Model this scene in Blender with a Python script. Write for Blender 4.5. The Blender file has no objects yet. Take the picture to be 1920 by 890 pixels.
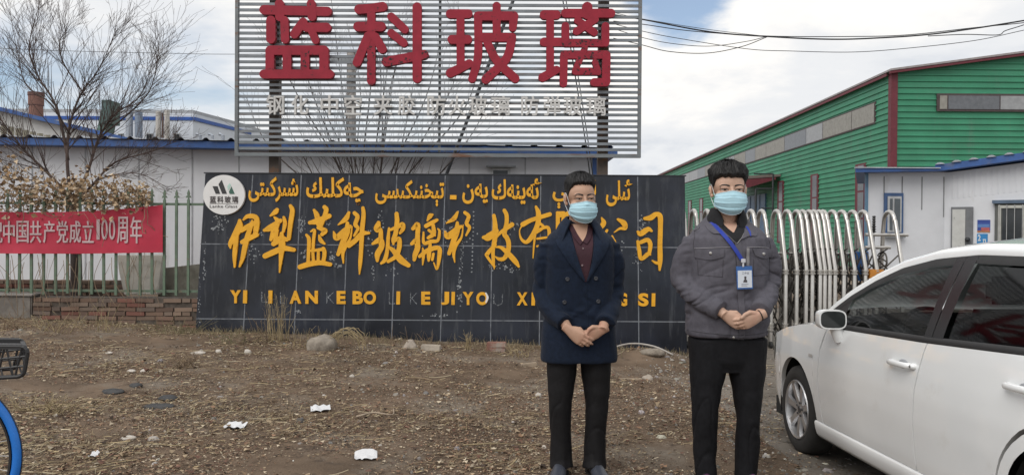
import bpy, bmesh, math, random
import numpy as np
from mathutils import Vector, Matrix, Euler, noise as mnoise
from mathutils.bvhtree import BVHTree
R = math.radians
rnd = random.Random(7)
scene = bpy.context.scene
COL = scene.collection

# ------------------------------------------------------------------ camera
F = 1450.0 / 1920.0
CAMZ = 1.40
cam = bpy.data.cameras.new('camera')
cam.sensor_width = 36.0
cam.lens = 36.0 * F
cam.clip_end = 2000
cam_ob = bpy.data.objects.new('camera', cam)
COL.objects.link(cam_ob)
CROT = Euler((R(90 - 0.47), 0, 0)).to_matrix() @ Matrix.Rotation(R(0.40), 3, 'Z')
cam_ob.matrix_world = Matrix.Translation((0, 0, CAMZ)) @ CROT.to_4x4()
scene.camera = cam_ob

def ray(px, py):   # direction seen at a point of the photograph
    return CROT @ Vector(((px - 960) / 1450.0, -(py - 445) / 1450.0, -1.0))
# ------------------------------------------------------------------ sky, sun, exposure
SUN_EL, SUN_AZ = 46, 222            # azimuth clockwise from +Y: behind the camera, to the left
world = bpy.data.worlds.new('World')
scene.world = world
world.use_nodes = True
wt = world.node_tree
wt.nodes.clear()
def wn(kind, **kw):
    n = wt.nodes.new(kind)
    for k, v in kw.items(): setattr(n, k, v)
    return n
def wmath(op, a, b=None):
    n = wn('ShaderNodeMath', operation=op)
    for i, v in enumerate((a, b)):
        if v is None: continue
        if isinstance(v, (int, float)): n.inputs[i].default_value = v
        else: wt.links.new(v, n.inputs[i])
    return n.outputs[0]
w_out = wn('ShaderNodeOutputWorld'); w_bg = wn('ShaderNodeBackground')
w_bg.inputs['Strength'].default_value = 0.12
sky = wn('ShaderNodeTexSky', sky_type='NISHITA')
sky.sun_disc = False
sky.sun_elevation = R(SUN_EL); sky.sun_rotation = R(SUN_AZ)
sky.air_density = 1.0; sky.dust_density = 1.2
tc = wn('ShaderNodeTexCoord'); sep = wn('ShaderNodeSeparateXYZ')
wt.links.new(tc.outputs['Generated'], sep.inputs[0])
zz = wmath('ADD', wmath('MAXIMUM', sep.outputs['Z'], 0.0), 0.22)
comb = wn('ShaderNodeCombineXYZ')
wt.links.new(wmath('DIVIDE', sep.outputs['X'], zz), comb.inputs[0])
wt.links.new(wmath('DIVIDE', sep.outputs['Y'], zz), comb.inputs[1])
def wnoise(scale, detail, rough, w, dist=0.0):
    n = wn('ShaderNodeTexNoise', noise_dimensions='4D')
    n.inputs['Scale'].default_value = scale; n.inputs['Detail'].default_value = detail
    n.inputs['Roughness'].default_value = rough; n.inputs['W'].default_value = w
    n.inputs['Distortion'].default_value = dist
    wt.links.new(comb.outputs[0], n.inputs['Vector'])
    return n.outputs['Fac']
def wramp(fac, stops):
    n = wn('ShaderNodeValToRGB')
    n.color_ramp.interpolation = 'EASE'
    els = n.color_ramp.elements
    while len(els) < len(stops): els.new(0.5)
    for e, (p, c) in zip(els, stops):
        e.position = p; e.color = (*c, 1)
    wt.links.new(fac, n.inputs[0])
    return n.outputs[0]
SKYW = 3.7
cover = wramp(wnoise(0.62, 7, 0.55, SKYW, 0.25), [(0.32, (0.1,0.1,0.1)), (0.45, (1, 1, 1))])
shade = wramp(wnoise(1.05, 8, 0.58, SKYW + 5.1, 0.3), [(0.33, (4.7, 5.0, 5.5)), (0.47, (6.2, 6.3, 6.45)), (0.60, (7.7, 7.5, 7.2))])
# one clear gap in the cloud deck, upper middle right
GAPD = ray(1268, -22).normalized()
dotn = wn('ShaderNodeVectorMath', operation='DOT_PRODUCT'); nrm = wn('ShaderNodeVectorMath', operation='NORMALIZE')
wt.links.new(tc.outputs['Generated'], nrm.inputs[0]); wt.links.new(nrm.outputs[0], dotn.inputs[0]); dotn.inputs[1].default_value = GAPD
gap = wn('ShaderNodeMapRange', interpolation_type='SMOOTHSTEP')
gap.inputs['From Min'].default_value = math.cos(R(4.2)); gap.inputs['From Max'].default_value = math.cos(R(.8))
wt.links.new(wmath('ADD', dotn.outputs['Value'], wmath('MULTIPLY', wmath('SUBTRACT', wnoise(3.2, 6, .6, SKYW + 2), .5), .008)), gap.inputs['Value'])
cover = wmath('MULTIPLY', cover, wmath('SUBTRACT', 1.0, wmath('MULTIPLY', gap.outputs[0], .9)))
mx = wn('ShaderNodeMix', data_type='RGBA')
wt.links.new(cover, mx.inputs[0]); wt.links.new(sky.outputs[0], mx.inputs[6]); wt.links.new(shade, mx.inputs[7])
wt.links.new(mx.outputs[2], w_bg.inputs['Color']); wt.links.new(w_bg.outputs[0], w_out.inputs[0])

sun = bpy.data.lights.new('sun', 'SUN')
sun.energy = 1.5; sun.angle = R(45); sun.color = (1.0, 0.965, 0.91)
sun_ob = bpy.data.objects.new('sun', sun); COL.objects.link(sun_ob)
sd = Vector((math.sin(R(SUN_AZ)) * math.cos(R(SUN_EL)), math.cos(R(SUN_AZ)) * math.cos(R(SUN_EL)), math.sin(R(SUN_EL))))
sun_ob.rotation_euler = (-sd).to_track_quat('-Z', 'Y').to_euler()
sun_ob.location = sd * 30
scene.view_settings.view_transform = 'Standard'
scene.view_settings.look = 'None'
scene.view_settings.gamma = 1.0
scene.view_settings.use_curve_mapping = False
scene.view_settings.exposure = 0.22

# ------------------------------------------------------------------ helpers
def at(px, py, D):
    d = ray(px, py)
    return Vector((d.x / d.y * D, D, CAMZ + d.z / d.y * D))

def _hash(ix, iy, s):
    n = (ix * 374761393 + iy * 668265263 + s * 982451653) & 0xffffffff
    n = ((n ^ (n >> 13)) * 1274126177) & 0xffffffff
    return ((n ^ (n >> 16)) & 0xffff) / 65535.0
def vnoise(x, y, s=0):
    x = np.asarray(x, float); y = np.asarray(y, float)
    ix = np.floor(x).astype(np.int64); iy = np.floor(y).astype(np.int64)
    fx = x - ix; fy = y - iy
    fx = fx * fx * (3 - 2 * fx); fy = fy * fy * (3 - 2 * fy)
    a = _hash(ix, iy, s); b = _hash(ix + 1, iy, s); c = _hash(ix, iy + 1, s); d = _hash(ix + 1, iy + 1, s)
    return (a * (1 - fx) + b * fx) * (1 - fy) + (c * (1 - fx) + d * fx) * fy - 0.5
def sstep(a, b, x):
    t = np.clip((np.asarray(x, float) - a) / (b - a), 0, 1)
    return t * t * (3 - 2 * t)
MOUNDS = [(1.75, 9.1, .55, .30, .11), (-2.05, 3.45, .20, .14, .055), (-1.62, 3.5, .17, .11, .045), (-3.1, 9.2, .5, .25, .05),
          (-0.2, 8.9, .9, .3, .04), (-1.9, 6.2, .5, .3, .03)]
def gz(x, y, micro=True):
    x = np.asarray(x, float); y = np.asarray(y, float)
    z = -0.02 - 0.038 * np.clip(x, -9, 2.2)
    z = z + sstep(1.35, 2.1, x) * (-0.035 * np.clip(y - 4.1, -2.4, 1.3))
    if micro:
        near = 1 - sstep(12, 20, np.hypot(x, y))
        rough = 1 - 0.75 * sstep(1.7, 2.4, x)
        for fx_, fy_ in ((.39, 4.50), (1.24, 4.40)): rough = rough * (1 - .93 * np.exp(-(((x - fx_) / .42) ** 2 + ((y - fy_) / .42) ** 2) ** 2))
        z = z + near * rough * (0.035 * vnoise(x * .9, y * .9, 1) + 0.022 * vnoise(x * 2.7, y * 2.7, 2) + 0.012 * vnoise(x * 8, y * 8, 3) + 0.007 * vnoise(x * 22, y * 22, 4))
        for mx_, my_, rx, ry, h in MOUNDS:
            z = z + h * np.exp(-((x - mx_) / rx) ** 2 - ((y - my_) / ry) ** 2)
    return z
def g1(x, y, micro=True): return float(gz(x, y, micro))
def ground_at(px, py):
    d = ray(px, py); t = 3.0
    for _ in range(40):
        x, y = d.x / d.y * t, t
        z = g1(x, y)
        t = max(0.5, t + ((CAMZ + d.z / d.y * t) - z) / max(1e-3, -d.z / d.y) * .7)
    return Vector((d.x / d.y * t, t, g1(d.x / d.y * t, t)))

# materials ---------------------------------------------------------
MATS = {}
def mat(name, col, rough=.65, metal=0.0, var=.14, vs=6.0, bump=0.0, bs=40.0, spec=.5, coat=0.0, col2=None, lo=.35, hi=.65, stretch=None, sheen=0.0, detail=5):
    if name in MATS: return MATS[name]
    m = bpy.data.materials.new(name); m.use_nodes = True
    nt = m.node_tree; b = nt.nodes['Principled BSDF']
    b.inputs['Roughness'].default_value = rough; b.inputs['Metallic'].default_value = metal
    b.inputs['Specular IOR Level'].default_value = spec
    b.inputs['Coat Weight'].default_value = coat
    b.inputs['Sheen Weight'].default_value = sheen
    t = nt.nodes.new('ShaderNodeTexCoord'); mp = nt.nodes.new('ShaderNodeMapping')
    if stretch: mp.inputs['Scale'].default_value = stretch
    nt.links.new(t.outputs['Object'], mp.inputs[0])
    n = nt.nodes.new('ShaderNodeTexNoise'); n.inputs['Scale'].default_value = vs; n.inputs['Detail'].default_value = detail
    n.inputs['Roughness'].default_value = .6
    nt.links.new(mp.outputs[0], n.inputs['Vector'])
    r = nt.nodes.new('ShaderNodeValToRGB')
    c1 = tuple(max(0, c * (1 - var)) for c in col); c2 = col2 if col2 else tuple(min(1, c * (1 + var)) for c in col)
    if col2: c1 = col
    r.color_ramp.elements[0].position = lo; r.color_ramp.elements[0].color = (*c1, 1)
    r.color_ramp.elements[1].position = hi; r.color_ramp.elements[1].color = (*c2, 1)
    nt.links.new(n.outputs['Fac'], r.inputs[0]); nt.links.new(r.outputs[0], b.inputs['Base Color'])
    if bump:
        n2 = nt.nodes.new('ShaderNodeTexNoise'); n2.inputs['Scale'].default_value = bs; n2.inputs['Detail'].default_value = 4
        nt.links.new(mp.outputs[0], n2.inputs['Vector'])
        bp = nt.nodes.new('ShaderNodeBump'); bp.inputs['Strength'].default_value = bump; bp.inputs['Distance'].default_value = .01
        nt.links.new(n2.outputs['Fac'], bp.inputs['Height']); nt.links.new(bp.outputs[0], b.inputs['Normal'])
    MATS[name] = m
    return m
def wear(m, col, scale, lo, hi, rough=None, stretch=None, seed=0.0):
    """stains / rust / peeled patches with a shape of their own over a material"""
    nt = m.node_tree; b = nt.nodes['Principled BSDF']
    src = b.inputs['Base Color'].links[0].from_socket
    t = nt.nodes.new('ShaderNodeTexCoord'); mp = nt.nodes.new('ShaderNodeMapping')
    mp.inputs['Location'].default_value = (seed, seed * .7, seed * .3)
    if stretch: mp.inputs['Scale'].default_value = stretch
    nt.links.new(t.outputs['Object'], mp.inputs[0])
    n = nt.nodes.new('ShaderNodeTexNoise'); n.inputs['Scale'].default_value = scale; n.inputs['Detail'].default_value = 8; n.inputs['Roughness'].default_value = .65
    nt.links.new(mp.outputs[0], n.inputs['Vector'])
    r = nt.nodes.new('ShaderNodeValToRGB')
    r.color_ramp.elements[0].position = lo; r.color_ramp.elements[0].color = (0, 0, 0, 1)
    r.color_ramp.elements[1].position = hi; r.color_ramp.elements[1].color = (1, 1, 1, 1)
    nt.links.new(n.outputs['Fac'], r.inputs[0])
    x = nt.nodes.new('ShaderNodeMix'); x.data_type = 'RGBA'
    nt.links.new(r.outputs[0], x.inputs[0]); nt.links.new(src, x.inputs[6]); x.inputs[7].default_value = (*col, 1)
    nt.links.new(x.outputs[2], b.inputs['Base Color'])
    return m
def attr_mat(name, rough=.8, attr='tint', spec=.3):
    m = bpy.data.materials.new(name); m.use_nodes = True
    nt = m.node_tree; b = nt.nodes['Principled BSDF']
    a = nt.nodes.new('ShaderNodeAttribute'); a.attribute_name = attr
    nt.links.new(a.outputs['Color'], b.inputs['Base Color'])
    b.inputs['Roughness'].default_value = rough; b.inputs['Specular IOR Level'].default_value = spec
    MATS[name] = m
    return m

# object building -----------------------------------------------------
INV = {}
def tag(o, label=None, cat=None, group=None, kind=None):
    if label: o['label'] = label
    if cat: o['category'] = cat
    if group: o['group'] = group
    if kind: o['kind'] = kind
    return o
def thing(name, loc, label, cat, group=None, rz=0.0, rx=0.0):
    o = bpy.data.objects.new(name, None); COL.objects.link(o)
    o.empty_display_size = .2
    o.location = loc; o.rotation_euler = (rx, 0, rz)
    INV[o.name] = (Matrix.Translation(Vector(loc)) @ Euler((rx, 0, rz)).to_matrix().to_4x4()).inverted()
    tag(o, label, cat, group)
    return o
def catmull(pts, n):
    P = [Vector(p) for p in pts]
    if len(P) < 3:
        return [P[0].lerp(P[-1], i / n) for i in range(n + 1)]
    P = [P[0] * 2 - P[1]] + P + [P[-1] * 2 - P[-2]]
    out = []
    segs = len(P) - 3
    per = max(1, n // segs)
    for i in range(segs):
        a, b, c, d = P[i:i + 4]
        for k in range(per):
            t = k / per
            out.append(.5 * ((2 * b) + (-a + c) * t + (2 * a - 5 * b + 4 * c - d) * t * t + (-a + 3 * b - 3 * c + d) * t ** 3))
    out.append(P[-2])
    return out
class MB:
    def __init__(s): s.v = []; s.f = []; s.m = []; s.mi = 0; s.tint = []
    def vert(s, p): s.v.append(tuple(p)); return len(s.v) - 1
    def face(s, idx): s.f.append(tuple(idx)); s.m.append(s.mi)
    def poly(s, pts): s.face([s.vert(p) for p in pts])
    def box(s, lo, hi, M=None):
        (x0, y0, z0), (x1, y1, z1) = lo, hi
        c = [Vector(p) for p in ((x0, y0, z0), (x1, y0, z0), (x1, y1, z0), (x0, y1, z0), (x0, y0, z1), (x1, y0, z1), (x1, y1, z1), (x0, y1, z1))]
        if M is not None: c = [M @ p for p in c]
        i = [s.vert(p) for p in c]
        for q in ((3, 2, 1, 0), (4, 5, 6, 7), (0, 1, 5, 4), (1, 2, 6, 5), (2, 3, 7, 6), (3, 0, 4, 7)): s.face([i[k] for k in q])
    def prism(s, poly, d):
        d = Vector(d); P = [Vector(p) for p in poly]
        a = [s.vert(p) for p in P]; b = [s.vert(p + d) for p in P]
        n = len(a)
        s.face(a[::-1]); s.face(b)
        for k in range(n): s.face([a[k], a[(k + 1) % n], b[(k + 1) % n], b[k]])
    def tube(s, pts, rad, sides=8, cap=True, flat=None, up=None):
        P = [Vector(p) for p in pts]; n = len(P)
        if isinstance(rad, (int, float, tuple)): rad = [rad] * n
        prev = None; rings = []
        for i in range(n):
            t = (P[min(i + 1, n - 1)] - P[max(i - 1, 0)])
            if t.length < 1e-9: t = Vector((0, 0, 1))
            t.normalize()
            if prev is None:
                u = Vector(up) if up else (Vector((0, 0, 1)) if abs(t.z) < .9 else Vector((1, 0, 0)))
                a = t.cross(u).normalized()
            else:
                a = prev - t * prev.dot(t)
                a = a.normalized() if a.length > 1e-6 else t.orthogonal().normalized()
            prev = a
            b = t.cross(a)
            r = rad[i]; ra, rb = (r if isinstance(r, tuple) else (r, r))
            rings.append([s.vert(P[i] + a * ra * math.cos(2 * math.pi * k / sides) + b * rb * math.sin(2 * math.pi * k / sides)) for k in range(sides)])
        for i in range(n - 1):
            for k in range(sides):
                s.face([rings[i][k], rings[i][(k + 1) % sides], rings[i + 1][(k + 1) % sides], rings[i + 1][k]])
        if cap:
            s.face(rings[0][::-1]); s.face(rings[-1])
    def loft(s, rings, closed=True, cap=True):
        I = [[s.vert(p) for p in r] for r in rings]
        n = len(I[0])
        for i in range(len(I) - 1):
            for k in range(n if closed else n - 1):
                s.face([I[i][k], I[i][(k + 1) % n], I[i + 1][(k + 1) % n], I[i + 1][k]])
        if cap and closed:
            s.face(I[0][::-1]); s.face(I[-1])
    def grid(s, G, flip=False):
        I = [[s.vert(p) for p in r] for r in G]
        for i in range(len(I) - 1):
            for k in range(len(I[0]) - 1):
                q = [I[i][k], I[i][k + 1], I[i + 1][k + 1], I[i + 1][k]]
                s.face(q[::-1] if flip else q)
    def ell(s, c, r, seg=16, rings=10, M=None):
        c = Vector(c); r = (r, r, r) if isinstance(r, (int, float)) else r
        I = []
        for i in range(1, rings):
            th = math.pi * i / rings
            row = []
            for k in range(seg):
                ph = 2 * math.pi * k / seg
                p = Vector((r[0] * math.sin(th) * math.cos(ph), r[1] * math.sin(th) * math.sin(ph), r[2] * math.cos(th)))
                if M is not None: p = M @ p
                row.append(s.vert(c + p))
            I.append(row)
        t = Vector((0, 0, r[2])); 
        if M is not None: t = M @ t
        a = s.vert(c + t); b = s.vert(c - t)
        for k in range(seg):
            s.face([a, I[0][k], I[0][(k + 1) % seg]]); s.face([b, I[-1][(k + 1) % seg], I[-1][k]])
        for i in range(len(I) - 1):
            for k in range(seg):
                s.face([I[i][k], I[i + 1][k], I[i + 1][(k + 1) % seg], I[i][(k + 1) % seg]])
    def lathe(s, prof, c, axis='X', seg=32, closed=False):
        """prof: (offset along axis, radius)"""
        I = []
        for (o, r) in prof:
            row = []
            for k in range(seg):
                a = 2 * math.pi * k / seg
                if axis == 'X': p = (o, r * math.cos(a), r * math.sin(a))
                elif axis == 'Y': p = (r * math.cos(a), o, r * math.sin(a))
                else: p = (r * math.cos(a), r * math.sin(a), o)
                row.append(s.vert(Vector(c) + Vector(p)))
            I.append(row)
        m = len(I)
        for i in range(m if closed else m - 1):
            j = (i + 1) % m
            for k in range(seg):
                s.face([I[i][k], I[i][(k + 1) % seg], I[j][(k + 1) % seg], I[j][k]])
        if not closed:
            s.face(I[0][::-1]); s.face(I[-1])
    def build(s, name, m, parent=None, smooth=False, local=False, recalc=True, bevel=0.0):
        me = bpy.data.meshes.new(name)
        V = s.v
        if parent is not None and not local:
            inv = None; p = parent; chain = []
            while p is not None: chain.append(p); p = p.parent
            root = chain[-1]
            if root.name in INV:
                inv = INV[root.name]
                V = [tuple(inv @ Vector(q)) for q in V]
        me.from_pydata(V, [], s.f)
        ms = m if isinstance(m, (list, tuple)) else [m]
        for x in ms: me.materials.append(x)
        if len(ms) > 1: me.polygons.foreach_set('material_index', s.m)
        if recalc or bevel:
            bm = bmesh.new(); bm.from_mesh(me)
            if bevel:
                bmesh.ops.bevel(bm, geom=[e for e in bm.edges if len(e.link_faces) == 2 and e.calc_face_angle(0) > .6], offset=bevel, segments=2, affect='EDGES', clamp_overlap=True)
            bmesh.ops.recalc_face_normals(bm, faces=bm.faces[:])
            bm.to_mesh(me); bm.free()
        if smooth:
            me.polygons.foreach_set('use_smooth', [True] * len(me.polygons))
            if smooth != 'all': me.set_sharp_from_angle(angle=R(40))
        o = bpy.data.objects.new(name, me); COL.objects.link(o)
        if parent is not None: o.parent = parent
        return o
def evaluated_mesh(o):
    bpy.context.view_layer.update()
    dg = bpy.context.evaluated_depsgraph_get()
    return bpy.data.meshes.new_from_object(o.evaluated_get(dg))
def drop(o):
    d = o.data; bpy.data.objects.remove(o)
    if d is not None and d.users == 0:
        (bpy.data.meshes if isinstance(d, bpy.types.Mesh) else bpy.data.curves).remove(d)
def remesh(mb, voxel, smooth=4, factor=.5):
    """one continuous surface out of overlapping closed shapes; returns (verts Nx3, faces)"""
    o = mb.build('work', mat('work', (.5, .5, .5)))
    md = o.modifiers.new('r', 'REMESH'); md.mode = 'VOXEL'; md.voxel_size = voxel; md.use_smooth_shade = True
    if smooth:
        sm = o.modifiers.new('s', 'SMOOTH'); sm.iterations = smooth; sm.factor = factor
    me = evaluated_mesh(o); drop(o)
    return me
def mesh_np(me):
    a = np.empty(len(me.vertices) * 3); me.vertices.foreach_get('co', a); return a.reshape(-1, 3)
def set_np(me, a):
    me.vertices.foreach_set('co', np.asarray(a, float).reshape(-1)); me.update()
def mesh_obj(name, me, m, parent=None, smooth=True):
    me.name = name; me.materials.clear()
    for x in (m if isinstance(m, (list, tuple)) else [m]): me.materials.append(x)
    me.polygons.foreach_set('use_smooth', [bool(smooth)] * len(me.polygons))
    o = bpy.data.objects.new(name, me); COL.objects.link(o)
    if parent is not None: o.parent = parent
    return o
def text_geo(s, bold=0.0, ext=.5):
    c = bpy.data.curves.new('work', 'FONT'); c.body = s; c.extrude = ext; c.offset = bold; c.resolution_u = 6
    o = bpy.data.objects.new('work', c); COL.objects.link(o)
    me = evaluated_mesh(o); drop(o)
    V = mesh_np(me); Fc = [tuple(p.vertices) for p in me.polygons]
    bpy.data.meshes.remove(me)
    if len(V):
        lo, hi = V.min(0), V.max(0)
        V = (V - lo) / np.maximum(hi - lo, 1e-6)
    return V, Fc
def add_text(mb, s, box, pt, n, thick, bold=0.0, lift=0.0, xi=0.0, fat=0.0):
    """pt(px,py)->point on the surface; n normal; box = x0,y0,x1,y1 in photo pixels"""
    V, Fc = text_geo(s, bold)
    x0, y0, x1, y1 = box
    sh = [(0, 0)] + ([(fat * math.cos(a), fat * math.sin(a)) for a in np.linspace(.3, 6.583, 9)[:-1]] if fat else [])
    for j, (dx, dy) in enumerate(sh):   # heavier weight: the same glyph again, a hair to each side
        base = len(mb.v)
        for u, v, w in V:
            p = pt(x0 + fat + (x1 - x0 - 2 * fat) * u + dx, y1 - fat + (y0 - y1 + 2 * fat) * v + dy) + n * (lift + thick * w - .00025 * j)
            mb.v.append(tuple(p))
        for f in Fc: mb.face([base + k for k in f])
def add_stroke(mb, pts, pt, n, thick, lift=0.0, roundcap=True, res=8):
    P = catmull([Vector(p) for p in pts], res * (len(pts) - 1)) if len(pts) > 2 else [Vector(pts[0]).lerp(Vector(pts[-1]), i / 4) for i in range(5)]
    # P: (x, y, w)
    def ends(a, b):
        d = Vector((a.x - b.x, a.y - b.y)); d = d.normalized() if d.length > 1e-6 else Vector((1, 0))
        return [Vector((a.x + d.x * a.z * .5 * t, a.y + d.y * a.z * .5 * t, a.z * math.sqrt(max(0.004, 1 - t * t)))) for t in (1.0, .93, .78, .55, .28)]
    if roundcap:
        P = ends(P[0], P[1]) + P + ends(P[-1], P[-2])[::-1]
    L, Rr = [], []
    for i, p in enumerate(P):
        a, b = P[max(i - 1, 0)], P[min(i + 1, len(P) - 1)]
        t = Vector((b.x - a.x, b.y - a.y)); t = t.normalized() if t.length > 1e-6 else Vector((1, 0))
        nx, ny = -t.y, t.x
        w = max(p.z, .4) * .5
        L.append(pt(p.x + nx * w, p.y + ny * w)); Rr.append(pt(p.x - nx * w, p.y - ny * w))
    f = n * (lift + thick); bk = n * lift * 0.0
    lf = [mb.vert(q + f) for q in L]; rf = [mb.vert(q + f) for q in Rr]
    lb = [mb.vert(q + bk) for q in L]; rb = [mb.vert(q + bk) for q in Rr]
    for i in range(len(P) - 1):
        mb.face([lf[i], lf[i + 1], rf[i + 1], rf[i]])
        mb.face([lb[i], lb[i + 1], lf[i + 1], lf[i]])
        mb.face([rf[i], rf[i + 1], rb[i + 1], rb[i]])
    mb.face([lb[0], lf[0], rf[0], rb[0]]); mb.face([lb[-1], rb[-1], rf[-1], lf[-1]])
def tinted(o, tints):
    """one colour per face"""
    me = o.data
    at_ = me.attributes.new('tint', 'FLOAT_COLOR', 'FACE')
    at_.data.foreach_set('color', np.asarray(tints, np.float32).reshape(-1))
    return o
# ================================================================== GROUND
def build_ground():
    def axis(lo, hi, fine_lo, fine_hi, step):
        a = list(np.arange(fine_lo, fine_hi + 1e-6, step))
        s = step; x = a[0]; left = []
        while x > lo: s *= 1.22; x -= s; left.append(x)
        s = step; x = a[-1]; right = []
        while x < hi: s *= 1.22; x += s; right.append(x)
        return np.array(left[::-1] + a + right)
    xs = axis(-600, 600, -6.5, 5.5, .03); ys = axis(-300, 900, 2.2, 11, .03)
    X, Y = np.meshgrid(xs, ys, indexing='ij')
    Z = gz(X, Y)
    n, m = X.shape
    V = np.stack([X, Y, Z], -1).reshape(-1, 3)
    i = np.arange(n - 1)[:, None] * m + np.arange(m - 1)[None]
    Fq = np.stack([i, i + m, i + m + 1, i + 1], -1).reshape(-1, 4)
    me = bpy.data.meshes.new('ground'); me.from_pydata(V.tolist(), [], Fq.tolist())
    mt = mat('dirt', (.142, .103, .073), rough=.95, var=.36, vs=1.6, bump=.7, bs=70, spec=.15, lo=.3, hi=.7, detail=9)
    wear(mt, (.215, .185, .150), 1.1, .50, .68)
    wear(mt, (.075, .056, .043), 7, .56, .68, seed=4)
    wear(mt, (.24, .21, .17), 30, .64, .68, seed=9)
    o = mesh_obj('ground', me, mt); tag(o, kind='structure')
    # paler hard gravel drive by the car and the gate
    mb = MB()
    xs = np.concatenate([np.arange(1.75, 9, .12), [10, 14, 20]]); ys = np.concatenate([np.arange(-3, 12.4, .12), [14, 15.9]])
    G = []
    for a, x in enumerate(xs):
        row = []
        for y in ys:
            xx = x
            if a == 0: xx = 1.75 + .55 * float(sstep(8.2, 6.2, y)) * 0 + .35 * float(vnoise(y * 1.3, 3.3, 5)) + .5 * float(sstep(6.5, 8.5, y))
            elif x < 2.75: xx = max(x, 1.75 + .35 * float(vnoise(y * 1.3, 3.3, 5)) + .5 * float(sstep(6.5, 8.5, y)) + .02 * a)
            row.append((xx, y, g1(xx, y) + .006 - (.02 if a == 0 else 0)))
        G.append(row)
    mb.grid(G)
    md = mat('drive_gravel', (.155, .135, .113), rough=.9, var=.25, vs=3, bump=.5, bs=110, spec=.2, detail=9)
    wear(md, (.20, .185, .165), 1.1, .5, .7); wear(md, (.06, .05, .042), 14, .56, .66, seed=3)
    o = mb.build('driveway', md, smooth='all'); tag(o, kind='structure')
build_ground()

def litter(name, count, region, maker, kind='stuff', m=None, seed=1):
    rr = np.random.RandomState(seed)
    mb = MB(); tints = []
    for _ in range(count):
        x, y = region(rr)
        n0 = len(mb.f)
        c = maker(mb, rr, x, y, g1(x, y))
        tints += [(*c, 1)] * (len(mb.f) - n0)
    o = mb.build(name, m, recalc=False)
    tinted(o, tints); tag(o, kind=kind)
    return o
def reg_all(rr):
    while True:
        y = 2.4 + 7.6 * rr.rand() ** 1.25
        x = rr.uniform(-.78, .52) * y * 1.0
        if x > 1.65 + .22 * (y - 5) + .6 * rr.rand() ** 2 and rr.rand() > .06: continue
        if abs(x) > 6.4: continue
        pat = float(vnoise(x * .8, y * 1.6, 11)) + .6 * float(vnoise(x * 3, y * 5, 12))
        if pat * 1.5 < rr.uniform(-.55, .45): continue
        if y > 9.6 and x > -4.2: continue
        return x, y
def reg_straw(rr):
    while True:
        x, y = reg_all(rr)
        w = float(vnoise(x * 1.1 + 7, y * 1.9, 21)) * 1.3 + .5 * float(vnoise(x * 4, y * 6, 22)) + .28 * sstep(-.6, -2.2, x) + .25 * sstep(7.6, 9.2, y) - .05
        if w > rr.uniform(-.25, .45): return x, y
STRAW = [(.42, .33, .19), (.33, .25, .15), (.5, .42, .28), (.26, .19, .12), (.20, .14, .09)]
LEAFC = [(.14, .092, .060), (.24, .165, .105), (.38, .29, .19), (.058, .040, .030), (.27, .165, .105), (.50, .42, .31), (.16, .085, .062)]
def mk_straw(mb, rr, x, y, z):
    L = rr.uniform(.015, .06) if rr.rand() < .9 else rr.uniform(.1, .26)
    a = rr.uniform(0, math.pi)
    w = rr.uniform(.0010, .0028)
    dx, dy = math.cos(a), math.sin(a)
    t0, t1 = rr.uniform(.002, .02), rr.uniform(.002, .022)
    bow = rr.normal(0, .12) * L
    pts = []
    for k in range(4):
        t = k / 3 - .5
        b = bow * (1 - 4 * t * t)
        px_, py_ = x + dx * L * t - dy * b, y + dy * L * t + dx * b
        zz = g1(px_, py_) + t0 + (t1 - t0) * k / 3
        pts.append((px_, py_, zz))
    for k in range(3):
        p, q = pts[k], pts[k + 1]
        mb.poly([(p[0] - dy * w, p[1] + dx * w, p[2] + w), (p[0] + dy * w, p[1] - dx * w, p[2] - w * .3), (q[0] + dy * w, q[1] - dx * w, q[2] - w * .3), (q[0] - dy * w, q[1] + dx * w, q[2] + w)])
    c = STRAW[rr.randint(5)]; f = rr.uniform(.45, 1.1)
    return tuple(v * f for v in c)
def mk_leaf(mb, rr, x, y, z):
    s = rr.uniform(.004, .011) if rr.rand() < .93 else rr.uniform(.012, .026); a = rr.uniform(0, 6.28)
    ti, tj = rr.normal(0, .6), rr.normal(0, .6); el = rr.uniform(.35, 1.0)
    P = []
    for k in range(5):
        t = a + k * 1.2566 + rr.uniform(-.3, .3); q = s * rr.uniform(.5, 1.1)
        ux, uy = q * math.cos(t), q * math.sin(t) * el
        P.append((x + ux, y + uy, z + .006 + abs(ux * ti + uy * tj)))
    mb.poly(P)
    c = LEAFC[rr.randint(7)]; f = rr.uniform(.6, 1.2)
    return tuple(v * f for v in c)
def mk_pebble(mb, rr, x, y, z):
    s = rr.uniform(.005, .016) if rr.rand() < .93 else rr.uniform(.018, .035)
    sx, sy, sz = s * rr.uniform(.8, 1.4), s * rr.uniform(.7, 1.2), s * rr.uniform(.4, .8)
    a = rr.uniform(0, 6.28); ca, sa = math.cos(a), math.sin(a)
    top = []; mid = []
    for k in range(6):
        t = k * 1.047; q = rr.uniform(.8, 1.15)
        ux, uy = sx * q * math.cos(t), sy * q * math.sin(t)
        mid.append((x + ux * ca - uy * sa, y + ux * sa + uy * ca, z + sz * .15 - .004))
        q = rr.uniform(.45, .7)
        ux, uy = sx * q * math.cos(t), sy * q * math.sin(t)
        top.append((x + ux * ca - uy * sa, y + ux * sa + uy * ca, z + sz * rr.uniform(.8, 1.1)))
    I = [mb.vert(p) for p in mid]; J = [mb.vert(p) for p in top]
    for k in range(6): mb.face([I[k], I[(k + 1) % 6], J[(k + 1) % 6], J[k]])
    mb.face(J)
    g = rr.uniform(.10, .34) if rr.rand() < .86 else rr.uniform(.38, .6)
    return (g, g * rr.uniform(.9, .98), g * rr.uniform(.78, .94))
LIT = attr_mat('dry_litter', rough=.85)
STO = attr_mat('loose_stone', rough=.9)
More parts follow.
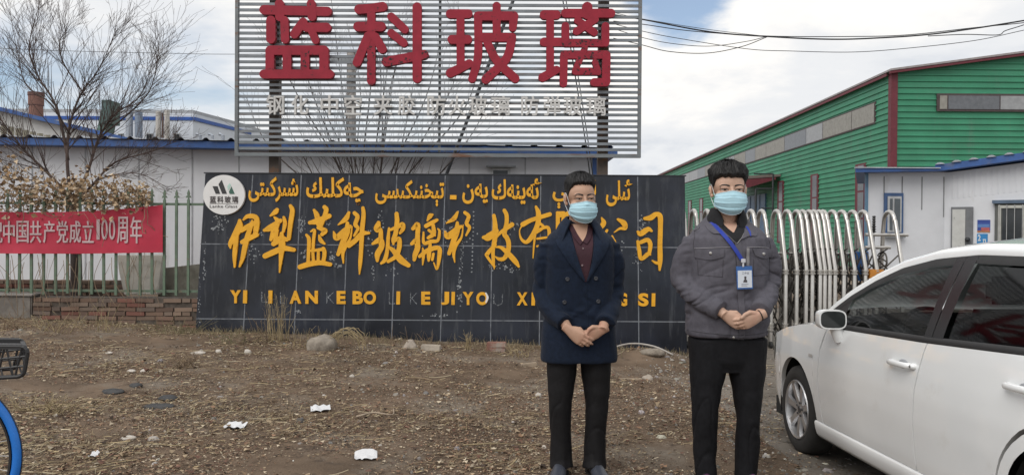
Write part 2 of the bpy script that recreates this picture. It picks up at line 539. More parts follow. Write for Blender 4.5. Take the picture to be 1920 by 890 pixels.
litter('dry_straw', 15000, reg_straw, mk_straw, m=LIT, seed=3)
litter('leaf_litter', 115000, reg_all, mk_leaf, m=LIT, seed=4)
litter('pebbles', 1500, reg_all, mk_pebble, m=STO, seed=5)
def reg_drive(rr):
    return rr.uniform(1.5, 6.5), rr.uniform(2.2, 10.5)
litter('drive_grit', 6000, reg_drive, mk_pebble, m=STO, seed=6)

# ================================================================== SIGN WALL
TL = .0875
WN = Vector((0, -1, TL)).normalized()
def wpt(px, py):
    d = ray(px, py)
    t = (9.75 + TL * CAMZ) / (d.y - TL * d.z)
    return Vector((0, 0, CAMZ)) + d * t
tl, tr, br, bl = wpt(385, 325.5), wpt(1284, 331), wpt(1288, 664), wpt(364, 640)
wall_t = thing('sign_wall', (float((bl.x + br.x) / 2), 9.95, 0.0), 'long black tiled company name wall with gold lettering and round white logo', 'sign wall')
def dn(p, z): return Vector((p.x, p.y + TL * (z - p.z), z))
bl2, br2 = dn(bl, -.35), dn(br, -.45)
back = 10.34
mstone = mat('black_tile', (.015, .0175, .026), rough=.20, var=.4, vs=1.6, spec=.36, detail=3)
wear(mstone, (.055, .058, .064), 3.2, .56, .80, stretch=(1, 1, .35), seed=2)
wear(mstone, (.26, .27, .27), 26, .70, .74, seed=5); wear(mstone, (.062, .066, .074), 5, .55, .78, stretch=(3, 3, .22), seed=8)
mb = MB()
B = lambda p: Vector((p.x, back, p.z))
for q in ((tl, tr, br2, bl2), (B(tl), B(bl2), B(br2), B(tr)), (tl, bl2, B(bl2), B(tl)), (tr, B(tr), B(br2), br2), (tl, B(tl), B(tr), tr)): mb.poly(q)
mb.build('wall_block', mstone, wall_t)
# cap slab a little proud of the block
mb = MB()
c0, c1 = tl + Vector((-.02, -.012, .003)), tr + Vector((.02, -.012, .003))
mb.prism([c0, c1, Vector((c1.x, back + .01, c1.z)), Vector((c0.x, back + .01, c0.z))], (0, 0, .014))
mb.build('cap', mat('black_cap', (.03, .032, .04), rough=.35, var=.2), wall_t, bevel=.004)
# grout lines
mb = MB()
VL = [[(474, 328), (455, 640)], [(565, 328), (551, 640)], [(655, 328), (643, 640)], [(744, 329), (734, 642)], [(835, 329), (825.5, 645)], [(924, 329), (919.5, 648)],
      [(1014, 330), (1011, 650)], [(1104, 330), (1105, 655)], [(1195.5, 331), (1198, 658)]]
for a, b in VL: add_stroke(mb, [(*a, 2.0), (*b, 1.8)], wpt, WN, .002, roundcap=False)
for a, b in ([(376, 457), (1285, 464)], [(367.5, 597), (1286.5, 603)]): add_stroke(mb, [(*a, 1.9), (*b, 1.9)], wpt, WN, .0025, roundcap=False)
mb.build('grout', wear(mat('grout', (.20, .215, .24), rough=.8, var=.2), (.08, .085, .10), 6, .45, .62), wall_t)
# chipped whitish edge of the left end
gold = mat('gold_paint', (.74, .365, .020), rough=.5, var=.08, vs=9, spec=.35)
wear(gold, (.50, .21, .012), 14, .60, .72)
def gold_char(strokes, ox, oy, sc, thick=.030):
    mb = MB()
    for i, st in enumerate(strokes):
        add_stroke(mb, [(ox + x / sc, oy + y / sc, w / sc * .98) for x, y, w in st], wpt, WN, thick, lift=.0006 * i)
    mb.build('gold_character', gold, wall_t)
S = 6.36
gold_char([[(195,215,40),(190,290,85),(130,410,75),(85,490,55),(85,540,20)], [(165,380,40),(150,480,55),(135,620,52),(135,765,22)],
  [(240,205,22),(290,165,50),(370,168,60),(400,210,60),(395,290,66),(375,400,50)], [(215,345,30),(270,300,60),(390,235,50)],
  [(225,470,50),(320,420,62),(400,385,52)], [(345,215,22),(330,280,50),(290,400,60),(260,520,62),(230,660,50),(195,760,22)]], 420, 380, S)
gold_char([[(560,158,20),(620,112,60),(640,85,44)], [(488,330,36),(560,300,75),(680,215,50)], [(610,175,25),(645,225,60),(610,320,75),(568,440,40)],
  [(640,330,40),(612,480,50)], [(600,490,60),(680,435,80),(755,440,50)], [(720,175,30),(734,250,48),(715,345,34)], [(800,40,40),(822,100,55),(800,250,55),(780,430,45)],
  [(500,635,65),(600,590,70),(720,545,65),(840,562,50)], [(695,370,45),(700,500,80),(690,620,55),(670,830,14)]], 420, 380, S)
gold_char([[(1080,90,30),(1112,150,60),(1130,260,50)], [(1030,240,45),(1120,220,70),(1260,160,56)], [(1205,55,50),(1225,90,55),(1190,200,50),(1150,300,50)],
  [(1130,300,40),(1210,335,60),(1175,380,44)], [(990,385,30),(1020,440,45),(1015,600,42),(1010,720,40)], [(1042,345,18),(1085,330,35),(1074,450,38),(1067,600,36),(1076,720,36)],
  [(1140,390,20),(1160,450,50),(1205,490,26)], [(1190,550,50),(1205,600,48),(1190,710,45)], [(1132,580,34),(1130,710,38)], [(915,765,60),(1030,730,65),(1150,715,60),(1270,735,50)], [(1050,575,30),(1190,555,42)]], 420, 380, S)
gold_char([[(95,265,15),(185,195,60),(222,120,34)], [(40,345,15),(75,420,70),(170,340,70),(235,285,46)], [(205,245,40),(200,340,76),(130,530,62),(95,615,46)],
  [(262,285,12),(240,420,25),(190,510,40),(152,600,40),(157,720,15)], [(290,125,45),(325,170,50),(300,260,50),(330,310,40),(285,395,25)],
  [(225,510,60),(300,450,60),(380,370,60),(460,362,32)], [(390,65,40),(397,150,50),(380,330,55),(370,530,50),(357,720,45),(348,850,14)]], 620, 380, S)
gold_char([[(575,240,46),(562,310,90),(600,335,50),(600,430,60)], [(505,490,30),(590,450,76),(612,520,66),(565,610,70),(560,690,36)],
  [(700,305,25),(690,420,42),(680,560,45),(650,680,50),(607,722,30)], [(704,330,26),(800,290,50),(860,258,50),(865,312,52),(830,365,28)], [(790,135,50),(795,220,55),(780,360,55),(752,440,50),(752,495,25)],
  [(750,470,30),(818,430,50),(820,540,55),(780,640,50),(690,700,40)], [(690,525,30),(750,570,55),(840,680,80),(930,745,55)]], 620, 380, S)
gold_char([[(985,310,45),(1040,262,60),(1040,380,55),(1035,480,70)], [(970,490,40),(1020,455,60),(1040,530,66),(1010,620,60),(1000,680,40)],
  [(1155,215,20),(1190,160,58),(1215,145,30)], [(1140,280,50),(1210,240,50),(1270,208,36)], [(1225,270,42),(1230,370,54),(1165,420,36)], [(1175,330,36),(1245,390,28)],
  [(1110,355,22),(1115,480,38),(1200,462,46),(1280,450,38),(1300,345,30),(1280,312,18)], [(1100,540,15),(1110,610,40),(1100,740,15)],
  [(1065,640,40),(1160,570,56),(1290,540,52),(1298,640,50),(1270,790,25),(1232,715,15)], [(1190,500,36),(1175,620,52),(1172,690,28)], [(1228,610,32),(1215,680,32)]], 620, 380, S)
gold_char([[(110,245,15),(200,190,55),(243,115,28)], [(90,340,15),(130,400,80),(230,320,60),(285,285,36)], [(240,240,35),(235,330,72),(190,470,62),(142,605,46)],
  [(310,265,10),(290,410,25),(222,510,45),(197,600,40),(210,710,12)], [(330,120,40),(375,165,45),(350,250,45),(385,300,40),(345,390,22)]], 820, 380, S)
gold_char([[(675,155,42),(685,220,52),(690,330,66),(685,440,58),(665,560,46),(670,700,36),(680,790,10)], [(550,415,40),(610,410,90),(705,335,56)], [(690,500,40),(600,605,50),(595,640,36),(680,760,30)],
  [(800,95,45),(825,150,50),(825,250,50),(800,370,56),(830,420,56),(850,480,56),(845,570,56),(800,660,50),(740,672,42),(690,642,14)], [(690,440,18),(745,365,38),(890,262,56)],
  [(690,530,14),(760,535,40),(840,600,60),(930,700,62),(970,760,28)]], 820, 380, S)
gold_char([[(1175,50,30),(1205,130,60),(1195,260,60),(1130,400,60),(1060,470,45),(1000,430,30),(980,340,14),(1012,268,20)], [(1020,260,60),(1130,205,50),(1340,140,50)],
  [(1225,250,34),(1262,295,34),(1180,350,46)], [(1165,380,30),(1150,520,22),(1140,660,12)], [(1190,330,30),(1320,300,40),(1330,480,40),(1320,650,30)], [(1190,430,26),(1300,415,26)], [(1190,520,26),(1300,505,26)]], 820, 380, S)
S4 = 6.356
gold_char([[(175,180,15),(200,240,60),(165,300,50),(95,385,22)], [(370,200,30),(440,245,66),(455,305,46),(390,310,30),(325,355,10)], [(240,330,30),(150,480,40),(230,490,36),(330,455,30)], [(300,400,24),(350,510,34)]], 1100, 380, S4)
gold_char([[(690,190,40),(760,180,66),(820,140,55),(870,165,62),(875,300,55),(870,500,55),(872,680,56),(865,800,24)], [(870,720,50),(820,715,34),(778,690,16)], [(605,345,25),(640,370,65),(725,318,58),(770,338,28)],
  [(605,460,30),(622,560,45),(645,668,42),(730,610,50),(755,620,20)], [(640,472,46),(720,445,52),(755,500,50),(742,610,38)]], 1100, 380, S4)
mb = MB(); add_text(mb, '限', (1042, 396, 1092, 500), wpt, WN, .03, fat=2.0); mb.build('gold_character', gold, wall_t)
# Uyghur line (presentation forms, visual order)
UY = [('\ufef0\ufe98\ufb91\ufeae\ufeb7', '\ufef0\ufe98\ufba8\ufedc\ufeae\ufeb7')]
uy = [('شىركىتى', (467, 332, 560, 379)), ('چەكلىك', (575, 333, 682, 385)), ('تېخنىكىسى', (704, 338, 833, 387)), ('پەن', (867, 345, 915, 386)),
      ('ئەينەك', (922, 335, 1016, 383)), ('لەنكې', (1036, 338, 1117, 391)), ('ئىلى', (1136, 337, 1186, 387))]
# isolated, final, initial, medial
AF = {'ش': (0xFEB5, 0xFEB6, 0xFEB7, 0xFEB8), 'ى': (0xFEEF, 0xFEF0, 0xFBE8, 0xFBE9), 'ر': (0xFEAD, 0xFEAE, 0, 0), 'ك': (0xFED9, 0xFEDA, 0xFEDB, 0xFEDC),
      'ت': (0xFE95, 0xFE96, 0xFE97, 0xFE98), 'چ': (0xFB7A, 0xFB7B, 0xFB7C, 0xFB7D), 'ە': (0xFEE9, 0xFEEA, 0, 0), 'ل': (0xFEDD, 0xFEDE, 0xFEDF, 0xFEE0),
      'ې': (0xFBE4, 0xFBE5, 0xFBE6, 0xFBE7), 'خ': (0xFEA5, 0xFEA6, 0xFEA7, 0xFEA8), 'ن': (0xFEE5, 0xFEE6, 0xFEE7, 0xFEE8), 'س': (0xFEB1, 0xFEB2, 0xFEB3, 0xFEB4),
      'پ': (0xFB56, 0xFB57, 0xFB58, 0xFB59), 'ئ': (0xFE89, 0xFE8A, 0xFE8B, 0xFE8C), 'ي': (0xFEF1, 0xFEF2, 0xFEF3, 0xFEF4)}
def shape(wd):
    out = []
    for i, ch in enumerate(wd):
        f = AF[ch]
        prev = i > 0 and AF[wd[i - 1]][2] != 0
        nxt = i < len(wd) - 1 and f[2] != 0
        out.append(chr(f[3] if prev and nxt else f[1] if prev else f[2] if nxt else f[0]))
    return ''.join(out[::-1])
for wd, box in uy:
    mb = MB(); add_text(mb, shape(wd), box, wpt, WN, .025, bold=.022); mb.build('gold_word', gold, wall_t)
mb = MB(); add_stroke(mb, [(844, 370, 8), (856, 370.3, 8)], wpt, WN, .025, roundcap=False); mb.build('gold_dash', gold, wall_t)
# latin line
X4 = lambda a: 420 + a / 4.8
X5 = lambda a: 720 + a / 3.6226
lat = [('Y', X4(60), X4(157)), ('I', X4(178), X4(213)), ('I', X4(405), X4(440)), ('A', X4(595), X4(698)), ('N', X4(735), X4(848)), ('E', X4(1017), X4(1097)), ('B', X4(1160), X4(1253)), ('O', X4(1258), X4(1370)),
       ('I', X4(1555), X4(1588)), ('E', X4(1777), X4(1858)), ('J', X5(388), X5(443)), ('I', X5(460), X5(483)), ('Y', X5(535), X5(608)), ('O', X5(627), X5(708)), ('X', X5(902), X5(975)), ('I', X5(1003), X5(1027)),
       ('A', X5(1050), X5(1125)), ('N', X5(1150), X5(1228)), ('G', X5(1330), X5(1410)), ('O', X5(1430), X5(1515)), ('N', X5(1525), X5(1590)), ('G', X5(1598), X5(1650)), ('S', X5(1725), X5(1795)), ('I', X5(1818), X5(1842))]
for ch, a, b in lat:
    t = 543.5 + (a - 432) / 800 * 6; h = 24.5
    mb = MB()
    if ch == 'I': add_stroke(mb, [((a + b) / 2, t, b - a), ((a + b) / 2 - .6, t + h, b - a)], wpt, WN, .022, roundcap=False)
    else: add_text(mb, ch, (a, t, b, t + h), wpt, WN, .022, bold=.045)
    mb.build('gold_letter', gold, wall_t)
# glue left by fallen letters and knocked-off strokes
rr = random.Random(5)
mb = MB()
def dot(x, y, r):
    n = rr.randint(5, 7); a0 = rr.random() * 6
    P = [(x + r * rr.uniform(.6, 1.2) * math.cos(a0 + k * 6.283 / n), y + r * rr.uniform(.6, 1.2) * math.sin(a0 + k * 6.283 / n)) for k in range(n)]
    mb.poly([wpt(*p) + WN * .0032 for p in P])
for y in np.arange(397, 512, 7.5): dot(888 - (y - 397) * .03 + rr.uniform(-.6, .6), y, 1.7)
for y in np.arange(452, 512, 2.2): dot(868 + rr.uniform(-3, 3) - (y - 452) * .05, y, rr.uniform(.6, 1.5))
for x, y in ((895, 438), (881, 447), (875, 453)): dot(x, y, 1.7)
for cx, cy, sx, sy, k in ((411, 420, 12, 16, 46), (470, 470, 12, 22, 26), (485, 430, 6, 16, 16), (566, 425, 6, 22, 34), (570, 478, 10, 12, 20), (617, 415, 5, 10, 14), (623, 480, 8, 12, 14), (625, 497, 16, 3, 16), (713, 412, 6, 12, 16),
                         (690, 450, 8, 22, 18), (700, 505, 3, 22, 14), (738, 495, 10, 16, 16), (755, 490, 8, 6, 8), (845, 440, 14, 34, 44), (955, 425, 14, 16, 22), (935, 500, 24, 7, 28), (960, 505, 14, 5, 14), (1205, 425, 10, 16, 22), (1160, 462, 8, 12, 16),
                         (1195, 480, 8, 14, 14), (820, 590, 16, 4, 16), (862, 545, 4, 34, 34), (560, 583, 8, 3, 8), (1190, 497, 10, 8, 8), (384, 500, 3, 40, 20), (374, 560, 2, 40, 16)):
    for _ in range(k): dot(rr.gauss(cx, sx * .6), rr.gauss(cy, sy * .6), abs(rr.gauss(.9, .5)) + .35)
for pts in ([(491, 547), (491, 566), (502, 566)], [(526, 549), (526, 568), (535, 568)], [(613, 547), (613, 568)], [(625, 548), (615, 557), (626, 568)], [(730, 549), (730, 569), (742, 569)], [(770, 549), (770, 570)], [(781, 549), (772, 559), (782, 570)], [(926, 551), (926, 568), (934, 572), (942, 568), (942, 551)]):
    for i in range(len(pts) - 1):
        (x0, y0), (x1, y1) = pts[i], pts[i + 1]
        L = math.hypot(x1 - x0, y1 - y0)
        for t in np.arange(0, 1, 1.6 / L): dot(x0 + (x1 - x0) * t + rr.uniform(-.5, .5), y0 + (y1 - y0) * t + rr.uniform(-.5, .5), rr.uniform(.5, 1.1))
o = mb.build('glue_residue', mat('old_glue', (.25, .265, .28), rough=.9, var=.3, vs=12), wall_t); tag(o, kind='stuff')
# white patch where the paint of the O has peeled
mb = MB(); add_stroke(mb, [(911, 549, 2.5), (914.2, 557, 4), (911.5, 566, 3)], wpt, WN, .0235); mb.build('peeled_patch', mat('bare_white', (.62, .6, .58), rough=.7), wall_t)
# round logo
mb = MB()
C0 = (422.3, 366); RX = 38.8; RY = 37
ringf = [wpt(C0[0] + RX * math.cos(a), C0[1] + RY * math.sin(a)) + WN * .045 for a in np.linspace(0, 2 * math.pi, 65)[:-1]]
mb.prism(ringf, -WN * .043)
logo = mb.build('logo_disc', mat('logo_white', (.66, .65, .64), rough=.5, var=.05), wall_t, smooth=True)
L9 = 9.89
lp = lambda a: [wpt(375 + x / L9, 320 + y / L9) + WN * .0465 for x, y in a]
dk = mat('logo_black', (.02, .02, .022), rough=.5); gr = mat('logo_green', (.03, .10, .07), rough=.5)
def lprism(poly, m, nm): q = MB(); q.prism(lp(poly), WN * .0015); q.build(nm, m, logo)
lprism([(258, 297), (352, 297), (400, 438), (318, 438)], dk, 'logo_bar')
lprism([(368, 262), (428, 178), (525, 438), (438, 438)], dk, 'logo_bar')
lprism([(608, 300), (668, 440), (575, 440), (560, 400)], gr, 'logo_peak')
lprism([(530, 300), (575, 240), (600, 280), (548, 380)], mat('logo_pale', (.42, .60, .53), rough=.5), 'logo_peak')
q = MB(); lw = lambda x, y: wpt(x, y)
for i, ch in enumerate('蓝科玻璃'):
    a = 375 + (208 + i * 136) / L9; add_text(q, ch, (a, 320 + 480 / L9, a + 116 / L9, 320 + 602 / L9), wpt, WN, .002, fat=.32, lift=.0485)
add_stroke(q, [(375 + 210 / L9, 320 + 616 / L9, .8), (375 + 730 / L9, 320 + 616 / L9, .8)], wpt, WN, .048, roundcap=False)
add_text(q, 'Lanke Glass', (375 + 208 / L9, 320 + 640 / L9, 375 + 715 / L9, 320 + 694 / L9), wpt, WN, .002, bold=.0, lift=.0465)
q.build('logo_lettering', mat('logo_text', (.06, .05, .05), rough=.6), logo)

# ================================================================== BILLBOARD
YB = 11.0
bpt = lambda px, py: at(px, py, YB)
BN = Vector((0, -1, 0))
L0, R0 = bpt(441, 293), bpt(1201, 296)
bill = thing('billboard', (float((L0.x + R0.x) / 2), YB + .2, g1(-1.2, YB)), 'tall slatted billboard on two posts with big red characters', 'billboard')
slat_m = wear(mat('slat_grey', (.20, .22, .24), rough=.5, var=.12, vs=5, metal=.2), (.14, .085, .055), 2.5, .60, .75, stretch=(.4, 1, 6))
tilt = (R0.z - L0.z) / (R0.x - L0.x)
mb = MB(); nsl = 0
ztop = 5.05
z = L0.z + .115
while z < ztop:
    a = rnd.uniform(-.003, .003); b = rnd.uniform(-.003, .003)
    def P(x, zz, y): return (x, y, zz + tilt * (x - L0.x))
    y0, y1 = YB - .012, YB + .018
    xa, xb = L0.x + .045, R0.x - .045
    h = .0190
    c = [(xa, z + a), (xb, z + b)]
    I = []
    for x, q in c: I.append([mb.vert(P(x, q - h, y0)), mb.vert(P(x, q + h, y0)), mb.vert(P(x, q + h, y1)), mb.vert(P(x, q - h, y1))])
    for k in range(4): mb.face([I[0][k], I[0][(k + 1) % 4], I[1][(k + 1) % 4], I[1][k]])
    mb.face(I[0][::-1]); mb.face(I[1])
    z += .0815
mb.build('slat_panel', slat_m, bill)
fr = wear(mat('frame_grey', (.17, .185, .195), rough=.55, var=.1), (.16, .075, .04), 3.5, .54, .66, stretch=(.5, 1, 3))
mb = MB()
def bar(a, b, w, d):  # rectangular bar in the billboard plane
    a, b = Vector(a), Vector(b); t = (b - a).normalized(); s_ = Vector((0, 1, 0)).cross(t).normalized() * w / 2; dd = Vector((0, d / 2, 0))
    mb.prism([a - s_ - dd, a + s_ - dd, a + s_ + dd, a - s_ + dd], b - a)
up = lambda p, z: Vector((p.x, p.y, z))
bar(L0 + Vector((.022, 0, .05)), up(L0 + Vector((.022, 0, 0)), ztop + .03), .045, .06); bar(R0 + Vector((-.022, 0, .05)), up(R0 + Vector((-.022, 0, 0)), ztop + .03), .045, .06)
bar(L0 + Vector((0, 0, .025)), R0 + Vector((0, 0, .025)), .05, .07)
bar(up(L0, ztop + .06), up(R0, ztop + .06), .05, .06)
m0 = bpt(823, 290); bar(m0 + Vector((0, .05, .04)), up(m0 + Vector((0, .05, 0)), ztop), .035, .04)
for xx in (545, 700, 960, 1060):
    m1 = bpt(xx, 290)
mb.build('frame', fr, bill)
pm = wear(mat('post_brown', (.10, .080, .068), rough=.8, var=.2), (.19, .10, .055), 5, .5, .62)
for xa, xb in ((507, 525), (1120, 1139)):
    a, b = at(xa, 290, 11.2), at(xb, 290, 11.2); mb = MB()
    mb.box((a.x, 11.13, -.4), (b.x, 11.13 + b.x - a.x, ztop - .1)); mb.build('post', pm, bill)
red = mat('red_letter', (.30, .019, .038), rough=.6, var=.10, vs=7, spec=.3)
wear(red, (.05, .02, .022), 17, .63, .66, seed=1)
redw = mat('red_letter_peeling', (.285, .020, .038), rough=.65, var=.14, vs=7, spec=.3)
wear(redw, (.03, .02, .022), 22, .56, .58, seed=3)
def red_char(strokes, ox, oy, sc):
    a = MB(); 
    for i, st in enumerate(strokes):
        w = False
        if st[0] == 'w': w = True; st = st[1:]
        a.mi = 1 if w else 0
        add_stroke(a, [(ox + x / sc, oy + y / sc, ww / sc) for x, y, ww in st], lambda px, py: at(px, py, YB - .03), BN, .07, lift=.0008 * i, res=4)
    a.build('red_character', [red, redw], bill)
s1 = 5.565; s2 = 5.235
red_char([[(100,118,98),(755,135,96)], [(258,55,92),(262,190,92)], [(310,225,84),(318,425,86)], [(170,228,96),(170,420,96)], [(588,55,90),(598,190,90)], [(505,245,90),(415,370,92)],
  [(540,300,94),(748,302,96)], [(592,330,80),(634,435,78)], [(165,538,96),(722,538,96)], [(160,540,88),(160,745,88)], [(338,540,88),(338,745,88)], ['w',(525,540,90),(525,745,90)], [(722,540,96),(722,745,96)], [(100,785,92),(780,785,92)]], 480, 0, s1)
red_char([[(110,112,98),(220,104,94),(355,86,98)], [(237,130,84),(237,500,84)], ['w',(237,500,84),(237,855,88)], [(100,292,98),(340,292,98)], [(205,390,90),(90,665,90)], [(280,400,90),(352,525,92)],
  [(445,190,84),(585,322,84)], [(445,360,82),(575,463,82)], ['w',(395,655,100),(785,585,96)], [(713,90,94),(713,830,94)]], 655, 0, s1)
red_char([[(105,150,88),(280,150,86)], [(203,150,78),(205,650,78)], [(120,400,86),(276,400,86)], [(105,728,88),(290,635,82)], [(375,180,80),(375,560,80),(318,785,76)], [(375,172,86),(725,172,88)], [(725,175,86),(714,285,76)],
  [(557,75,80),(557,380,80)], [(400,380,84),(705,380,86)], [(705,400,84),(650,590,84),(450,790,86)], [(465,430,78),(560,610,82),(738,782,84)]], 825, 0, s2)
red_char([[(105,160,88),(225,160,86)], [(163,160,76),(163,705,76)], [(105,425,86),(290,425,84)], [(90,770,86),(225,695,76)], [(312,145,86),(755,145,86)], [(525,85,100),(525,150,108)],
  [(432,215,72),(592,332,72)], [(600,205,74),(420,322,74)], [(312,270,76),(312,430,76)], ['w',(312,435,74),(700,435,72)], [(703,270,74),(703,435,74)], [(298,560,76),(292,830,74)], ['w',(300,550,80),(710,550,80)],
  [(712,552,80),(708,818,80)], [(592,818,78),(708,818,78)], ['w',(500,490,62),(412,690,62)], ['w',(410,712,72),(620,712,72)], ['w',(600,620,58),(632,722,58)]], 1000, 0, s2)
sil = mat('silver_letter', (.56, .55, .535), rough=.5, var=.08, vs=8)
XA = lambda a: 480 + a / 5.486
XB = lambda a: 790 + a / 5.333
sv = [('钢', XA(112), XA(297)), ('化', XA(372), XA(547)), ('中', XA(672), XA(852)), ('空', XA(915), XA(1092)), ('夹', XA(1215), XA(1408)), ('胶', XA(1462), XA(1640)), ('防', XB(62), XB(247)), ('火', XB(275), XB(445)), ('玻', XB(478), XB(660)), ('璃', XB(698), XB(888)),
      ('防', XB(998), XB(1177)), ('弹', XB(1222), XB(1392)), ('玻', XB(1422), XB(1604)), ('璃', XB(1648), XB(1842))]
for ch, a, b in sv:
    mb = MB(); t = 179.0 + (a - 500) / 640 * 2.5
    add_text(mb, ch, (a, t, b, t + 37), lambda px, py: at(px, py, YB - .02), BN, .05, fat=.55)
    mb.build('silver_character', sil, bill)
# ================================================================== WHITE STORAGE SHED behind the sign
panel = wear(mat('white_panel', (.66, .67, .70), rough=.55, var=.05, vs=1.5), (.44, .42, .40), 2.2, .58, .78, stretch=(1, 1, .25))
blue = mat('blue_steel', (.035, .10, .30), rough=.45, var=.15, vs=4)
wear(blue, (.11, .13, .19), 3, .55, .75)
YS = 14.5
def shed():
    t = thing('storage_shed', (-7.5, YS + 2.5, -.1), 'long low white panel shed with blue roof edge behind the sign wall', 'shed')
    x0, x1 = -19.0, at(1116, 300, YS).x
    za, zb = 3.06, 2.93
    def zr(x): return za + (zb - za) * (x + 10) / 12.0
    mb = MB()
    mb.prism([(x0, YS, -.6), (x1, YS, -.6), (x1, YS, zr(x1) - .1), (x0, YS, zr(x0) - .1)], (0, 5, 0))
    mb.build('wall', panel, t)
    xs = [at(px, 300, YS).x for px in (448, 700, 880, 985)] + [-18 + k for k in range(13)]
    for x in xs:
        mb = MB(); mb.box((x - .012, YS - .012, -.5), (x + .012, YS - .001, zr(x) - .12)); mb.build('joint_strip', mat('joint_grey', (.40, .41, .43), rough=.6), t)
    mb = MB(); mb.box((x1 - .05, YS - .03, -.5), (x1 + .03, YS + .1, zr(x1) - .12)); mb.build('corner_trim', blue, t)
    xe = at(1158, 283, YS - .35).x
    mb = MB()
    mb.prism([(x0, YS - .35, zr(x0) - .13), (xe, YS - .35, zr(xe) - .13), (xe, YS - .35, zr(xe) - .01), (x0, YS - .35, zr(x0) - .01)], (0, 5.7, 0))
    rf = mb.build('roof', blue, t)
    mb = MB(); x = x0   # corrugated sheet, seen edge on
    pts = []
    while x < xe:
        for dx, dz in ((0, .0), (.05, .045), (.09, .045), (.14, 0), (.45, 0)): 
            if x + dx < xe: pts.append((x + dx, dz))
        x += .46
    mb.grid([[(a, YS - .40, zr(a) + b + .004) for a, b in pts], [(a, YS + 5.3, zr(a) + b + .16) for a, b in pts]])
    mb.build('roof_sheet', mat('roof_sheet_grey', (.33, .35, .39), rough=.5, var=.15), rf)
    a, b = at(920, 315, YS), at(957, 328, YS)
    mb = MB(); mb.box((a.x, YS - .04, a.z - .75), (b.x, YS - .002, a.z)); w = mb.build('window', mat('window_frame_white', (.45, .46, .47), rough=.5), t)
    mb = MB(); mb.box((a.x + .05, YS - .048, a.z - .70), (b.x - .05, YS - .042, a.z - .05)); mb.build('pane', mat('dark_glass', (.03, .035, .04), rough=.12), w)
    mb = MB(); mb.box((a.x - .08, YS - .14, a.z + .01), (b.x + .1, YS - .003, a.z + .035)); mb.build('sill', mat('grey_metal', (.2, .21, .22), rough=.5), w)
shed()

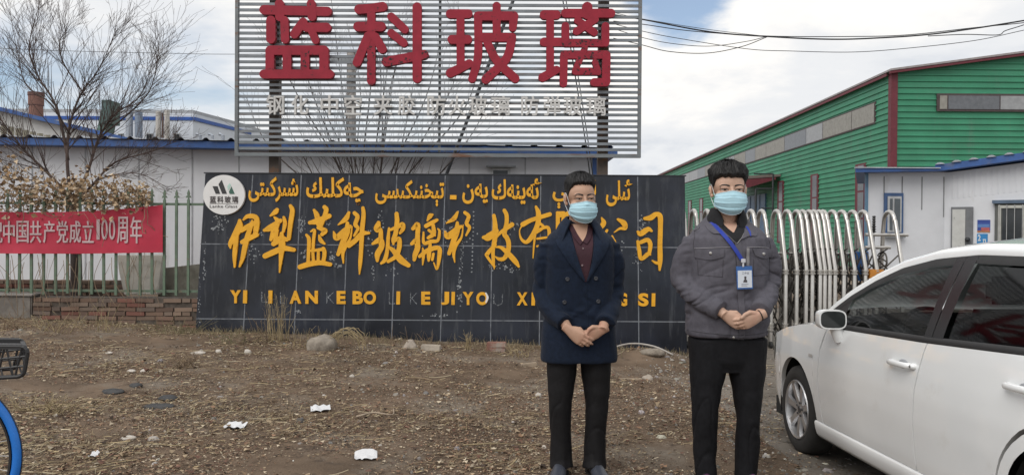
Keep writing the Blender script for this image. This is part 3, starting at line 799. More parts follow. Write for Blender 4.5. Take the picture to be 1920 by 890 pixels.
# ================================================================== FACTORY BEHIND, LEFT
wht = mat('factory_white', (.62, .66, .72), rough=.6, var=.06, vs=.6)
stripe = mat('stripe_blue', (.02, .085, .34), rough=.5)
def factory():
    D = 55.0
    t = thing('factory_hall', at(220, 300, D + 6), 'large far white factory hall with a blue stripe under its roof', 'factory')
    a = at(60, 214, D); c = at(362, 213, D); e = at(470, 300, 63.0)
    zt = c.z
    mb = MB()
    q = [Vector((a.x - 12, D, -1)), Vector((c.x, D, -1)), Vector((e.x, 63, -1)), Vector((e.x, 80, -1)), Vector((a.x - 12, 80, -1))]
    mb.prism(q, (0, 0, zt + 1)); mb.build('wall', wht, t)
    mb = MB()
    mb.box((a.x - 12, D - .06, at(300, 225.5, D).z), (c.x, D - .005, at(300, 219, D).z))
    n = Vector((e.x - c.x, 8, 0)); nn = Vector((n.y, -n.x, 0)).normalized() * .06
    za, zb = at(300, 225.5, D).z, at(300, 219, D).z
    mb.prism([Vector((c.x + .05, D, za)), Vector((c.x + .05, D, zb)), Vector((e.x, 63, zb)), Vector((e.x, 63, za))], nn)
    mb.build('blue_band', stripe, t)
    mb = MB(); mb.prism([p + Vector((0, 0, zt + 1.0)) for p in q], (0, 0, .25)); mb.build('parapet', mat('parapet_grey', (.36, .38, .41), rough=.6), t)
    for x0, x1, y0, y1 in ((222, 232, 250, 257), (275, 287, 250, 266), (327, 338, 250, 266)):
        p, r = at(x0, y1, D), at(x1, y0, D)
        mb = MB(); mb.box((p.x, D - .1, p.z), (r.x, D - .004, r.z)); w = mb.build('window', mat('window_frame_white', (.45, .46, .47)), t)
        mb = MB(); k = (r.x - p.x) * .12
        for i in range(2):
            xx = p.x + k + i * (r.x - p.x - k) / 2
            mb.box((xx, D - .13, p.z + .08), (xx + (r.x - p.x) / 2 - k * 1.3, D - .105, r.z - .08))
        mb.build('pane', mat('dark_glass', (.03, .035, .04)), w)
    for x0, x1, y0, col in ((236, 249, 196, 0), (253, 267, 210, 1), (292, 302, 209, 2), (303, 307, 212, 3), (308, 318, 207, 2)):
        p, r = at(x0, 280, D - 1.5), at(x1, y0, D - 1.5)
        m = [mat('duct_steel', (.34, .37, .42), rough=.45, metal=.3), mat('duct_blue_grey', (.20, .24, .31), rough=.5), mat('duct_beige', (.46, .44, .41), rough=.5), mat('duct_rust', (.13, .085, .07), rough=.8)][col]
        mb = MB(); mb.tube([(((p.x + r.x) / 2), D - 1.5, p.z - 4), ((p.x + r.x) / 2, D - 1.5, r.z)], (r.x - p.x) / 2, 14); mb.build('duct', m, t, smooth=True)
    for x in (375, 398, 418):
        p = at(x, 266, D - 1); mb = MB(); mb.tube([(p.x, p.y, p.z - 2), (p.x, p.y, p.z + .45), (p.x - .25, p.y, p.z + .55)], .12, 8); mb.build('vent_pipe', mat('duct_steel', (.3, .3, .3)), t)
    # near gable with blue verge
    D = 30.0
    t = thing('gabled_workshop', at(60, 300, D + 3), 'white gabled workshop with a sloping blue roof verge and ribbed olive cladding', 'workshop')
    p0, p1 = at(-10, 206, D), at(258, 270, D)
    sl = (p1.z - p0.z) / (p1.x - p0.x)
    xr = p0.x - 4; zr_ = p0.z - 4 * sl
    xl = xr - (p1.x - xr)
    zb = p1.z
    mb = MB(); mb.prism([(xl, D, -1), (p1.x, D, -1), (p1.x, D, zb), (xr, D, zr_), (xl, D, zb)], (0, 14, 0)); mb.build('wall', mat('workshop_white', (.55, .55, .54), rough=.6, var=.06), t)
    mb = MB(); th = .16
    for (xa, za, xb, zb2) in ((xr, zr_, p1.x + .5, zb + sl * .5), (xl - .5, zb + sl * .5, xr, zr_)):
        mb.prism([(xa, D - .35, za + .01), (xb, D - .35, zb2 + .01), (xb, D - .35, zb2 + th), (xa, D - .35, za + th)], (0, 14.5, 0))
    mb.build('roof', blue, t)
    mb = MB(); x = xl; tops = []
    c0, c1 = at(-10, 232, D), at(130, 264, D); s2_ = (c1.z - c0.z) / (c1.x - c0.x)
    x = c0.x - 2
    while x < c1.x + 1.5:
        z = c0.z + s2_ * (x - c0.x)
        mb.prism([(x, D - .005, -1), (x + .12, D - .07, -1), (x + .24, D - .005, -1)], (0, 0, z + 1)); x += .28
    mb.build('ribbed_cladding', mat('olive_cladding', (.27, .255, .20), rough=.7, var=.2), t)
    # brick chimney
    D = 40.0
    p, r = at(55.5, 230, D), at(80, 184, D)
    cx = (p.x + r.x) / 2; w = (r.x - p.x) / 2
    t = thing('brick_chimney', (cx, D, -1), 'short fat round brick chimney rising behind the workshop roof', 'chimney')
    bm_ = mat('chimney_brick', (.21, .105, .075), rough=.9, var=.3, vs=9, stretch=(1, 1, 4))
    mb = MB(); mb.lathe([(-.0, w * 1.12), (p.z + 1, w * 1.0), (r.z + .6, w * .98), (r.z + .62, w * 1.08), (r.z + 1.1, w * 1.08)], (cx, D, -1), 'Z', 20); mb.build('stack', bm_, t, smooth=True)
    mb = MB(); mb.lathe([(r.z + 1.105, w * 1.16), (r.z + 1.28, w * 1.16), (r.z + 1.28, w * .8), (r.z + 1.12, w * .8)], (cx, D, -1), 'Z', 20); mb.build('rim', mat('chimney_rim', (.14, .07, .055), rough=.9, var=.3), t, smooth=True)
    # green conveyor
    D = 45.0
    a, b = at(168, 262, D), at(200, 196, D)
    t = thing('conveyor_chute', (a.x, D, a.z - 4), 'green steel conveyor chute sloping up past the factory roof', 'conveyor')
    mb = MB(); w = .32
    mb.prism([(a.x - w, D, a.z - 3), (a.x + w, D, a.z - 3), (b.x + w * .6, D, b.z), (b.x - w, D, b.z - .3)], (0, 1.0, 0)); mb.build('chute', mat('conveyor_green', (.085, .14, .12), rough=.6, var=.25), t)
    mb = MB(); mb.box((b.x - .25, D - .1, b.z - 1.1), (b.x + .22, D + 1.1, b.z + .25)); mb.build('head_box', mat('conveyor_dark', (.07, .115, .10), rough=.6), t)
factory()

# ================================================================== POLES AND WIRES
def pole(name, pts, r, m, label, cat, sides=12):
    t = thing(name, pts[0], label, cat); mb = MB(); mb.tube(pts, r, sides); mb.build('shaft', m, t, smooth=True); return t
conc = mat('concrete', (.30, .275, .255), rough=.9, var=.2, vs=5)
p = at(659, 96, 20)
ut = pole('utility_pole', [(p.x, 20, -.4), (p.x, 20, p.z)], [.16, .115], conc, 'pale concrete utility pole standing behind the billboard slats', 'utility pole')
mb = MB(); 
for dz in (.25, .75): mb.box((p.x - .7, 19.84, p.z - dz - .05), (p.x + .7, 19.90, p.z - dz + .03))
mb.build('crossarm', mat('galvanised', (.22, .23, .24), rough=.5, metal=.5), ut)
a, b = at(738, 592, 12.6), at(1003, -105, 12.6)
pole('leaning_pole', [(a.x, 12.6, g1(a.x, 12.6)), tuple(b)], .028, mat('dark_steel', (.06, .062, .068), rough=.5, metal=.3), 'thin dark steel pole leaning right behind the billboard', 'pole')
wirem = mat('wire_black', (.018, .018, .02), rough=.5)
def wire(name, pts, D, r, label, group, cat='wire', m=wirem):
    if isinstance(D, (int, float)): D = [D] * len(pts)
    P = [at(x, y, d) for (x, y), d in zip(pts, D)]
    C = catmull(P, 10 * (len(P) - 1))
    mb = MB(); mb.tube(C, r, 5)
    o = mb.build(name, m, smooth='all'); tag(o, label, cat, group)
wire('guy_wire', [(1118, 420), (1094, 240), (1052, -20)], 12.2, .010, 'dark guy wire slanting behind the rightmost red character, left one of two', 'guy wires behind the billboard', 'guy wire')
wire('guy_wire', [(1124, 420), (1099, 240), (1058, -20)], 12.25, .008, 'thinner guy wire slanting behind the rightmost red character, right one of two', 'guy wires behind the billboard', 'guy wire')
G = 'power lines above the green warehouse'
wire('power_line', [(1150, 28), (1205, 37), (1330, 60), (1440, 69), (1550, 74), (1640, 72), (1760, 63), (1920, 39), (2010, 22)], 22, .022, 'thick bundled black power line, lowest of the upper cables over the green warehouse', G)
wire('power_line', [(1150, 40), (1205, 46), (1300, 59), (1440, 68), (1590, 69), (1700, 66), (1830, 52), (1920, 43), (2010, 30)], 22.4, .013, 'thin black cable twined round the thick bundled power line', G)
wire('power_line', [(1150, 24), (1205, 36), (1330, 56), (1450, 70)], 23, .009, 'thin short wire running down from the billboard top to the cable bundle', G)
wire('power_line', [(1150, 45), (1205, 59), (1270, 72), (1400, 92), (1480, 96), (1600, 98), (1710, 90), (1830, 76), (1920, 57), (2010, 38)], 22, .010, 'single lower black wire sagging below the cable bundle', G)
wire('power_line', [(1150, 54), (1205, 71), (1260, 82), (1330, 87), (1400, 78), (1437, 69)], 22.6, .010, 'wire looping from the billboard edge up to the bundle, upper loop', G)
wire('power_line', [(1150, 72), (1205, 85), (1255, 97), (1325, 100), (1390, 88), (1440, 69)], 22.8, .012, 'wire looping from the billboard edge up to the bundle, lowest loop', G)
wire('power_line', [(1740, 68), (1810, 65), (1870, 66), (1885, 58), (1920, 47), (2000, 20)], 21.7, .013, 'kinked black cable end near the right edge of the sky', G)
wire('thin_wire', [(-60, 88), (100, 95), (300, 100), (435, 102), (700, 100)], 24, .008, 'single thin wire crossing the sky above the bare tree', None)

# ================================================================== GREEN WAREHOUSE
def warehouse():
    D = 32.0
    grn = wear(mat('green_siding', (.055, .265, .155), rough=.55, var=.10, vs=.7, spec=.35), (.075, .225, .145), .8, .5, .8, stretch=(.4, .4, 3))
    wear(grn, (.13, .22, .17), 1.6, .58, .80, stretch=(1.2, 1.2, .12), seed=3)
    ct = at(1674, 135, D); Xc = ct.x; ez = ct.z
    t = thing('green_warehouse', (Xc + 13, D + 28, -1), 'big green ribbed steel warehouse with dark red corner trim and strip windows', 'warehouse')
    v0 = ray(1000, 431); dr = Vector((v0.x / v0.y, 1, 0))
    Lw = 62.0
    W = 26.0; sl = .14
    mb = MB()
    pitch, dep = .25, .045
    z = -1.0
    def prof():
        zz = -1.0; out = []
        while zz < ez + sl * W / 2 + .2:
            out += [(zz, 0.0), (zz + .175, 0.004), (zz + .19, -dep), (zz + .235, -dep)]; zz += pitch
        return out
    PR = prof()
    # gable end
    G = []
    for zz, d in PR:
        xa, xb = Xc, Xc + W
        if zz > ez: k = min((zz - ez) / sl, W / 2); xa += k; xb -= k
        G.append([(xa, D + d, zz), (xb, D + d, zz)])
    mb.grid(G)
    # long side
    n = Vector((-1, dr.x, 0)).normalized()
    G = []
    for zz, d in PR:
        if zz > ez: break
        a = Vector((Xc, D, zz)) - n * d; 
        a = Vector((Xc, D, zz)) + n * (-d); b = a + dr * Lw
        G.append([a, b])
    G.append([Vector((Xc, D, ez)), Vector((Xc, D, ez)) + dr * Lw])
    mb.grid(G)
    mb.build('wall', grn, t)
    A = lambda s, z, o=0.0: Vector((Xc, D, z)) + dr * s + n * o        # point on the long side
    mar = mat('maroon_trim', (.14, .024, .036), rough=.6, var=.12)
    mb = MB(); mb.box((Xc - .10, D - .09, -1), (Xc + .17, D + .16, ez - .02)); mb.build('corner_trim', mar, t)
    # roof
    rg = mat('roof_grey', (.30, .27, .27), rough=.5, var=.12)
    mb = MB()
    rl = [(Xc - .25, ez - .25 * sl + .02), (Xc + W / 2, ez + sl * W / 2 + .02), (Xc + W + .25, ez - .25 * sl + .02)]
    for i in range(2):
        (xa, za), (xb, zb) = rl[i], rl[i + 1]
        q = [Vector((xa, D - .35, za)), Vector((xb, D - .35, zb)), Vector((xb, D - .35, zb + .08)), Vector((xa, D - .35, za + .08))]
        mb.prism(q, dr * (Lw + .5))
    mb.build('roof', rg, t)
    mb = MB()
    for i in range(2):
        (xa, za), (xb, zb) = rl[i], rl[i + 1]
        mb.prism([Vector((xa, D - .32, za - .11)), Vector((xb, D - .32, zb - .11)), Vector((xb, D - .32, zb - .006)), Vector((xa, D - .32, za - .006))], (0, .1, 0))
    mb.build('verge_trim', mar, t)
    mb = MB(); mb.prism([A(.1, ez - .16, .22), A(.1, ez - .04, .22), A(.1, ez - .04, .18), A(.1, ez - .16, .18)], dr * (Lw - .2)); mb.build('eaves_trim', mar, t)
    # strip window on the long side
    gls = [mat('skylight_grey', (.30, .31, .32), rough=.4, var=.1), mat('skylight_dark', (.13, .14, .155), rough=.3), mat('skylight_tan', (.27, .26, .23), rough=.5)]
    fm = mat('window_frame_dark', (.07, .05, .05), rough=.6)
    z0, z1 = 6.22, 7.05
    S0 = 1.5
    mb = MB(); mb.prism([A(S0, z0 - .06, .05), A(S0, z1 + .06, .05), A(S0, z1 + .06, .0), A(S0, z0 - .06, .0)], dr * 57); w = mb.build('window', fm, t)
    q = MB(); s = S0 + .08; r = random.Random(3); i = 0
    while s < S0 + 56:
        L = r.choice((2.4, 3.0, 3.6)); e = min(s + L, S0 + 56.8)
        q.mi = r.choice((0, 0, 0, 1, 2)) if i != 0 else 2
        q.poly([A(s, z0, .062), A(e - .05, z0, .062), A(e - .05, z1, .062), A(s, z1, .062)]); s = e; i += 1
    q.build('pane', gls, w)
    # gable strip window
    a, b = at(1755, 176, D), at(1990, 211, D)
    mb = MB(); mb.box((a.x, D - .10, b.z), (b.x, D - .03, a.z)); w = mb.build('window', fm, t)
    q = MB(); xs = [a.x + .1, a.x + .45, a.x + 2.6, a.x + 4.2, b.x - .1]
    for i in range(4): q.mi = (2, 1, 0, 1)[i]; q.box((xs[i], D - .125, b.z + .09), (xs[i + 1] - .05, D - .105, a.z - .09))
    q.build('pane', gls, w)
    # tall narrow windows along the side
    def sd(px): # distance along the side seen at column px
        r_ = ray(px, 400); k = r_.x / r_.y
        return (k * D - Xc) / (dr.x - k)
    for xa, xb, zt in ((1624, 1605, 4.55), (1535, 1521, 4.5), (1470, 1459, 4.5), (1318.5, 1312.5, 4.4), (1297, 1291, 4.4)):
        s0, s1 = sd(xa), sd(xb)
        q = MB(); q.prism([A(s0, .8, .06), A(s0, zt, .06), A(s0, zt, .0), A(s0, .8, .0)], dr * (s1 - s0)); w = q.build('window', mar, t)
        e = (s1 - s0) * .12; q = MB()
        for k in range(3):
            za = .9 + k * (zt - .9) / 3; zb = za + (zt - .9) / 3 - .08
            q.poly([A(s0 + e, za, .075), A(s1 - e * 2.5, za, .075), A(s1 - e * 2.5, zb, .075), A(s0 + e, zb, .075)])
        q.build('pane', gls[1], w)
    s0, s1 = sd(1437), sd(1386)
    q = MB(); q.prism([A(s0, -.9, .10), A(s0, 3.9, .10), A(s0, 3.9, 0), A(s0, -.9, 0)], dr * (s1 - s0)); d = q.build('door', mat('door_blue', (.10, .19, .32), rough=.5, var=.1), t)
    q = MB()
    for k in range(1, 6): q.prism([A(s0 + (s1 - s0) * k / 6, -.8, .13), A(s0 + (s1 - s0) * k / 6, 3.85, .13), A(s0 + (s1 - s0) * k / 6, 3.85, .105), A(s0 + (s1 - s0) * k / 6, -.8, .105)], dr * .12)
    q.build('door_rib', mat('door_blue_dark', (.05, .10, .18), rough=.5), d)
    s0 = sd(1464)
    q = MB(); q.prism([A(s0, 4.62, 2.1), A(s0, 4.80, 2.1), A(s0, 4.92, .02), A(s0, 4.78, .02)], dr * 7.5); cn = q.build('canopy', mat('canopy_grey', (.17, .13, .12), rough=.6), t)
    q = MB(); q.prism([A(s0 + .02, 4.05, 2.12), A(s0 + .02, 4.60, 2.12), A(s0 + .02, 4.72, .3), A(s0 + .02, 4.60, .3)], dr * 7.4); q.build('fascia', mar, cn)
    # dark railing before the door
    D2 = 40.0
    b0 = at(1416, 455, D2)
    r = thing('steel_railing', (b0.x, D2, -.9), 'tall dark steel rail frame standing before the blue warehouse door', 'railing')
    q = MB()
    x0, x1 = at(1417, 400, D2).x, at(1449, 400, D2).x; z1_ = at(1430, 354, D2).z; zt = at(1430, 326, D2).z
    for x in (x0, x1): q.tube([(x, D2, -.9), (x, D2, z1_ if x == x0 else zt)], .05, 6)
    q.tube([(x0, D2, z1_), (x1, D2, z1_)], .05, 6); q.tube([(x0 + .3, D2, z1_ - 1), (x1, D2, z1_ - 1)], .04, 6); q.tube([(x1, D2, zt), (x1 - 1.0, D2, zt)], .04, 6)
    q.build('rail_frame', mat('black_steel', (.02, .022, .025), rough=.5), r)
warehouse()

# ================================================================== GUARD HOUSES
def guard():
    D = 16.0
    a, c = at(1624, 400, D), at(1771, 400, D)
    zt = at(1700, 322, D).z
    t = thing('gate_house', ((a.x + c.x) / 2, D + 2, -.3), 'white panel gate house with blue roof edge and one blue framed window', 'gate house')
    k4 = (D + 4) / D; mb = MB(); mb.prism([(a.x, D, -.6), (c.x + .3, D, -.6), (c.x + 3, D + 4, -.6), (a.x * k4 + .05, D + 4, -.6)], (0, 0, zt + .6)); mb.build('wall', panel, t)
    mb = MB(); mb.box((a.x - .015, D - .02, -.5), (a.x + .03, D + .05, zt - .02)); mb.build('corner_trim', mat('corner_blue', (.10, .20, .30), rough=.5), t)
    for px, z0 in ((1657, .3), (1691, .3), (1728, 1.9), (1769, 1.75)):
        p = at(px, 400, D); mb = MB(); mb.box((p.x - .010, D - .008, z0 if px > 1700 else 2.1), (p.x + .010, D - .001, zt - .1)); mb.build('joint_strip', mat('joint_dark', (.22, .225, .23), rough=.7), t)
    r0, r1 = at(1604, 316, D - .35), at(1762, 313, D - .35)
    mb = MB(); h = .075
    mb.prism([Vector((r0.x, D - .35, r0.z - h)), Vector((r1.x, D - .35, r1.z - h)), Vector((r1.x, D - .35, r1.z)), Vector((r0.x, D - .35, r0.z))], (2.0, 4.4, .05)); mb.build('roof', blue, t)
    mb = MB(); mb.box((r0.x, D - .39, r0.z + .012), (r1.x, D - .30, r0.z + .03)); mb.build('roof_flashing', mat('flashing_pale', (.45, .48, .52), rough=.5), t)
    w0, w1 = at(1656, 441, D), at(1691.5, 362, D)
    mb = MB(); mb.box((w0.x, D - .06, w0.z), (w1.x, D - .002, w1.z)); w = mb.build('window', mat('window_blue', (.05, .10, .22), rough=.5), t)
    k = (w1.x - w0.x)
    mb = MB(); mb.box((w0.x + .05, D - .085, w0.z + .07), (w1.x - .05, D - .065, w1.z - .07)); mb.build('frame', mat('window_frame_white', (.4, .4, .4)), w)
    mb = MB(); z0, z1 = w0.z + .11, w1.z - .12; xm = w0.x + .05 + (k - .1) * .40
    mb.box((w0.x + .09, D - .10, z0), (xm - .02, D - .088, z1)); mb.box((xm + .02, D - .10, z0), (w1.x - .085, D - .088, z1)); mb.build('pane', mat('pane_grey', (.075, .09, .10), rough=.12), w)
    mb = MB(); mb.box((w0.x - .01, D - .12, w0.z - .05), (w1.x + .02, D - .003, w0.z - .005)); mb.build('sill', mat('grey_metal', (.2, .2, .2)), w)
    # right block, its face turned towards the left
    ang = R(40); u = Vector((math.cos(ang), -math.sin(ang), 0)); n = Vector((-math.sin(ang), -math.cos(ang), 0))
    O = Vector((c.x, D, 0))
    t2 = thing('guard_office', O + u * 2.5 - n * 2, 'white guard office with rising blue roof, narrow white door and barred window', 'guard office')
    Q = lambda s, z, o=0.0: O + u * s + n * o + Vector((0, 0, z))
    def sat(px):
        r_ = ray(px, 400); k = r_.x / r_.y
        return (k * O.y - O.x) / (u.x - k * u.y)
    def zat(px, py):
        s = sat(px); y = (O + u * s).y; return at(px, py, y).z
    z0 = zat(1772, 324) ; z1 = zat(1918, 305); s1 = sat(1918); sl = (z1 - z0) / s1
    SL = 6.0
    mb = MB(); mb.prism([Q(0, -.6), Q(SL, -.6), Q(SL, z0 + sl * SL), Q(0, z0)], -n * 4); mb.build('wall', panel, t2)
    mb = MB(); s = 0.12   # ribbed upper cladding
    while s < SL: mb.prism([Q(s, z0 + sl * s - .55, .0), Q(s + .03, z0 + sl * s - .55, .008), Q(s + .06, z0 + sl * s - .55, .0)], (0, 0, .5)); s += .10
    mb.build('ribbed_cladding', panel, t2)
    zr0, zr1 = zat(1760, 323), zat(1919, 301.5)
    slr = (zr1 - zr0) / (sat(1919) - sat(1760))
    mb = MB(); a_ = -.12; hh = .13
    mb.prism([Q(a_, zr0, .32), Q(SL + .3, zr0 + slr * (SL + .42), .32), Q(SL + .3, zr0 + slr * (SL + .42) + hh, .32), Q(a_, zr0 + hh, .32)], -n * 4.6); mb.build('roof', blue, t2)
    mb = MB(); s = a_
    while s < SL:
        z = zr0 + slr * (s - a_) + hh
        mb.prism([Q(s, z + .003, .36), Q(s + .06, z + .045, .36), Q(s + .12, z + .045, .36), Q(s + .17, z + .012, .36)], -n * 4.5); s += .30
    mb.build('roof_rib', mat('roof_sheet_grey', (.3, .3, .3)), t2)
    # door
    sa, sb = sat(1784), sat(1825); zd = zat(1800, 388)
    mb = MB(); mb.prism([Q(sa, -.4, .05), Q(sb, -.4, .05), Q(sb, zd, .05), Q(sa, zd, .05)], -n * .045)
    d = mb.build('door', mat('door_frame_dark', (.16, .165, .175), rough=.6), t2)
    mb = MB(); mb.prism([Q(sa + .03, -.4, .075), Q(sb - .13, -.4, .075), Q(sb - .13, zd - .05, .075), Q(sa + .03, zd - .05, .075)], -n * .022)
    dl = mat('door_white', (.5, .5, .48), rough=.55, var=.08); wear(dl, (.06, .07, .06), 7, .66, .69, stretch=(2, 2, .8))
    mb.build('door_leaf', dl, d)
    mb = MB(); mb.ell(Q(sb - .08, zat(1818, 449), .11), .05, 10, 8); mb.build('handle', mat('black_steel', (.02, .02, .02)), d, smooth=True)
    # sliding window with bars
    sa, sb = sat(1866), sat(1866) + 1.25; zt2 = zat(1880, 382); zb2 = zt2 - 1.15
    mb = MB(); mb.prism([Q(sa, zb2, .06), Q(sb, zb2, .06), Q(sb, zt2, .06), Q(sa, zt2, .06)], -n * .055); w = mb.build('window', mat('window_recess', (.10, .105, .10), rough=.6), t2)
    mb = MB(); mb.prism([Q(sa - .04, zt2 + .005, .12), Q(sb + .05, zt2 + .005, .12), Q(sb + .05, zt2 + .07, .12), Q(sa - .04, zt2 + .07, .12)], -n * .11); mb.build('lintel', mat('lintel_blue', (.09, .13, .19), rough=.6), w)
    mb = MB()
    for k in range(3):
        s = sa + .06 + k * .42; 
        mb.prism([Q(s, zb2, .09), Q(s + .05, zb2, .09), Q(s + .05, zt2 - .03, .09), Q(s, zt2 - .03, .09)], -n * .028)
    mb.prism([Q(sa + .06, zt2 - .09, .093), Q(sb - .05, zt2 - .09, .093), Q(sb - .05, zt2 - .035, .093), Q(sa + .06, zt2 - .035, .093)], -n * .025)
    mb.build('frame', mat('frame_cream', (.47, .47, .43), rough=.5), w)
    mb = MB(); mb.mi = 0
    for k in range(2):
        s = sa + .13 + k * .42; mb.mi = k
        mb.poly([Q(s, zb2 + .05, .066), Q(s + .34, zb2 + .05, .066), Q(s + .34, zt2 - .1, .066), Q(s, zt2 - .1, .066)])
    mb.build('pane', [mat('dark_glass', (.03, .03, .03)), mat('pane_green', (.035, .09, .085), rough=.15)], w)
    mb = MB()
    for k in range(9): mb.tube([Q(sa + .08 + k * .13, zb2, .105), Q(sa + .08 + k * .13, zt2 - .02, .105)], .007, 5)
    mb.build('bar', mat('bar_pale', (.4, .4, .4), rough=.5), w)
    # two notices on the office wall
    def poster(px0, py0, px1, py1, label, cols, marks):
        s0, s1_ = sat(px0), sat(px1); za, zb = zat(px0, py0), zat(px0, py1)
        q = MB(); q.prism([Q(s0, zb, .012), Q(s1_, zb, .012), Q(s1_, za, .012), Q(s0, za, .012)], -n * .011)
        tp = thing('wall_poster', Q((s0 + s1_) / 2, zb, .01), label, 'poster', 'posters on the guard office wall')
        q.build('sheet', cols[0], tp)
        for (u0, v0, u1, v1, m) in marks:
            q = MB(); ss = lambda k: s0 + (s1_ - s0) * k; vv = lambda k: za + (zb - za) * k
            q.prism([Q(ss(u0), vv(v1), .016), Q(ss(u1), vv(v1), .016), Q(ss(u1), vv(v0), .016), Q(ss(u0), vv(v0), .016)], -n * .003); q.build('print', m, tp)
        return tp, (s0, s1_, za, zb)
    pb = mat('poster_blue', (.035, .07, .30), rough=.4, var=.2); pr = mat('poster_red', (.42, .10, .10), rough=.4, var=.2, vs=12); po = mat('poster_orange', (.42, .16, .06), rough=.4)
    pm_ = mat('poster_midblue', (.10, .20, .45), rough=.4, var=.15, vs=14); pc = mat('poster_cyan', (.03, .22, .50), rough=.4, var=.15); pw = mat('poster_white', (.62, .66, .68), rough=.5)
    poster(1833, 412, 1857, 435, 'blue and red picture poster, upper of two on the guard office wall', [pb], [(.04, .35, .96, .62, pm_), (.30, .62, .96, .88, pr), (.0, .88, 1, 1, po)])
    tp, (s0, s1_, za, zb) = poster(1832.5, 438, 1852.5, 457, 'bright blue sign with white marks below the picture poster', [pc], [(.55, .52, .85, .62, pw), (.58, .62, .66, .9, pw), (.76, .62, .85, .9, pw)])
    q = MB(); 
    pt = lambda x, y: Q(s0 + (s1_ - s0) * x, za + (zb - za) * y, 0)
    add_text(q, '2', (.08, .10, .36, .72), pt, n, .003, bold=.03, lift=.0135); q.build('numeral', pw, tp)
guard()

# ================================================================== RETRACTABLE GATE
def gate():
    st = mat('stainless', (.56, .54, .51), rough=.30, metal=.85, var=.08, vs=5)
    dkm = mat('gate_dark', (.075, .068, .060), rough=.55, metal=.4, var=.3)
    YG = 10.75
    px = [1426, 1452, 1472, 1489, 1500, 1514, 1522.5, 1531.5, 1541, 1557, 1576, 1596, 1616, 1663] + [1404, 1383, 1362, 1342, 1322, 1297, 1275, 1255]
    px.sort()
    X = [at(p + 3, 420, YG).x for p in px]
    g0 = -.15
    t = thing('sliding_gate', ((X[0] + X[-1]) / 2, YG, g0), 'stainless retractable gate with a row of tall hooked arches beside the sign wall', 'gate')
    for i, x in enumerate(X):
        q = MB(); lean = rnd.uniform(-.012, .012)
        pts = [(x, YG - .40, g0 + .10), (x, YG - .40, .93)]
        pts += [(x + lean, YG - .17, 1.58)]
        for k in range(0, 9):
            a = math.pi * (1 - k / 8 * 1.0) ; pts.append((x + lean, YG + .0 + .15 * math.cos(a), 1.575 + .13 * math.sin(a)))
        pts += [(x + lean, YG + .17, 1.45), (x, YG + .20, .9), (x, YG + .20, g0 + .10)]
        q.tube(pts, .029, 10)
        arch = q.build('arch', st, t, smooth=True)
        for zs in ((.10, .14, .18), (.86, .90)):
            q = MB(); pf = []
            for zz in zs: pf += [(zz - .014, .036), (zz - .008, .045), (zz + .008, .045), (zz + .014, .036)]
            q.lathe(pf, (x, YG - .40, 0), 'Z', 10)
            q.build('collar', st, arch, smooth=True)
        q = MB(); q.lathe([(-.018, .035), (-.012, .05), (.012, .05), (.018, .035)], (x, YG - .40, g0 + .052), 'X', 14); q.build('wheel', mat('wheel_black', (.02, .02, .02), rough=.7), t, smooth=True)
    # scissor links and ornament between arches
    for i in range(len(X) - 1):
        q = MB(); a, b = X[i], X[i + 1]
        for zc in (.15, .55, .95):
            for y in (YG - .30, YG + .1):
                q.tube([(a, y, zc - .16), (b, y + .02, zc + .16)], .011, 5); q.tube([(a, y + .012, zc + .16), (b, y + .03, zc - .16)], .011, 5)
        q.build('scissor_lattice', dkm, t)
        q = MB(); m = (X[i] + X[i + 1]) / 2
        for zc in (.0, .36, .72, 1.02):
            r = .085
            c = [(m + .010 * math.sin(k), YG - .20 + r * math.cos(k) * 1.4, zc + r * math.sin(k) * 1.5) for k in np.linspace(0, 6.283, 13)]
            q.tube(c, .012, 5, cap=False)
            c = [(m, YG - .2 + .14 * math.sin(k * 1.7), zc - .17 + k * .055) for k in np.linspace(0, 6.28, 12)]
            q.tube(c, .010, 5)
        q.build('scroll_pattern', dkm, t, smooth='all')
    q = MB()
    for zc in (.02, 1.12): q.tube([(X[0], YG + .02, zc), (X[-3], YG + .02, zc)], .016, 6)
    for zc, y in ((1.385, YG - .1), (1.21, YG - .1)): q.tube([(X[-2] - .02, y, zc), (X[-1] + (.22 if zc > 1.3 else -.02), y, zc)], .022, 8)
    q.build('rail', st, t, smooth=True)
    q = MB(); xx = X[-2]
    q.box((xx - .10, YG - .44, .80), (xx + .08, YG - .20, .92)); q.build('motor_cover', mat('cover_orange', (.50, .20, .03), rough=.5), t)
    q = MB(); q.box((xx - .16, YG - .1, .75), (xx + .03, YG - .06, 1.15)); q.build('blue_plate', mat('plate_blue', (.04, .13, .36), rough=.4), t)
gate()
# coil-spring lamp-like buffer on a rod between the end arches
p = at(1638.5, 425, 10.9)
t = thing('gate_antenna', (p.x, 10.9, -.15), 'small dark ribbed post between the last two gate arches', 'post')
q = MB(); q.tube([(p.x, 10.9, -.16), (p.x, 10.9, p.z - .05)], .012, 8); q.build('rod', mat('black_steel', (.02, .02, .02)), t)
q = MB(); pr_ = []
for k in range(7): pr_ += [(p.z - .08 + k * .035, .018), (p.z - .07 + k * .035, .035 if k < 3 else .026), (p.z - .055 + k * .035, .018)]
q.lathe([(a - p.z, b) for a, b in pr_], (p.x, 10.9, p.z), 'Z', 12); q.build('ribbed_head', mat('head_dark', (.05, .05, .05), rough=.4, metal=.5), t, smooth=True)
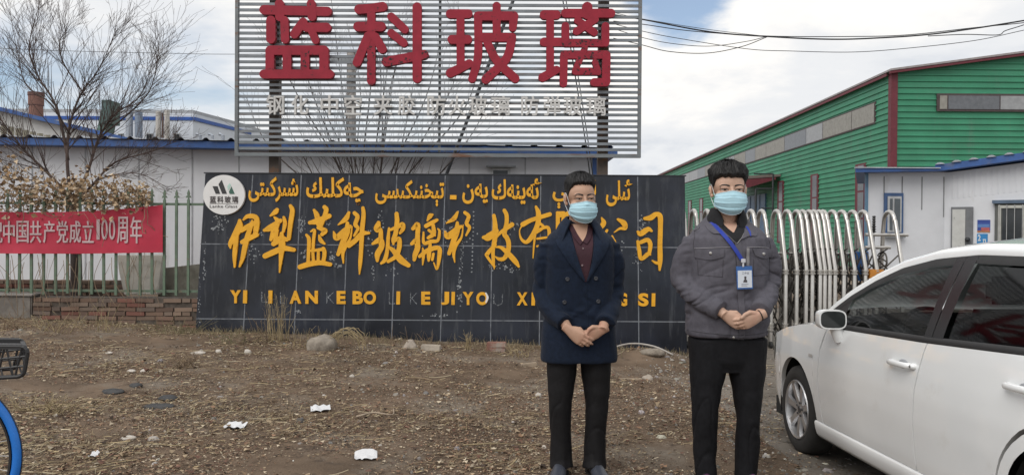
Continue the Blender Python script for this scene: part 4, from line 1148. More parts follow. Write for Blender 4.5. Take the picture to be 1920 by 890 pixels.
# ================================================================== FENCE, BANNER, LOW WALLS (left)
YF = 10.15
ZB = at(200, 549, YF).z; ZT = at(200, 379, YF).z
green_f = wear(mat('fence_green', (.115, .165, .115), rough=.65, var=.2, vs=8), (.17, .12, .08), 7, .52, .66)
def brick_wall(x0, x1, z0, z1, y0, y1, label, name='brick_wall'):
    t = thing(name, ((x0 + x1) / 2, (y0 + y1) / 2, z0), label, 'brick wall')
    r = random.Random(8); mb = MB(); tints = []; z = z0; row = 0
    pal = [(.185, .120, .090), (.21, .140, .105), (.165, .112, .088), (.23, .165, .125), (.20, .150, .118), (.15, .115, .095), (.21, .10, .078)]
    while z < z1 - .03:
        h = .048; x = x0 - (row % 2) * .12
        while x < x1:
            L = r.choice((.235, .235, .24, .11)); a, b = max(x, x0), min(x + L, x1)
            if b - a > .03:
                ins = r.uniform(-.012, .012) if r.random() < .85 else r.uniform(.01, .05)
                n0 = len(mb.f)
                if not (r.random() < .04 and z > z0 + .1):
                    c = Matrix.Translation(((a + b) / 2, (y0 + y1) / 2 + ins, z + h / 2)) @ Euler((r.gauss(0, .015), r.gauss(0, .02), r.gauss(0, .02))).to_matrix().to_4x4()
                    mb.box((-(b - a) / 2 + .004, -(y1 - y0) / 2, -h / 2), ((b - a) / 2 - .004, (y1 - y0) / 2, h / 2), c)
                col = r.choice(pal); f = r.uniform(.75, 1.15)
                tints += [(*[v * f for v in col], 1)] * (len(mb.f) - n0)
            x += L + .008
        z += h + .009; row += 1
    o = mb.build('brickwork', attr_mat('old_brick', rough=.95) if 'old_brick' not in MATS else MATS['old_brick'], t, recalc=False); tinted(o, tints)
    mb = MB(); mb.box((x0 + .01, y0 + .02, z0 - .3), (x1 - .01, y1 - .02, z1 - .02)); mb.build('mortar', mat('mortar_earth', (.10, .082, .068), rough=1, var=.3, vs=12), t)
    return t
xb0, xb1 = at(72, 580, YF).x, at(388, 580, YF).x
brick_wall(xb0, xb1, .10, ZB - .03, YF - .12, YF + .12, 'crumbling low brick base wall under the right end of the green fence')
cb = wear(mat('rough_concrete', (.20, .18, .16), rough=.95, var=.25, vs=4, bump=.4), (.11, .085, .07), 2.5, .5, .65)
t = thing('concrete_base', (xb0 - 4, YF, .1), 'rough grey concrete base under the left end of the green fence', 'concrete base')
mb = MB(); mb.box((-15, YF - .14, -.1), (xb0 - .01, YF + .13, ZB - .035)); mb.build('block', cb, t, bevel=.015)
mb = MB(); mb.box((-15, YF - .17, ZB - .030), (xb0 + .02, YF + .15, ZB - .008)); mb.build('coping', mat('coping_grey', (.25, .23, .21), rough=.9, var=.2), t)
def fence():
    t = thing('picket_fence', (-7, YF, ZB), 'rusty green steel picket fence with spear tips on the low brick base', 'fence')
    rails = MB()
    xr = at(383, 470, YF).x
    dz = -.007  # per metre, follows the ground
    x0 = -15
    for z, h in ((ZB + .03, .030), (ZT - .02, .032)): rails.box((x0, YF - .02, z - h / 2), (xr, YF + .02, z + h / 2))
    rails.build('rail', green_f, t)
    x = at(355, 470, YF).x; step = 22.55 / 1450 * YF
    first = None; i = 0
    while x > -12.2:
        if first is None:
            q = MB(); w = .0165
            q.box((x - w, YF - .041, ZB - .02), (x + w, YF - .021, ZT + .04))
            zt = ZT + .04
            q.prism([(x - .011, YF - .034, zt), (x + .011, YF - .034, zt), (x + .011, YF - .034, zt + .03), (x + .035, YF - .034, zt + .022), (x + .026, YF - .034, zt + .052), (x + .014, YF - .034, zt + .050), (x + .019, YF - .034, zt + .085), (x, YF - .034, zt + .135),
                     (x - .019, YF - .034, zt + .085), (x - .014, YF - .034, zt + .050), (x - .026, YF - .034, zt + .052), (x - .035, YF - .034, zt + .022), (x - .011, YF - .034, zt + .03)], (0, .012, 0))
            first = q.build('picket', green_f, t); x0_ = x
        else:
            c = first.copy(); COL.objects.link(c); c.parent = t
            c.location.x = x - x0_; c.rotation_euler = (0, rnd.gauss(0, .003), 0)
        x -= step; i += 1
fence()
# red banner tied to the fence
def banner():
    YBn = YF - .075
    red_b = mat('banner_red', (.46, .022, .055), rough=.65, var=.10, vs=3, sheen=.2)
    t = thing('banner', at(150, 475, YBn), 'long red cloth banner with pale Chinese slogan tied to the green fence', 'banner')
    xl, xr = -12.0, at(305, 430, YBn).x
    def top(px): return np.interp(px, [-900, 0, 60, 140, 200, 260, 305], [392, 397, 398, 397, 394, 389, 384])
    def bot(px): return np.interp(px, [-900, 0, 150, 305], [474, 475, 475.5, 473])
    def surf(px, v):
        y = YBn - .01 + .004 * math.sin(px * .09) * (1 - .3 * v) + .010 * math.sin(px * .031 + 3 * v) + .004 * math.sin(v * 9 + px * .02)
        return at(px, top(px) + (bot(px) - top(px)) * v, y)
    px0 = 960 + xl / YBn * 1450
    G = []; 
    N = 220
    for i in range(N + 1):
        p = px0 + (305 - px0) * i / N
        G.append([surf(p, v / 14) for v in range(15)])
    mb = MB(); mb.grid(G)
    G2 = [[q + Vector((0, .004, 0)) for q in r] for r in G]; mb.grid(G2, flip=True)
    mb.build('cloth', red_b, t, smooth='all', recalc=False)
    inkm = mat('banner_ink', (.52, .40, .41), rough=.7, var=.1)
    def glyph(ch, x0, x1, y0, y1, bold):
        V, Fc = text_geo(ch, 0, .0)
        mb = MB(); V0 = V; V = []; F0 = Fc; Fc = []
        for j, (du, dv) in enumerate(((0, 0), (.03, 0), (-.03, 0), (0, .012), (0, -.012))):
            Fc += [tuple(k + len(V) for k in f) for f in F0]; V += [(u * .94 + .03 + du, v, w + j) for u, v, w in V0]
        for u, v, w in V:
            px = x0 + (x1 - x0) * u; py = y1 + (y0 - y1) * v
            vv = (py - top(px)) / (bot(px) - top(px))
            mb.v.append(tuple(surf(px, vv) + Vector((0, -.013 - .0003 * w, 0))))
        for f in Fc: mb.face(f)
        mb.build('banner_character', inkm, t, recalc=False)
    xs = [(-18, 6), (7, 29), (32, 55), (57, 79), (82, 104), (107, 129), (131, 153), (155, 177)]
    for ch, (a, b) in zip('祝中国共产党成立', xs): glyph(ch, a, b, 414, 455, .012)
    for ch, (a, b) in zip('100', [(182, 188), (191, 203), (205, 217)]): glyph(ch, a, b, 411, 449, .018)
    for ch, (a, b) in zip('周年', [(220, 241), (245, 267)]): glyph(ch, a, b, 406, 456, .012)
    # earlier words, outside the frame to the left
    for k, ch in enumerate('烈庆'): pass
banner()
# pale leaning slabs and low wall behind the fence
t = thing('concrete_slab', at(262, 548, 10.95), 'pale upright concrete slab leaning behind the fence', 'slab')
mb = MB(); q = [at(x, y, 10.9 + (548 - y) * .0015) for x, y in ((232, 552), (296, 552), (306, 478), (220, 478), (222, 505))]; mb.prism(q, (0, .12, 0))
pale = wear(mat('pale_concrete', (.56, .54, .48), rough=.9, var=.15, vs=4, bump=.3), (.20, .20, .16), 3, .52, .7); mb.build('slab', pale, t, bevel=.01)
t = thing('low_block_wall', at(340, 548, 11.0), 'low weathered concrete wall behind the fence beside the sign wall', 'low wall')
mb = MB(); q = [at(x, y, 11.15) for x, y in ((296, 600), (400, 600), (400, 493), (370, 495), (310, 502), (296, 503))]; mb.prism(q, (0, .2, 0)); mb.build('block', wear(mat('mossy_concrete', (.25, .24, .20), rough=.9, var=.2, vs=5, bump=.3), (.12, .11, .085), 3, .5, .66), t, bevel=.008)
brick_wall(at(-60, 560, 11.6).x, at(228, 560, 11.6).x, .0, at(100, 527, 11.6).z, 11.5, 11.72, 'row of dark bricks on the ground behind the fence', 'brick_stack')

# ================================================================== BARE TREE, SHRUB, DRY VINE
bark = mat('bark_dark', (.052, .040, .036), rough=.9, var=.3, vs=14, bump=.3)
def grow(mb, p, d, L, r, depth, rr, up=.25, spread=.55, curve=.25, kids=(2, 4)):
    n = 5; pts = [p.copy()]; rad = [r]; dirs = [d.copy()]
    dd = d.copy()
    for i in range(n):
        dd = (dd + Vector((rr.gauss(0, curve), rr.gauss(0, curve), rr.gauss(0, curve) + up * .35)) * .33).normalized()
        pts.append(pts[-1] + dd * L / n); rad.append(max(.0019, r * (1 - .62 * (i + 1) / n))); dirs.append(dd.copy())
    mb.tube(pts, rad, 6 if r > .012 else 4 if r > .004 else 3, cap=r > .01)
    if depth <= 0: return
    for k in range(rr.randint(*kids)):
        i = rr.randint(1, n); ax = dirs[i].orthogonal().normalized(); ax.rotate(Matrix.Rotation(rr.uniform(0, 6.28), 3, dirs[i]))
        nd = (dirs[i] + ax * rr.uniform(spread * .6, spread * 1.4) + Vector((0, 0, up * .5))).normalized()
        grow(mb, pts[i], nd, L * rr.uniform(.45, .8), max(.0018, rad[i] * rr.uniform(.5, .75)), depth - 1, rr, up, spread, curve, kids)
def limb(mb, pts, r0, r1, rr, twig=12, tl=.6, depth=2, from_=.25):
    C = catmull(pts, 8 * (len(pts) - 1)); n = len(C)
    mb.tube(C, [r0 + (r1 - r0) * i / (n - 1) for i in range(n)], 8)
    for k in range(twig):
        i = int(n * (from_ + (1 - from_) * rr.random()) * .999)
        t = (C[min(i + 1, n - 1)] - C[max(i - 1, 0)]).normalized()
        ax = t.orthogonal().normalized(); ax.rotate(Matrix.Rotation(rr.uniform(0, 6.28), 3, t))
        f = 1 - i / n
        nd = (t * .8 + ax * rr.uniform(.4, 1.0) + Vector((0, 0, .35))).normalized()
        grow(mb, C[i], nd, tl * rr.uniform(.5, 1.5) * (.7 + .6 * f), max(.003, (r0 + (r1 - r0) * i / n) * .42), depth, rr, .3, .6, .16, (1, 3))
def bare_tree():
    D = 11.3; rr = random.Random(21)
    base = at(143, 560, D)
    t = thing('bare_tree', (base.x, D, g1(base.x, D) - .0), 'bare leafless tree behind the red banner, its twigs against the sky', 'tree')
    mb = MB()
    A = lambda x, y, o=0: at(x, y, D + o)
    tr = catmull([Vector((base.x, D, -.05)), A(143, 500), A(140, 430), A(133, 375)], 12)
    mb.tube(tr, [.085, .082, .08, .078, .076, .074, .072, .07, .068, .066, .064, .062, .06][:len(tr)], 12)
    mb.build('trunk', wear(bark, (.10, .085, .075), 5, .5, .7, stretch=(3, 3, .6)), t, smooth=True)
    L = [([A(133, 378), A(126, 300), A(130, 240, .1), A(150, 180, .2), A(185, 130, .3), A(218, 60, .3)], 0.0279, 0.0028, 39, .62),
         ([A(135, 372), A(95, 330, -.2), A(40, 275, -.3), A(-5, 215, -.4), A(-40, 160, -.5)], 0.0248, 0.0028, 33, .6),
         ([A(128, 300), A(105, 200, .1), A(70, 140, .2), A(55, 85, .2), A(78, -5, .2)], 0.0211, 0.0028, 33, .62),
         ([A(130, 250), A(95, 195, -.3), A(50, 160, -.3), A(35, 110, -.3), A(20, 30, -.4)], 0.0136, 0.0028, 21, .5),
         ([A(137, 380), A(165, 320, .2), A(185, 260, .3), A(215, 215, .3), A(265, 175, .4), A(300, 70, .4)], 0.0248, 0.0028, 42, .62),
         ([A(140, 385), A(175, 345, -.2), A(215, 305, -.3), A(280, 285, -.4), A(330, 265, -.5)], 0.0211, 0.0028, 24, .45),
         ([A(160, 180, .2), A(120, 120, .3), A(112, 80, .3), A(130, 48, .3)], 0.0124, 0.0028, 21, .5),
         ([A(138, 395), A(180, 340, -.4), A(255, 325, -.5), A(320, 355, -.5)], 0.0124, 0.0028, 15, .4),
         ([A(134, 372), A(70, 340, .3), A(20, 335, .3), A(-40, 300, .3)], 0.0161, 0.0028, 21, .5),
         ([A(187, 258, .3), A(250, 205, .5), A(285, 160, .6), A(300, 75, .6)], 0.0136, 0.0028, 24, .5)]
    mb = MB()
    for pts, r0, r1, n, tl in L: limb(mb, pts, r0, r1, rr, int(n * 1.75), tl)
    mb.build('branches', mat('twig_bark', (.078, .054, .047), rough=.9, var=.35, vs=9), t, smooth='all')
bare_tree()
def shrub():
    D = 12.3; rr = random.Random(4)
    base = at(690, 560, D)
    t = thing('bare_shrub', (base.x, D, g1(base.x, D)), 'many-stemmed bare shrub fanning out behind the billboard slats', 'shrub')
    mb = MB()
    tops = [(500, 60), (535, 120), (560, 20), (590, 70), (620, -10), (650, 40), (675, -20), (700, 30), (728, -15), (760, 40), (790, 10), (830, 60), (870, 30), (905, 90), (460, 180), (520, 200), (600, 150), (640, 110), (720, 100), (780, 130), (850, 160), (930, 170), (560, 240), (820, 250)]
    for i, (x, y) in enumerate(tops):
        o = rr.uniform(-.5, .7)
        m1 = (690 + (x - 690) * rr.uniform(.18, .34) + rr.uniform(-14, 14), 560 + (y - 560) * .42); m2 = (690 + (x - 690) * rr.uniform(.55, .85) + rr.uniform(-18, 18), 560 + (y - 560) * .75)
        pts = [at(690 + rr.uniform(-12, 12), 562, D), at(*m1, D + o * .3), at(*m2, D + o * .7), at(x, y, D + o)]
        limb(mb, pts, rr.uniform(.010, .020), .0025, rr, 11, .55, 1, .3)
    mb.build('stems', mat('shrub_bark', (.085, .066, .058), rough=.9, var=.3, vs=10), t, smooth='all')
shrub()
def vine():
    rr = random.Random(9)
    t = thing('dry_vine', at(120, 385, YF - .05), 'tan dried climbing vine heaped along the fence top above the banner', 'vine')
    st = MB(); lf = MB(); tints = []
    pal = [(.40, .29, .18), (.50, .39, .27), (.30, .205, .125), (.55, .45, .33), (.20, .135, .085), (.43, .29, .165)]
    for k in range(2300):
        px = -330 + 610 * rr.random() ** .8
        env = np.interp(px, [-330, 0, 40, 90, 150, 200, 270, 300], [44, 40, 34, 19, 24, 21, 14, 4])
        py = 372 + rr.gauss(0, 1) * env * .85 - env * .45 + (8 if rr.random() < .3 else 0)
        if py > 412: continue
        y = YF - .05 + rr.gauss(0, .14)
        c = at(px, py, y)
        s = rr.uniform(.014, .042)
        M = Euler((rr.uniform(0, 6.28), rr.uniform(0, 6.28), rr.uniform(0, 6.28))).to_matrix()
        # a crinkled, folded leaf: two halves bent at the midrib with lobed edge
        b = rr.uniform(.2, 1.0)
        P = [(0, -s, 0), (s * .6, -s * .5, s * b), (s * .75, s * .1, s * b * .7), (s * .3, s * .35, s * b * .4), (0, s * 1.1, s * .3), (-s * .3, s * .4, s * b * .5), (-s * .8, 0, s * b), (-s * .5, -s * .55, s * b * .8)]
        I = [lf.vert(c + M @ Vector(p)) for p in P]
        n0 = len(lf.f); lf.face([I[0], I[1], I[2], I[3], I[4]]); lf.face([I[0], I[4], I[5], I[6], I[7]])
        col = rr.choice(pal); f = rr.uniform(.7, 1.15); tints += [(*[v * f for v in col], 1)] * 2
    o = lf.build('leaves', attr_mat('vine_leaf', rough=.85), t, recalc=False); tinted(o, tints)
    for k in range(170):
        px = rr.uniform(-330, 280); p = at(px, rr.uniform(355, 400), YF - .06 + rr.gauss(0, .08))
        pts = [p]; d = Vector((rr.gauss(0, 1), rr.gauss(0, .3), rr.gauss(-.15, .8))).normalized()
        for i in range(7):
            d = (d + Vector((rr.gauss(0, .5), rr.gauss(0, .3), rr.gauss(-.1, .5)))).normalized(); pts.append(pts[-1] + d * rr.uniform(.05, .12))
        st.tube(pts, rr.uniform(.002, .005), 4)
    for k in range(60):   # stems trailing down the fence and over the base
        px = rr.uniform(-200, 300); a = at(px, rr.uniform(470, 500), YF - .06); b = at(px + rr.gauss(0, 14), rr.uniform(560, 610), YF - .16 - rr.random() * .1); m = a.lerp(b, .5) + Vector((rr.gauss(0, .08), rr.gauss(0, .04), 0))
        st.tube(catmull([a, m, b], 8), rr.uniform(.0018, .004), 4)
    st.build('stems', mat('vine_stem', (.21, .15, .10), rough=.9, var=.3), t)
vine()
# ================================================================== WHITE CAR
def build_car():
    paint = mat('car_white', (.82, .835, .84), rough=.22, var=.02, vs=2, spec=.5, coat=1.0)
    wear(paint, (.66, .64, .61), 2.6, .60, .85)
    blackg = mat('car_black_gloss', (.012, .012, .013), rough=.18)
    blackp = mat('car_black_plastic', (.02, .02, .021), rough=.6)
    under = mat('car_underside', (.012, .012, .012), rough=.9)
    glass = bpy.data.materials.new('car_glass'); glass.use_nodes = True
    nt = glass.node_tree; nt.nodes.clear()
    o_ = nt.nodes.new('ShaderNodeOutputMaterial'); tr = nt.nodes.new('ShaderNodeBsdfTransparent'); gl = nt.nodes.new('ShaderNodeBsdfGlossy'); fr_ = nt.nodes.new('ShaderNodeFresnel'); mx_ = nt.nodes.new('ShaderNodeMixShader')
    tr.inputs[0].default_value = (.17, .18, .175, 1); gl.inputs[0].default_value = (.9, .9, .9, 1); gl.inputs['Roughness'].default_value = .05; fr_.inputs[0].default_value = 1.34
    nt.links.new(fr_.outputs[0], mx_.inputs[0]); nt.links.new(tr.outputs[0], mx_.inputs[1]); nt.links.new(gl.outputs[0], mx_.inputs[2]); nt.links.new(mx_.outputs[0], o_.inputs[0])
    car = thing('car', (2.83, 5.43, -.142), 'white hatchback car parked at the right with black pillars and dark windows', 'car', rz=R(1.0), rx=R(-2.0))
    I = np.interp
    def lower(s, h):
        w = I(h, [.17, .25, .35, .55, .68, .78, .90, .97, 1.05], [.775, .812, .832, .849, .851, .842, .822, .806, .78])
        return w * I(s, [-.95, -.90, -.82, -.70, -.5, -.3, -.05, .3, 2.7, 3.0, 3.25, 3.4], [.40, .60, .76, .86, .93, .965, .99, 1, 1, .985, .94, .86])
    belt = lambda s: I(s, [.2, .6, 1.6, 2.6, 3.1, 3.4], [.925, .938, .958, .995, 1.02, 1.02])
    def green(s, h):
        b = belt(s); t = (h - b) / .44
        return lower(s, b) - .012 - .19 * t - .05 * t * t
    hood = lambda s: I(s, [-.95, -.88, -.75, -.5, -.2, .1, .3], [.54, .62, .71, .795, .865, .91, .928])
    wtop = lambda s: I(s, [.34, .46, .62, .82, 1.05, 1.35, 1.7, 2.3, 2.75, 3.0, 3.12], [.94, 1.035, 1.135, 1.232, 1.315, 1.368, 1.388, 1.372, 1.31, 1.22, 1.10])
    def L(s, h, l, side): return (-l * side, -s, h)
    def cols(side, S, lo, hi, wf, n=12, off=0.0):
        return [[L(s, lo(s) + (hi(s) - lo(s)) * k / n, wf(s, lo(s) + (hi(s) - lo(s)) * k / n) + off, side) for k in range(n + 1)] for s in S]
    def patch(side, s0, s1, h0, h1, wf, ns=14, nh=14, off=0.0):
        """s0,s1 functions of the fraction t up the panel; h0,h1 functions of s"""
        G = []
        for i in range(ns + 1):
            row = []
            for k in range(nh + 1):
                t = k / nh
                s = s0(t) + (s1(t) - s0(t)) * i / ns
                h = h0(s) + (h1(s) - h0(s)) * t
                row.append(L(s, h, wf(s, h) + off, side))
            G.append(row)
        return G
    def thick(mb, G, d, side):
        """panel with its edges turned inwards"""
        mb.grid(G)
        loop = [r[0] for r in G] + G[-1][1:] + [r[-1] for r in G[::-1]][1:] + G[0][::-1][1:]
        mb.grid([[p, (p[0] + d * side, p[1], p[2])] for p in loop])
    AR, AH = .352, .318
    arch = lambda c, r=AR: (lambda s: AH + math.sqrt(max(0, r * r - (s - c) ** 2)) if abs(s - c) < r else .0)
    e1 = lambda h: I(h, [.28, .42, .60, .78, .92, .96], [.455, .435, .430, .445, .50, .53])
    e2 = lambda h: I(h, [.28, .5, .7, .9, .97], [1.568, 1.572, 1.592, 1.635, 1.655])
    def e3(h): return (2.60 - math.sqrt(max(0, .41 ** 2 - (h - AH) ** 2))) if h < .70 else I(h, [.70, .85, 1.0], [2.455, 2.51, 2.54])
    GAP = .0048
    body = MB()
    for side in (1, -1):
        # front wing
        S = sorted(set(list(np.linspace(-.92, -AR, 16)) + [-AR * math.cos(a) for a in np.linspace(0, math.pi, 33)]))
        lo = lambda s: max(.19, arch(0)(s)) if abs(s) < AR else .19
        thick(body, cols(side, S, lambda s: lo(s), lambda s: hood(s), lower, 16), .03, side)
        G = []
        for i in range(9):
            row = []
            for k in range(17):
                t = k / 16; h = .19 + (.93 - .19) * t
                s = AR + (e1(h) - GAP - AR) * i / 8
                hh = .19 + (min(hood(s), .93) - .19) * t
                row.append(L(s, hh, lower(s, hh), side))
            G.append(row)
        thick(body, G, .03, side)
        # rear quarter, with the arch cut out
        S = [2.60 - AR * math.cos(a) for a in np.linspace(0, math.pi, 33)] + list(np.linspace(2.60 + AR + .02, 3.4, 10))
        lo = lambda s: (max(.19, arch(2.60)(s)) if abs(s - 2.60) < AR else .22)
        S2 = [s for s in S if s > 2.62]
        thick(body, cols(side, S2, lo, belt, lower, 14), .03, side)
        G = []
        for i in range(13):
            row = []
            for k in range(15):
                t = k / 14
                h = AH + .02 + (belt(2.55) - AH - .02) * t
                sa = e3(h) + GAP
                s = sa + (2.62 - sa) * i / 12
                a = arch(2.60)(s); hh = max(h, a) if abs(s - 2.6) < AR else h
                row.append(L(s, hh, lower(s, hh), side))
            G.append(row)
        body.grid(G)
        # rocker below the doors
        S = np.linspace(AR - .02, 2.60 - AR + .02, 24)
        G = [[L(s, h, w, side) for h, w in ((.302, .812), (.299, .826), (.288, .8315), (.255, .827), (.215, .816), (.19, .800), (.18, .70))] for s in S]
        body.grid(G)
        # roof rail / A pillar band
        S = list(np.linspace(.30, 1.0, 18)) + list(np.linspace(1.05, 3.12, 30))
        body.grid([[L(s, wtop(s) - .004, green(s, wtop(s)) + .010, side), L(s - .008, wtop(s) + .018, green(s, wtop(s)) + .008, side), L(s - .022, wtop(s) + .040, green(s, wtop(s)) - .018, side), L(s - .034, wtop(s) + .052, green(s, wtop(s)) - .055, side)] for s in S])
        # C pillar
        G = []
        for s in np.linspace(2.62, 3.12, 10):
            G.append([L(s, belt(s) + (wtop(s) - belt(s)) * k / 6, green(s, belt(s) + (wtop(s) - belt(s)) * k / 6) + .008, side) for k in range(7)])
        body.grid(G)
    def edge(s): return (s - .034, wtop(s) + .052, green(s, wtop(s)) - .055)
    fwd = lambda s: I(s, [.3, .7, 1.0, 1.5, 2.6, 3.12], [.36, .24, .12, 0, 0, -.10])
    crown = lambda s: I(s, [.3, .7, 1.0, 1.5, 2.6, 3.12], [.03, .045, .050, .052, .055, .05])
    def arc(s, n=20):
        es, eh, el = edge(s); out = []
        for k in range(n + 1):
            u = -1 + 2 * k / n; q = 1 - u * u
            out.append((-el * u, -(es - fwd(s) * q), eh + crown(s) * q))
        return out
    body.grid([arc(s) for s in np.linspace(1.0, 3.12, 34)])
    # bonnet
    def hrow(s, n=16):
        l0 = lower(s, hood(s)); out = []
        for k in range(n + 1):
            u = -1 + 2 * k / n; q = 1 - abs(u) ** 2.4
            out.append((-l0 * u, -(s - (.0 if s > -.85 else .03 * q)), hood(s) + (.085 * I(s, [-.92, -.7, .3], [.1, .8, 1.0])) * q))
        return out
    body.grid([hrow(s) for s in np.linspace(-.92, .30, 26)])
    # nose and tail
    def cap(s, hs, bulge):
        G = []
        for h in hs:
            l0 = lower(s, h); G.append([(-l0 * u, -(s + bulge * (1 - u * u)), h) for u in np.linspace(-1, 1, 17)])
        body.grid(G)
    cap(-.92, np.linspace(.19, .572, 12), -.07)
    cap(3.4, np.linspace(.24, 1.02, 12), .07)
    body.grid([[(-green(3.12, 1.1) * u * .86, -(3.12 + .10 * (1 - u * u)), 1.21 + .02 * (1 - u * u)) for u in np.linspace(-1, 1, 13)], [(-.72 * u, -(3.4 + .07 * (1 - u * u)), 1.02) for u in np.linspace(-1, 1, 13)]])
    b = body.build('body', paint, car, smooth='all', local=True)
    # underside, arches, cabin
    q = MB(); q.box((-.74, -3.1, .17), (.74, .62, .30)); q.box((-.74, -2.2, .17), (.74, -.40, .45)); q.box((-.45, .1, .2), (.45, .7, .62)); q.build('underside', under, car, local=True)
    for c in (0, 2.6):
        for side in (1, -1):
            q = MB(); G = []
            for a in np.linspace(-.25, math.pi + .25, 21): G.append([(-l * side, -(c - (AR + .012) * math.cos(a)), AH + (AR + .012) * math.sin(a)) for l in (.80, .68, .5)])
            q.grid(G); pl = G
            q.face([q.vert((-.5 * side, -(c - (AR + .012) * math.cos(a)), AH + (AR + .012) * math.sin(a))) for a in np.linspace(-.25, math.pi + .25, 21)])
            q.build('arch_liner', under, car, local=True)
    # doors
    for side in (1, -1):
        q = MB(); h0 = lambda s: .305
        fh = lambda t: .305 + .65 * t
        thick(q, patch(side, lambda t: e1(fh(t)) + GAP, lambda t: e2(fh(t)) - GAP, h0, belt, lower, 18, 20), .03, side)
        d1 = q.build('front_door', paint, car, smooth='all', local=True)
        q = MB()
        thick(q, patch(side, lambda t: e2(fh(t)) + GAP, lambda t: e3(fh(t)) - GAP, h0, belt, lower, 18, 20), .03, side)
        d2 = q.build('rear_door', paint, car, smooth='all', local=True)
        for d, sc, hc in ((d1, 1.455, .822), (d2, 2.385, .848)):
            q = MB(); w = lower(sc, hc)
            q.tube(catmull([L(sc - .105, hc - .004, w - .004, side), L(sc - .085, hc, w + .026, side), L(sc, hc + .002, w + .036, side), L(sc + .085, hc + .002, w + .028, side), L(sc + .105, hc + .002, w - .004, side)], 16), (.012, .0155), 10, up=(0, 0, 1))
            q.ell(L(sc + .115, hc + .002, w + .004, side), (.022, .022, .017), 12, 8)
            hd = q.build('handle', paint, d, smooth='all', local=True)
            q = MB(); q.ell(L(sc + .01, hc - .002, w - .004, side), (.012, .055, .027), 14, 8); q.build('handle_recess', mat('recess_grey', (.30, .31, .33), rough=.35), d, smooth='all', local=True)
            q = MB(); q.ell(L(sc + .118, hc + .002, w + .024, side), (.004, .007, .007), 10, 6); q.build('lock', mat('lock_grey', (.2, .2, .2), rough=.4, metal=.6), d, smooth='all', local=True)
        # window frames
        def strip(mb, S, lo, hi, off):
            mb.grid([[L(s, lo(s), green(s, lo(s)) + off, side), L(s, (lo(s) + hi(s)) / 2, green(s, (lo(s) + hi(s)) / 2) + off + .003, side), L(s, hi(s), green(s, hi(s)) + off, side)] for s in S])
        q = MB()
        S = np.linspace(.36, 2.66, 50)
        strip(q, S, lambda s: max(belt(s) + .002, wtop(s) - .046), lambda s: wtop(s) - .004, .006)
        q.grid([[L(s, belt(s) - .012, lower(s, belt(s)) + .003, side), L(s, belt(s) + .006, lower(s, belt(s)) + .004, side), L(s, belt(s) + .02, green(s, belt(s) + .02) + .006, side)] for s in np.linspace(.42, 2.6, 40)])
        q.build('window_trim', blackp, car, smooth='all', local=True)
        def pillar(sa0, sa1, sb0, sb1):  # bottom from sa0..sa1, top sb0..sb1
            q = MB(); G = []
            for k in range(9):
                t = k / 8; row = []
                for i in range(5):
                    u = i / 4; s = (sa0 + (sb0 - sa0) * t) * (1 - u) + (sa1 + (sb1 - sa1) * t) * u
                    h = belt(s) + (wtop(s) - .01 - belt(s)) * t; row.append(L(s, h, green(s, h) + .009, side))
                G.append(row)
            q.grid(G); q.build('pillar', blackg, car, smooth='all', local=True)
        pillar(1.60, 1.665, 1.525, 1.60); pillar(1.672, 1.76, 1.607, 1.70); pillar(2.48, 2.70, 2.50, 2.75)
        # sail at the mirror
        q = MB(); G = []
        for s in np.linspace(.36, .66, 8):
            G.append([L(s, belt(s) + (wtop(s) - belt(s)) * k / 4, green(s, belt(s) + (wtop(s) - belt(s)) * k / 4) + .004, side) for k in range(5)])
        q.grid(G); q.build('window_sail', blackp, car, smooth='all', local=True)
        for sa, sb in ((.64, 1.60), (1.70, 2.55)):
            q = MB(); q.grid([[L(s, belt(s) + (wtop(s) - belt(s)) * k / 10, green(s, belt(s) + (wtop(s) - belt(s)) * k / 10) - .006, side) for k in range(11)] for s in np.linspace(sa, sb, 24)])
            q.build('side_window', glass, car, smooth='all', local=True)
        # mirror
        q = MB(); c = Vector(L(.705, .992, .885, side))
        rings = []
        for t, a_, b_ in ((-.085, .02, .02), (-.08, .045, .036), (-.06, .066, .050), (-.03, .078, .058), (.0, .082, .061), (.03, .081, .061), (.042, .079, .059)):
            ring = []
            for k in range(24):
                an = 2 * math.pi * k / 24; ca, sa_ = math.cos(an), math.sin(an)
                x = a_ * math.copysign(abs(ca) ** .55, ca); z = b_ * math.copysign(abs(sa_) ** .6, sa_)
                ring.append(c + Vector((x, -t + .015 * (x / .1) * side * -1, z)))
            rings.append(ring)
        q.loft(rings); m_ = q.build('wing_mirror', paint, car, smooth=True, local=True)
        q = MB(); ring = [c + Vector((p.x * .90, 0, p.z * .86)) for p in [r_ - c for r_ in rings[-1]]]
        q.face([q.vert(Vector((p.x, c.y - .0435 + .015 * ((p.x - c.x) / .1) * side * -1, p.z))) for p in ring]); q.build('mirror_glass', mat('mirror_dark', (.02, .024, .024), rough=.08), m_, local=True)
        q = MB(); q.tube([c + Vector((.03 * side, .0, -.03)), Vector(L(.70, .925, .842, side)), Vector(L(.70, .885, .832, side)), Vector(L(.70, .855, .828, side)), Vector(L(.70, .846, .822, side))], [(.045, .04), (.042, .038), (.038, .034), (.030, .026), (.012, .012)], 14); q.build('mirror_foot', paint, m_, smooth=True, local=True)
        q = MB(); q.grid([[L(s, h, lower(s, h) + .004, side) for h in (.712, .722, .732)] for s in (.285, .30, .33, .345)]); q.build('side_repeater', mat('repeater', (.42, .40, .38), rough=.2), car, local=True)
        # headlight
        q = MB(); G = []
        for i in range(13):
            s = -.90 + .42 * i / 12; a = hood(s) - .012; bq = a - .16 * math.sin(math.pi * min(1, .25 + .75 * (1 - i / 12))) - .012
            G.append([L(s, bq + (a - bq) * k / 6, lower(s, bq + (a - bq) * k / 6) + .006, side) for k in range(7)])
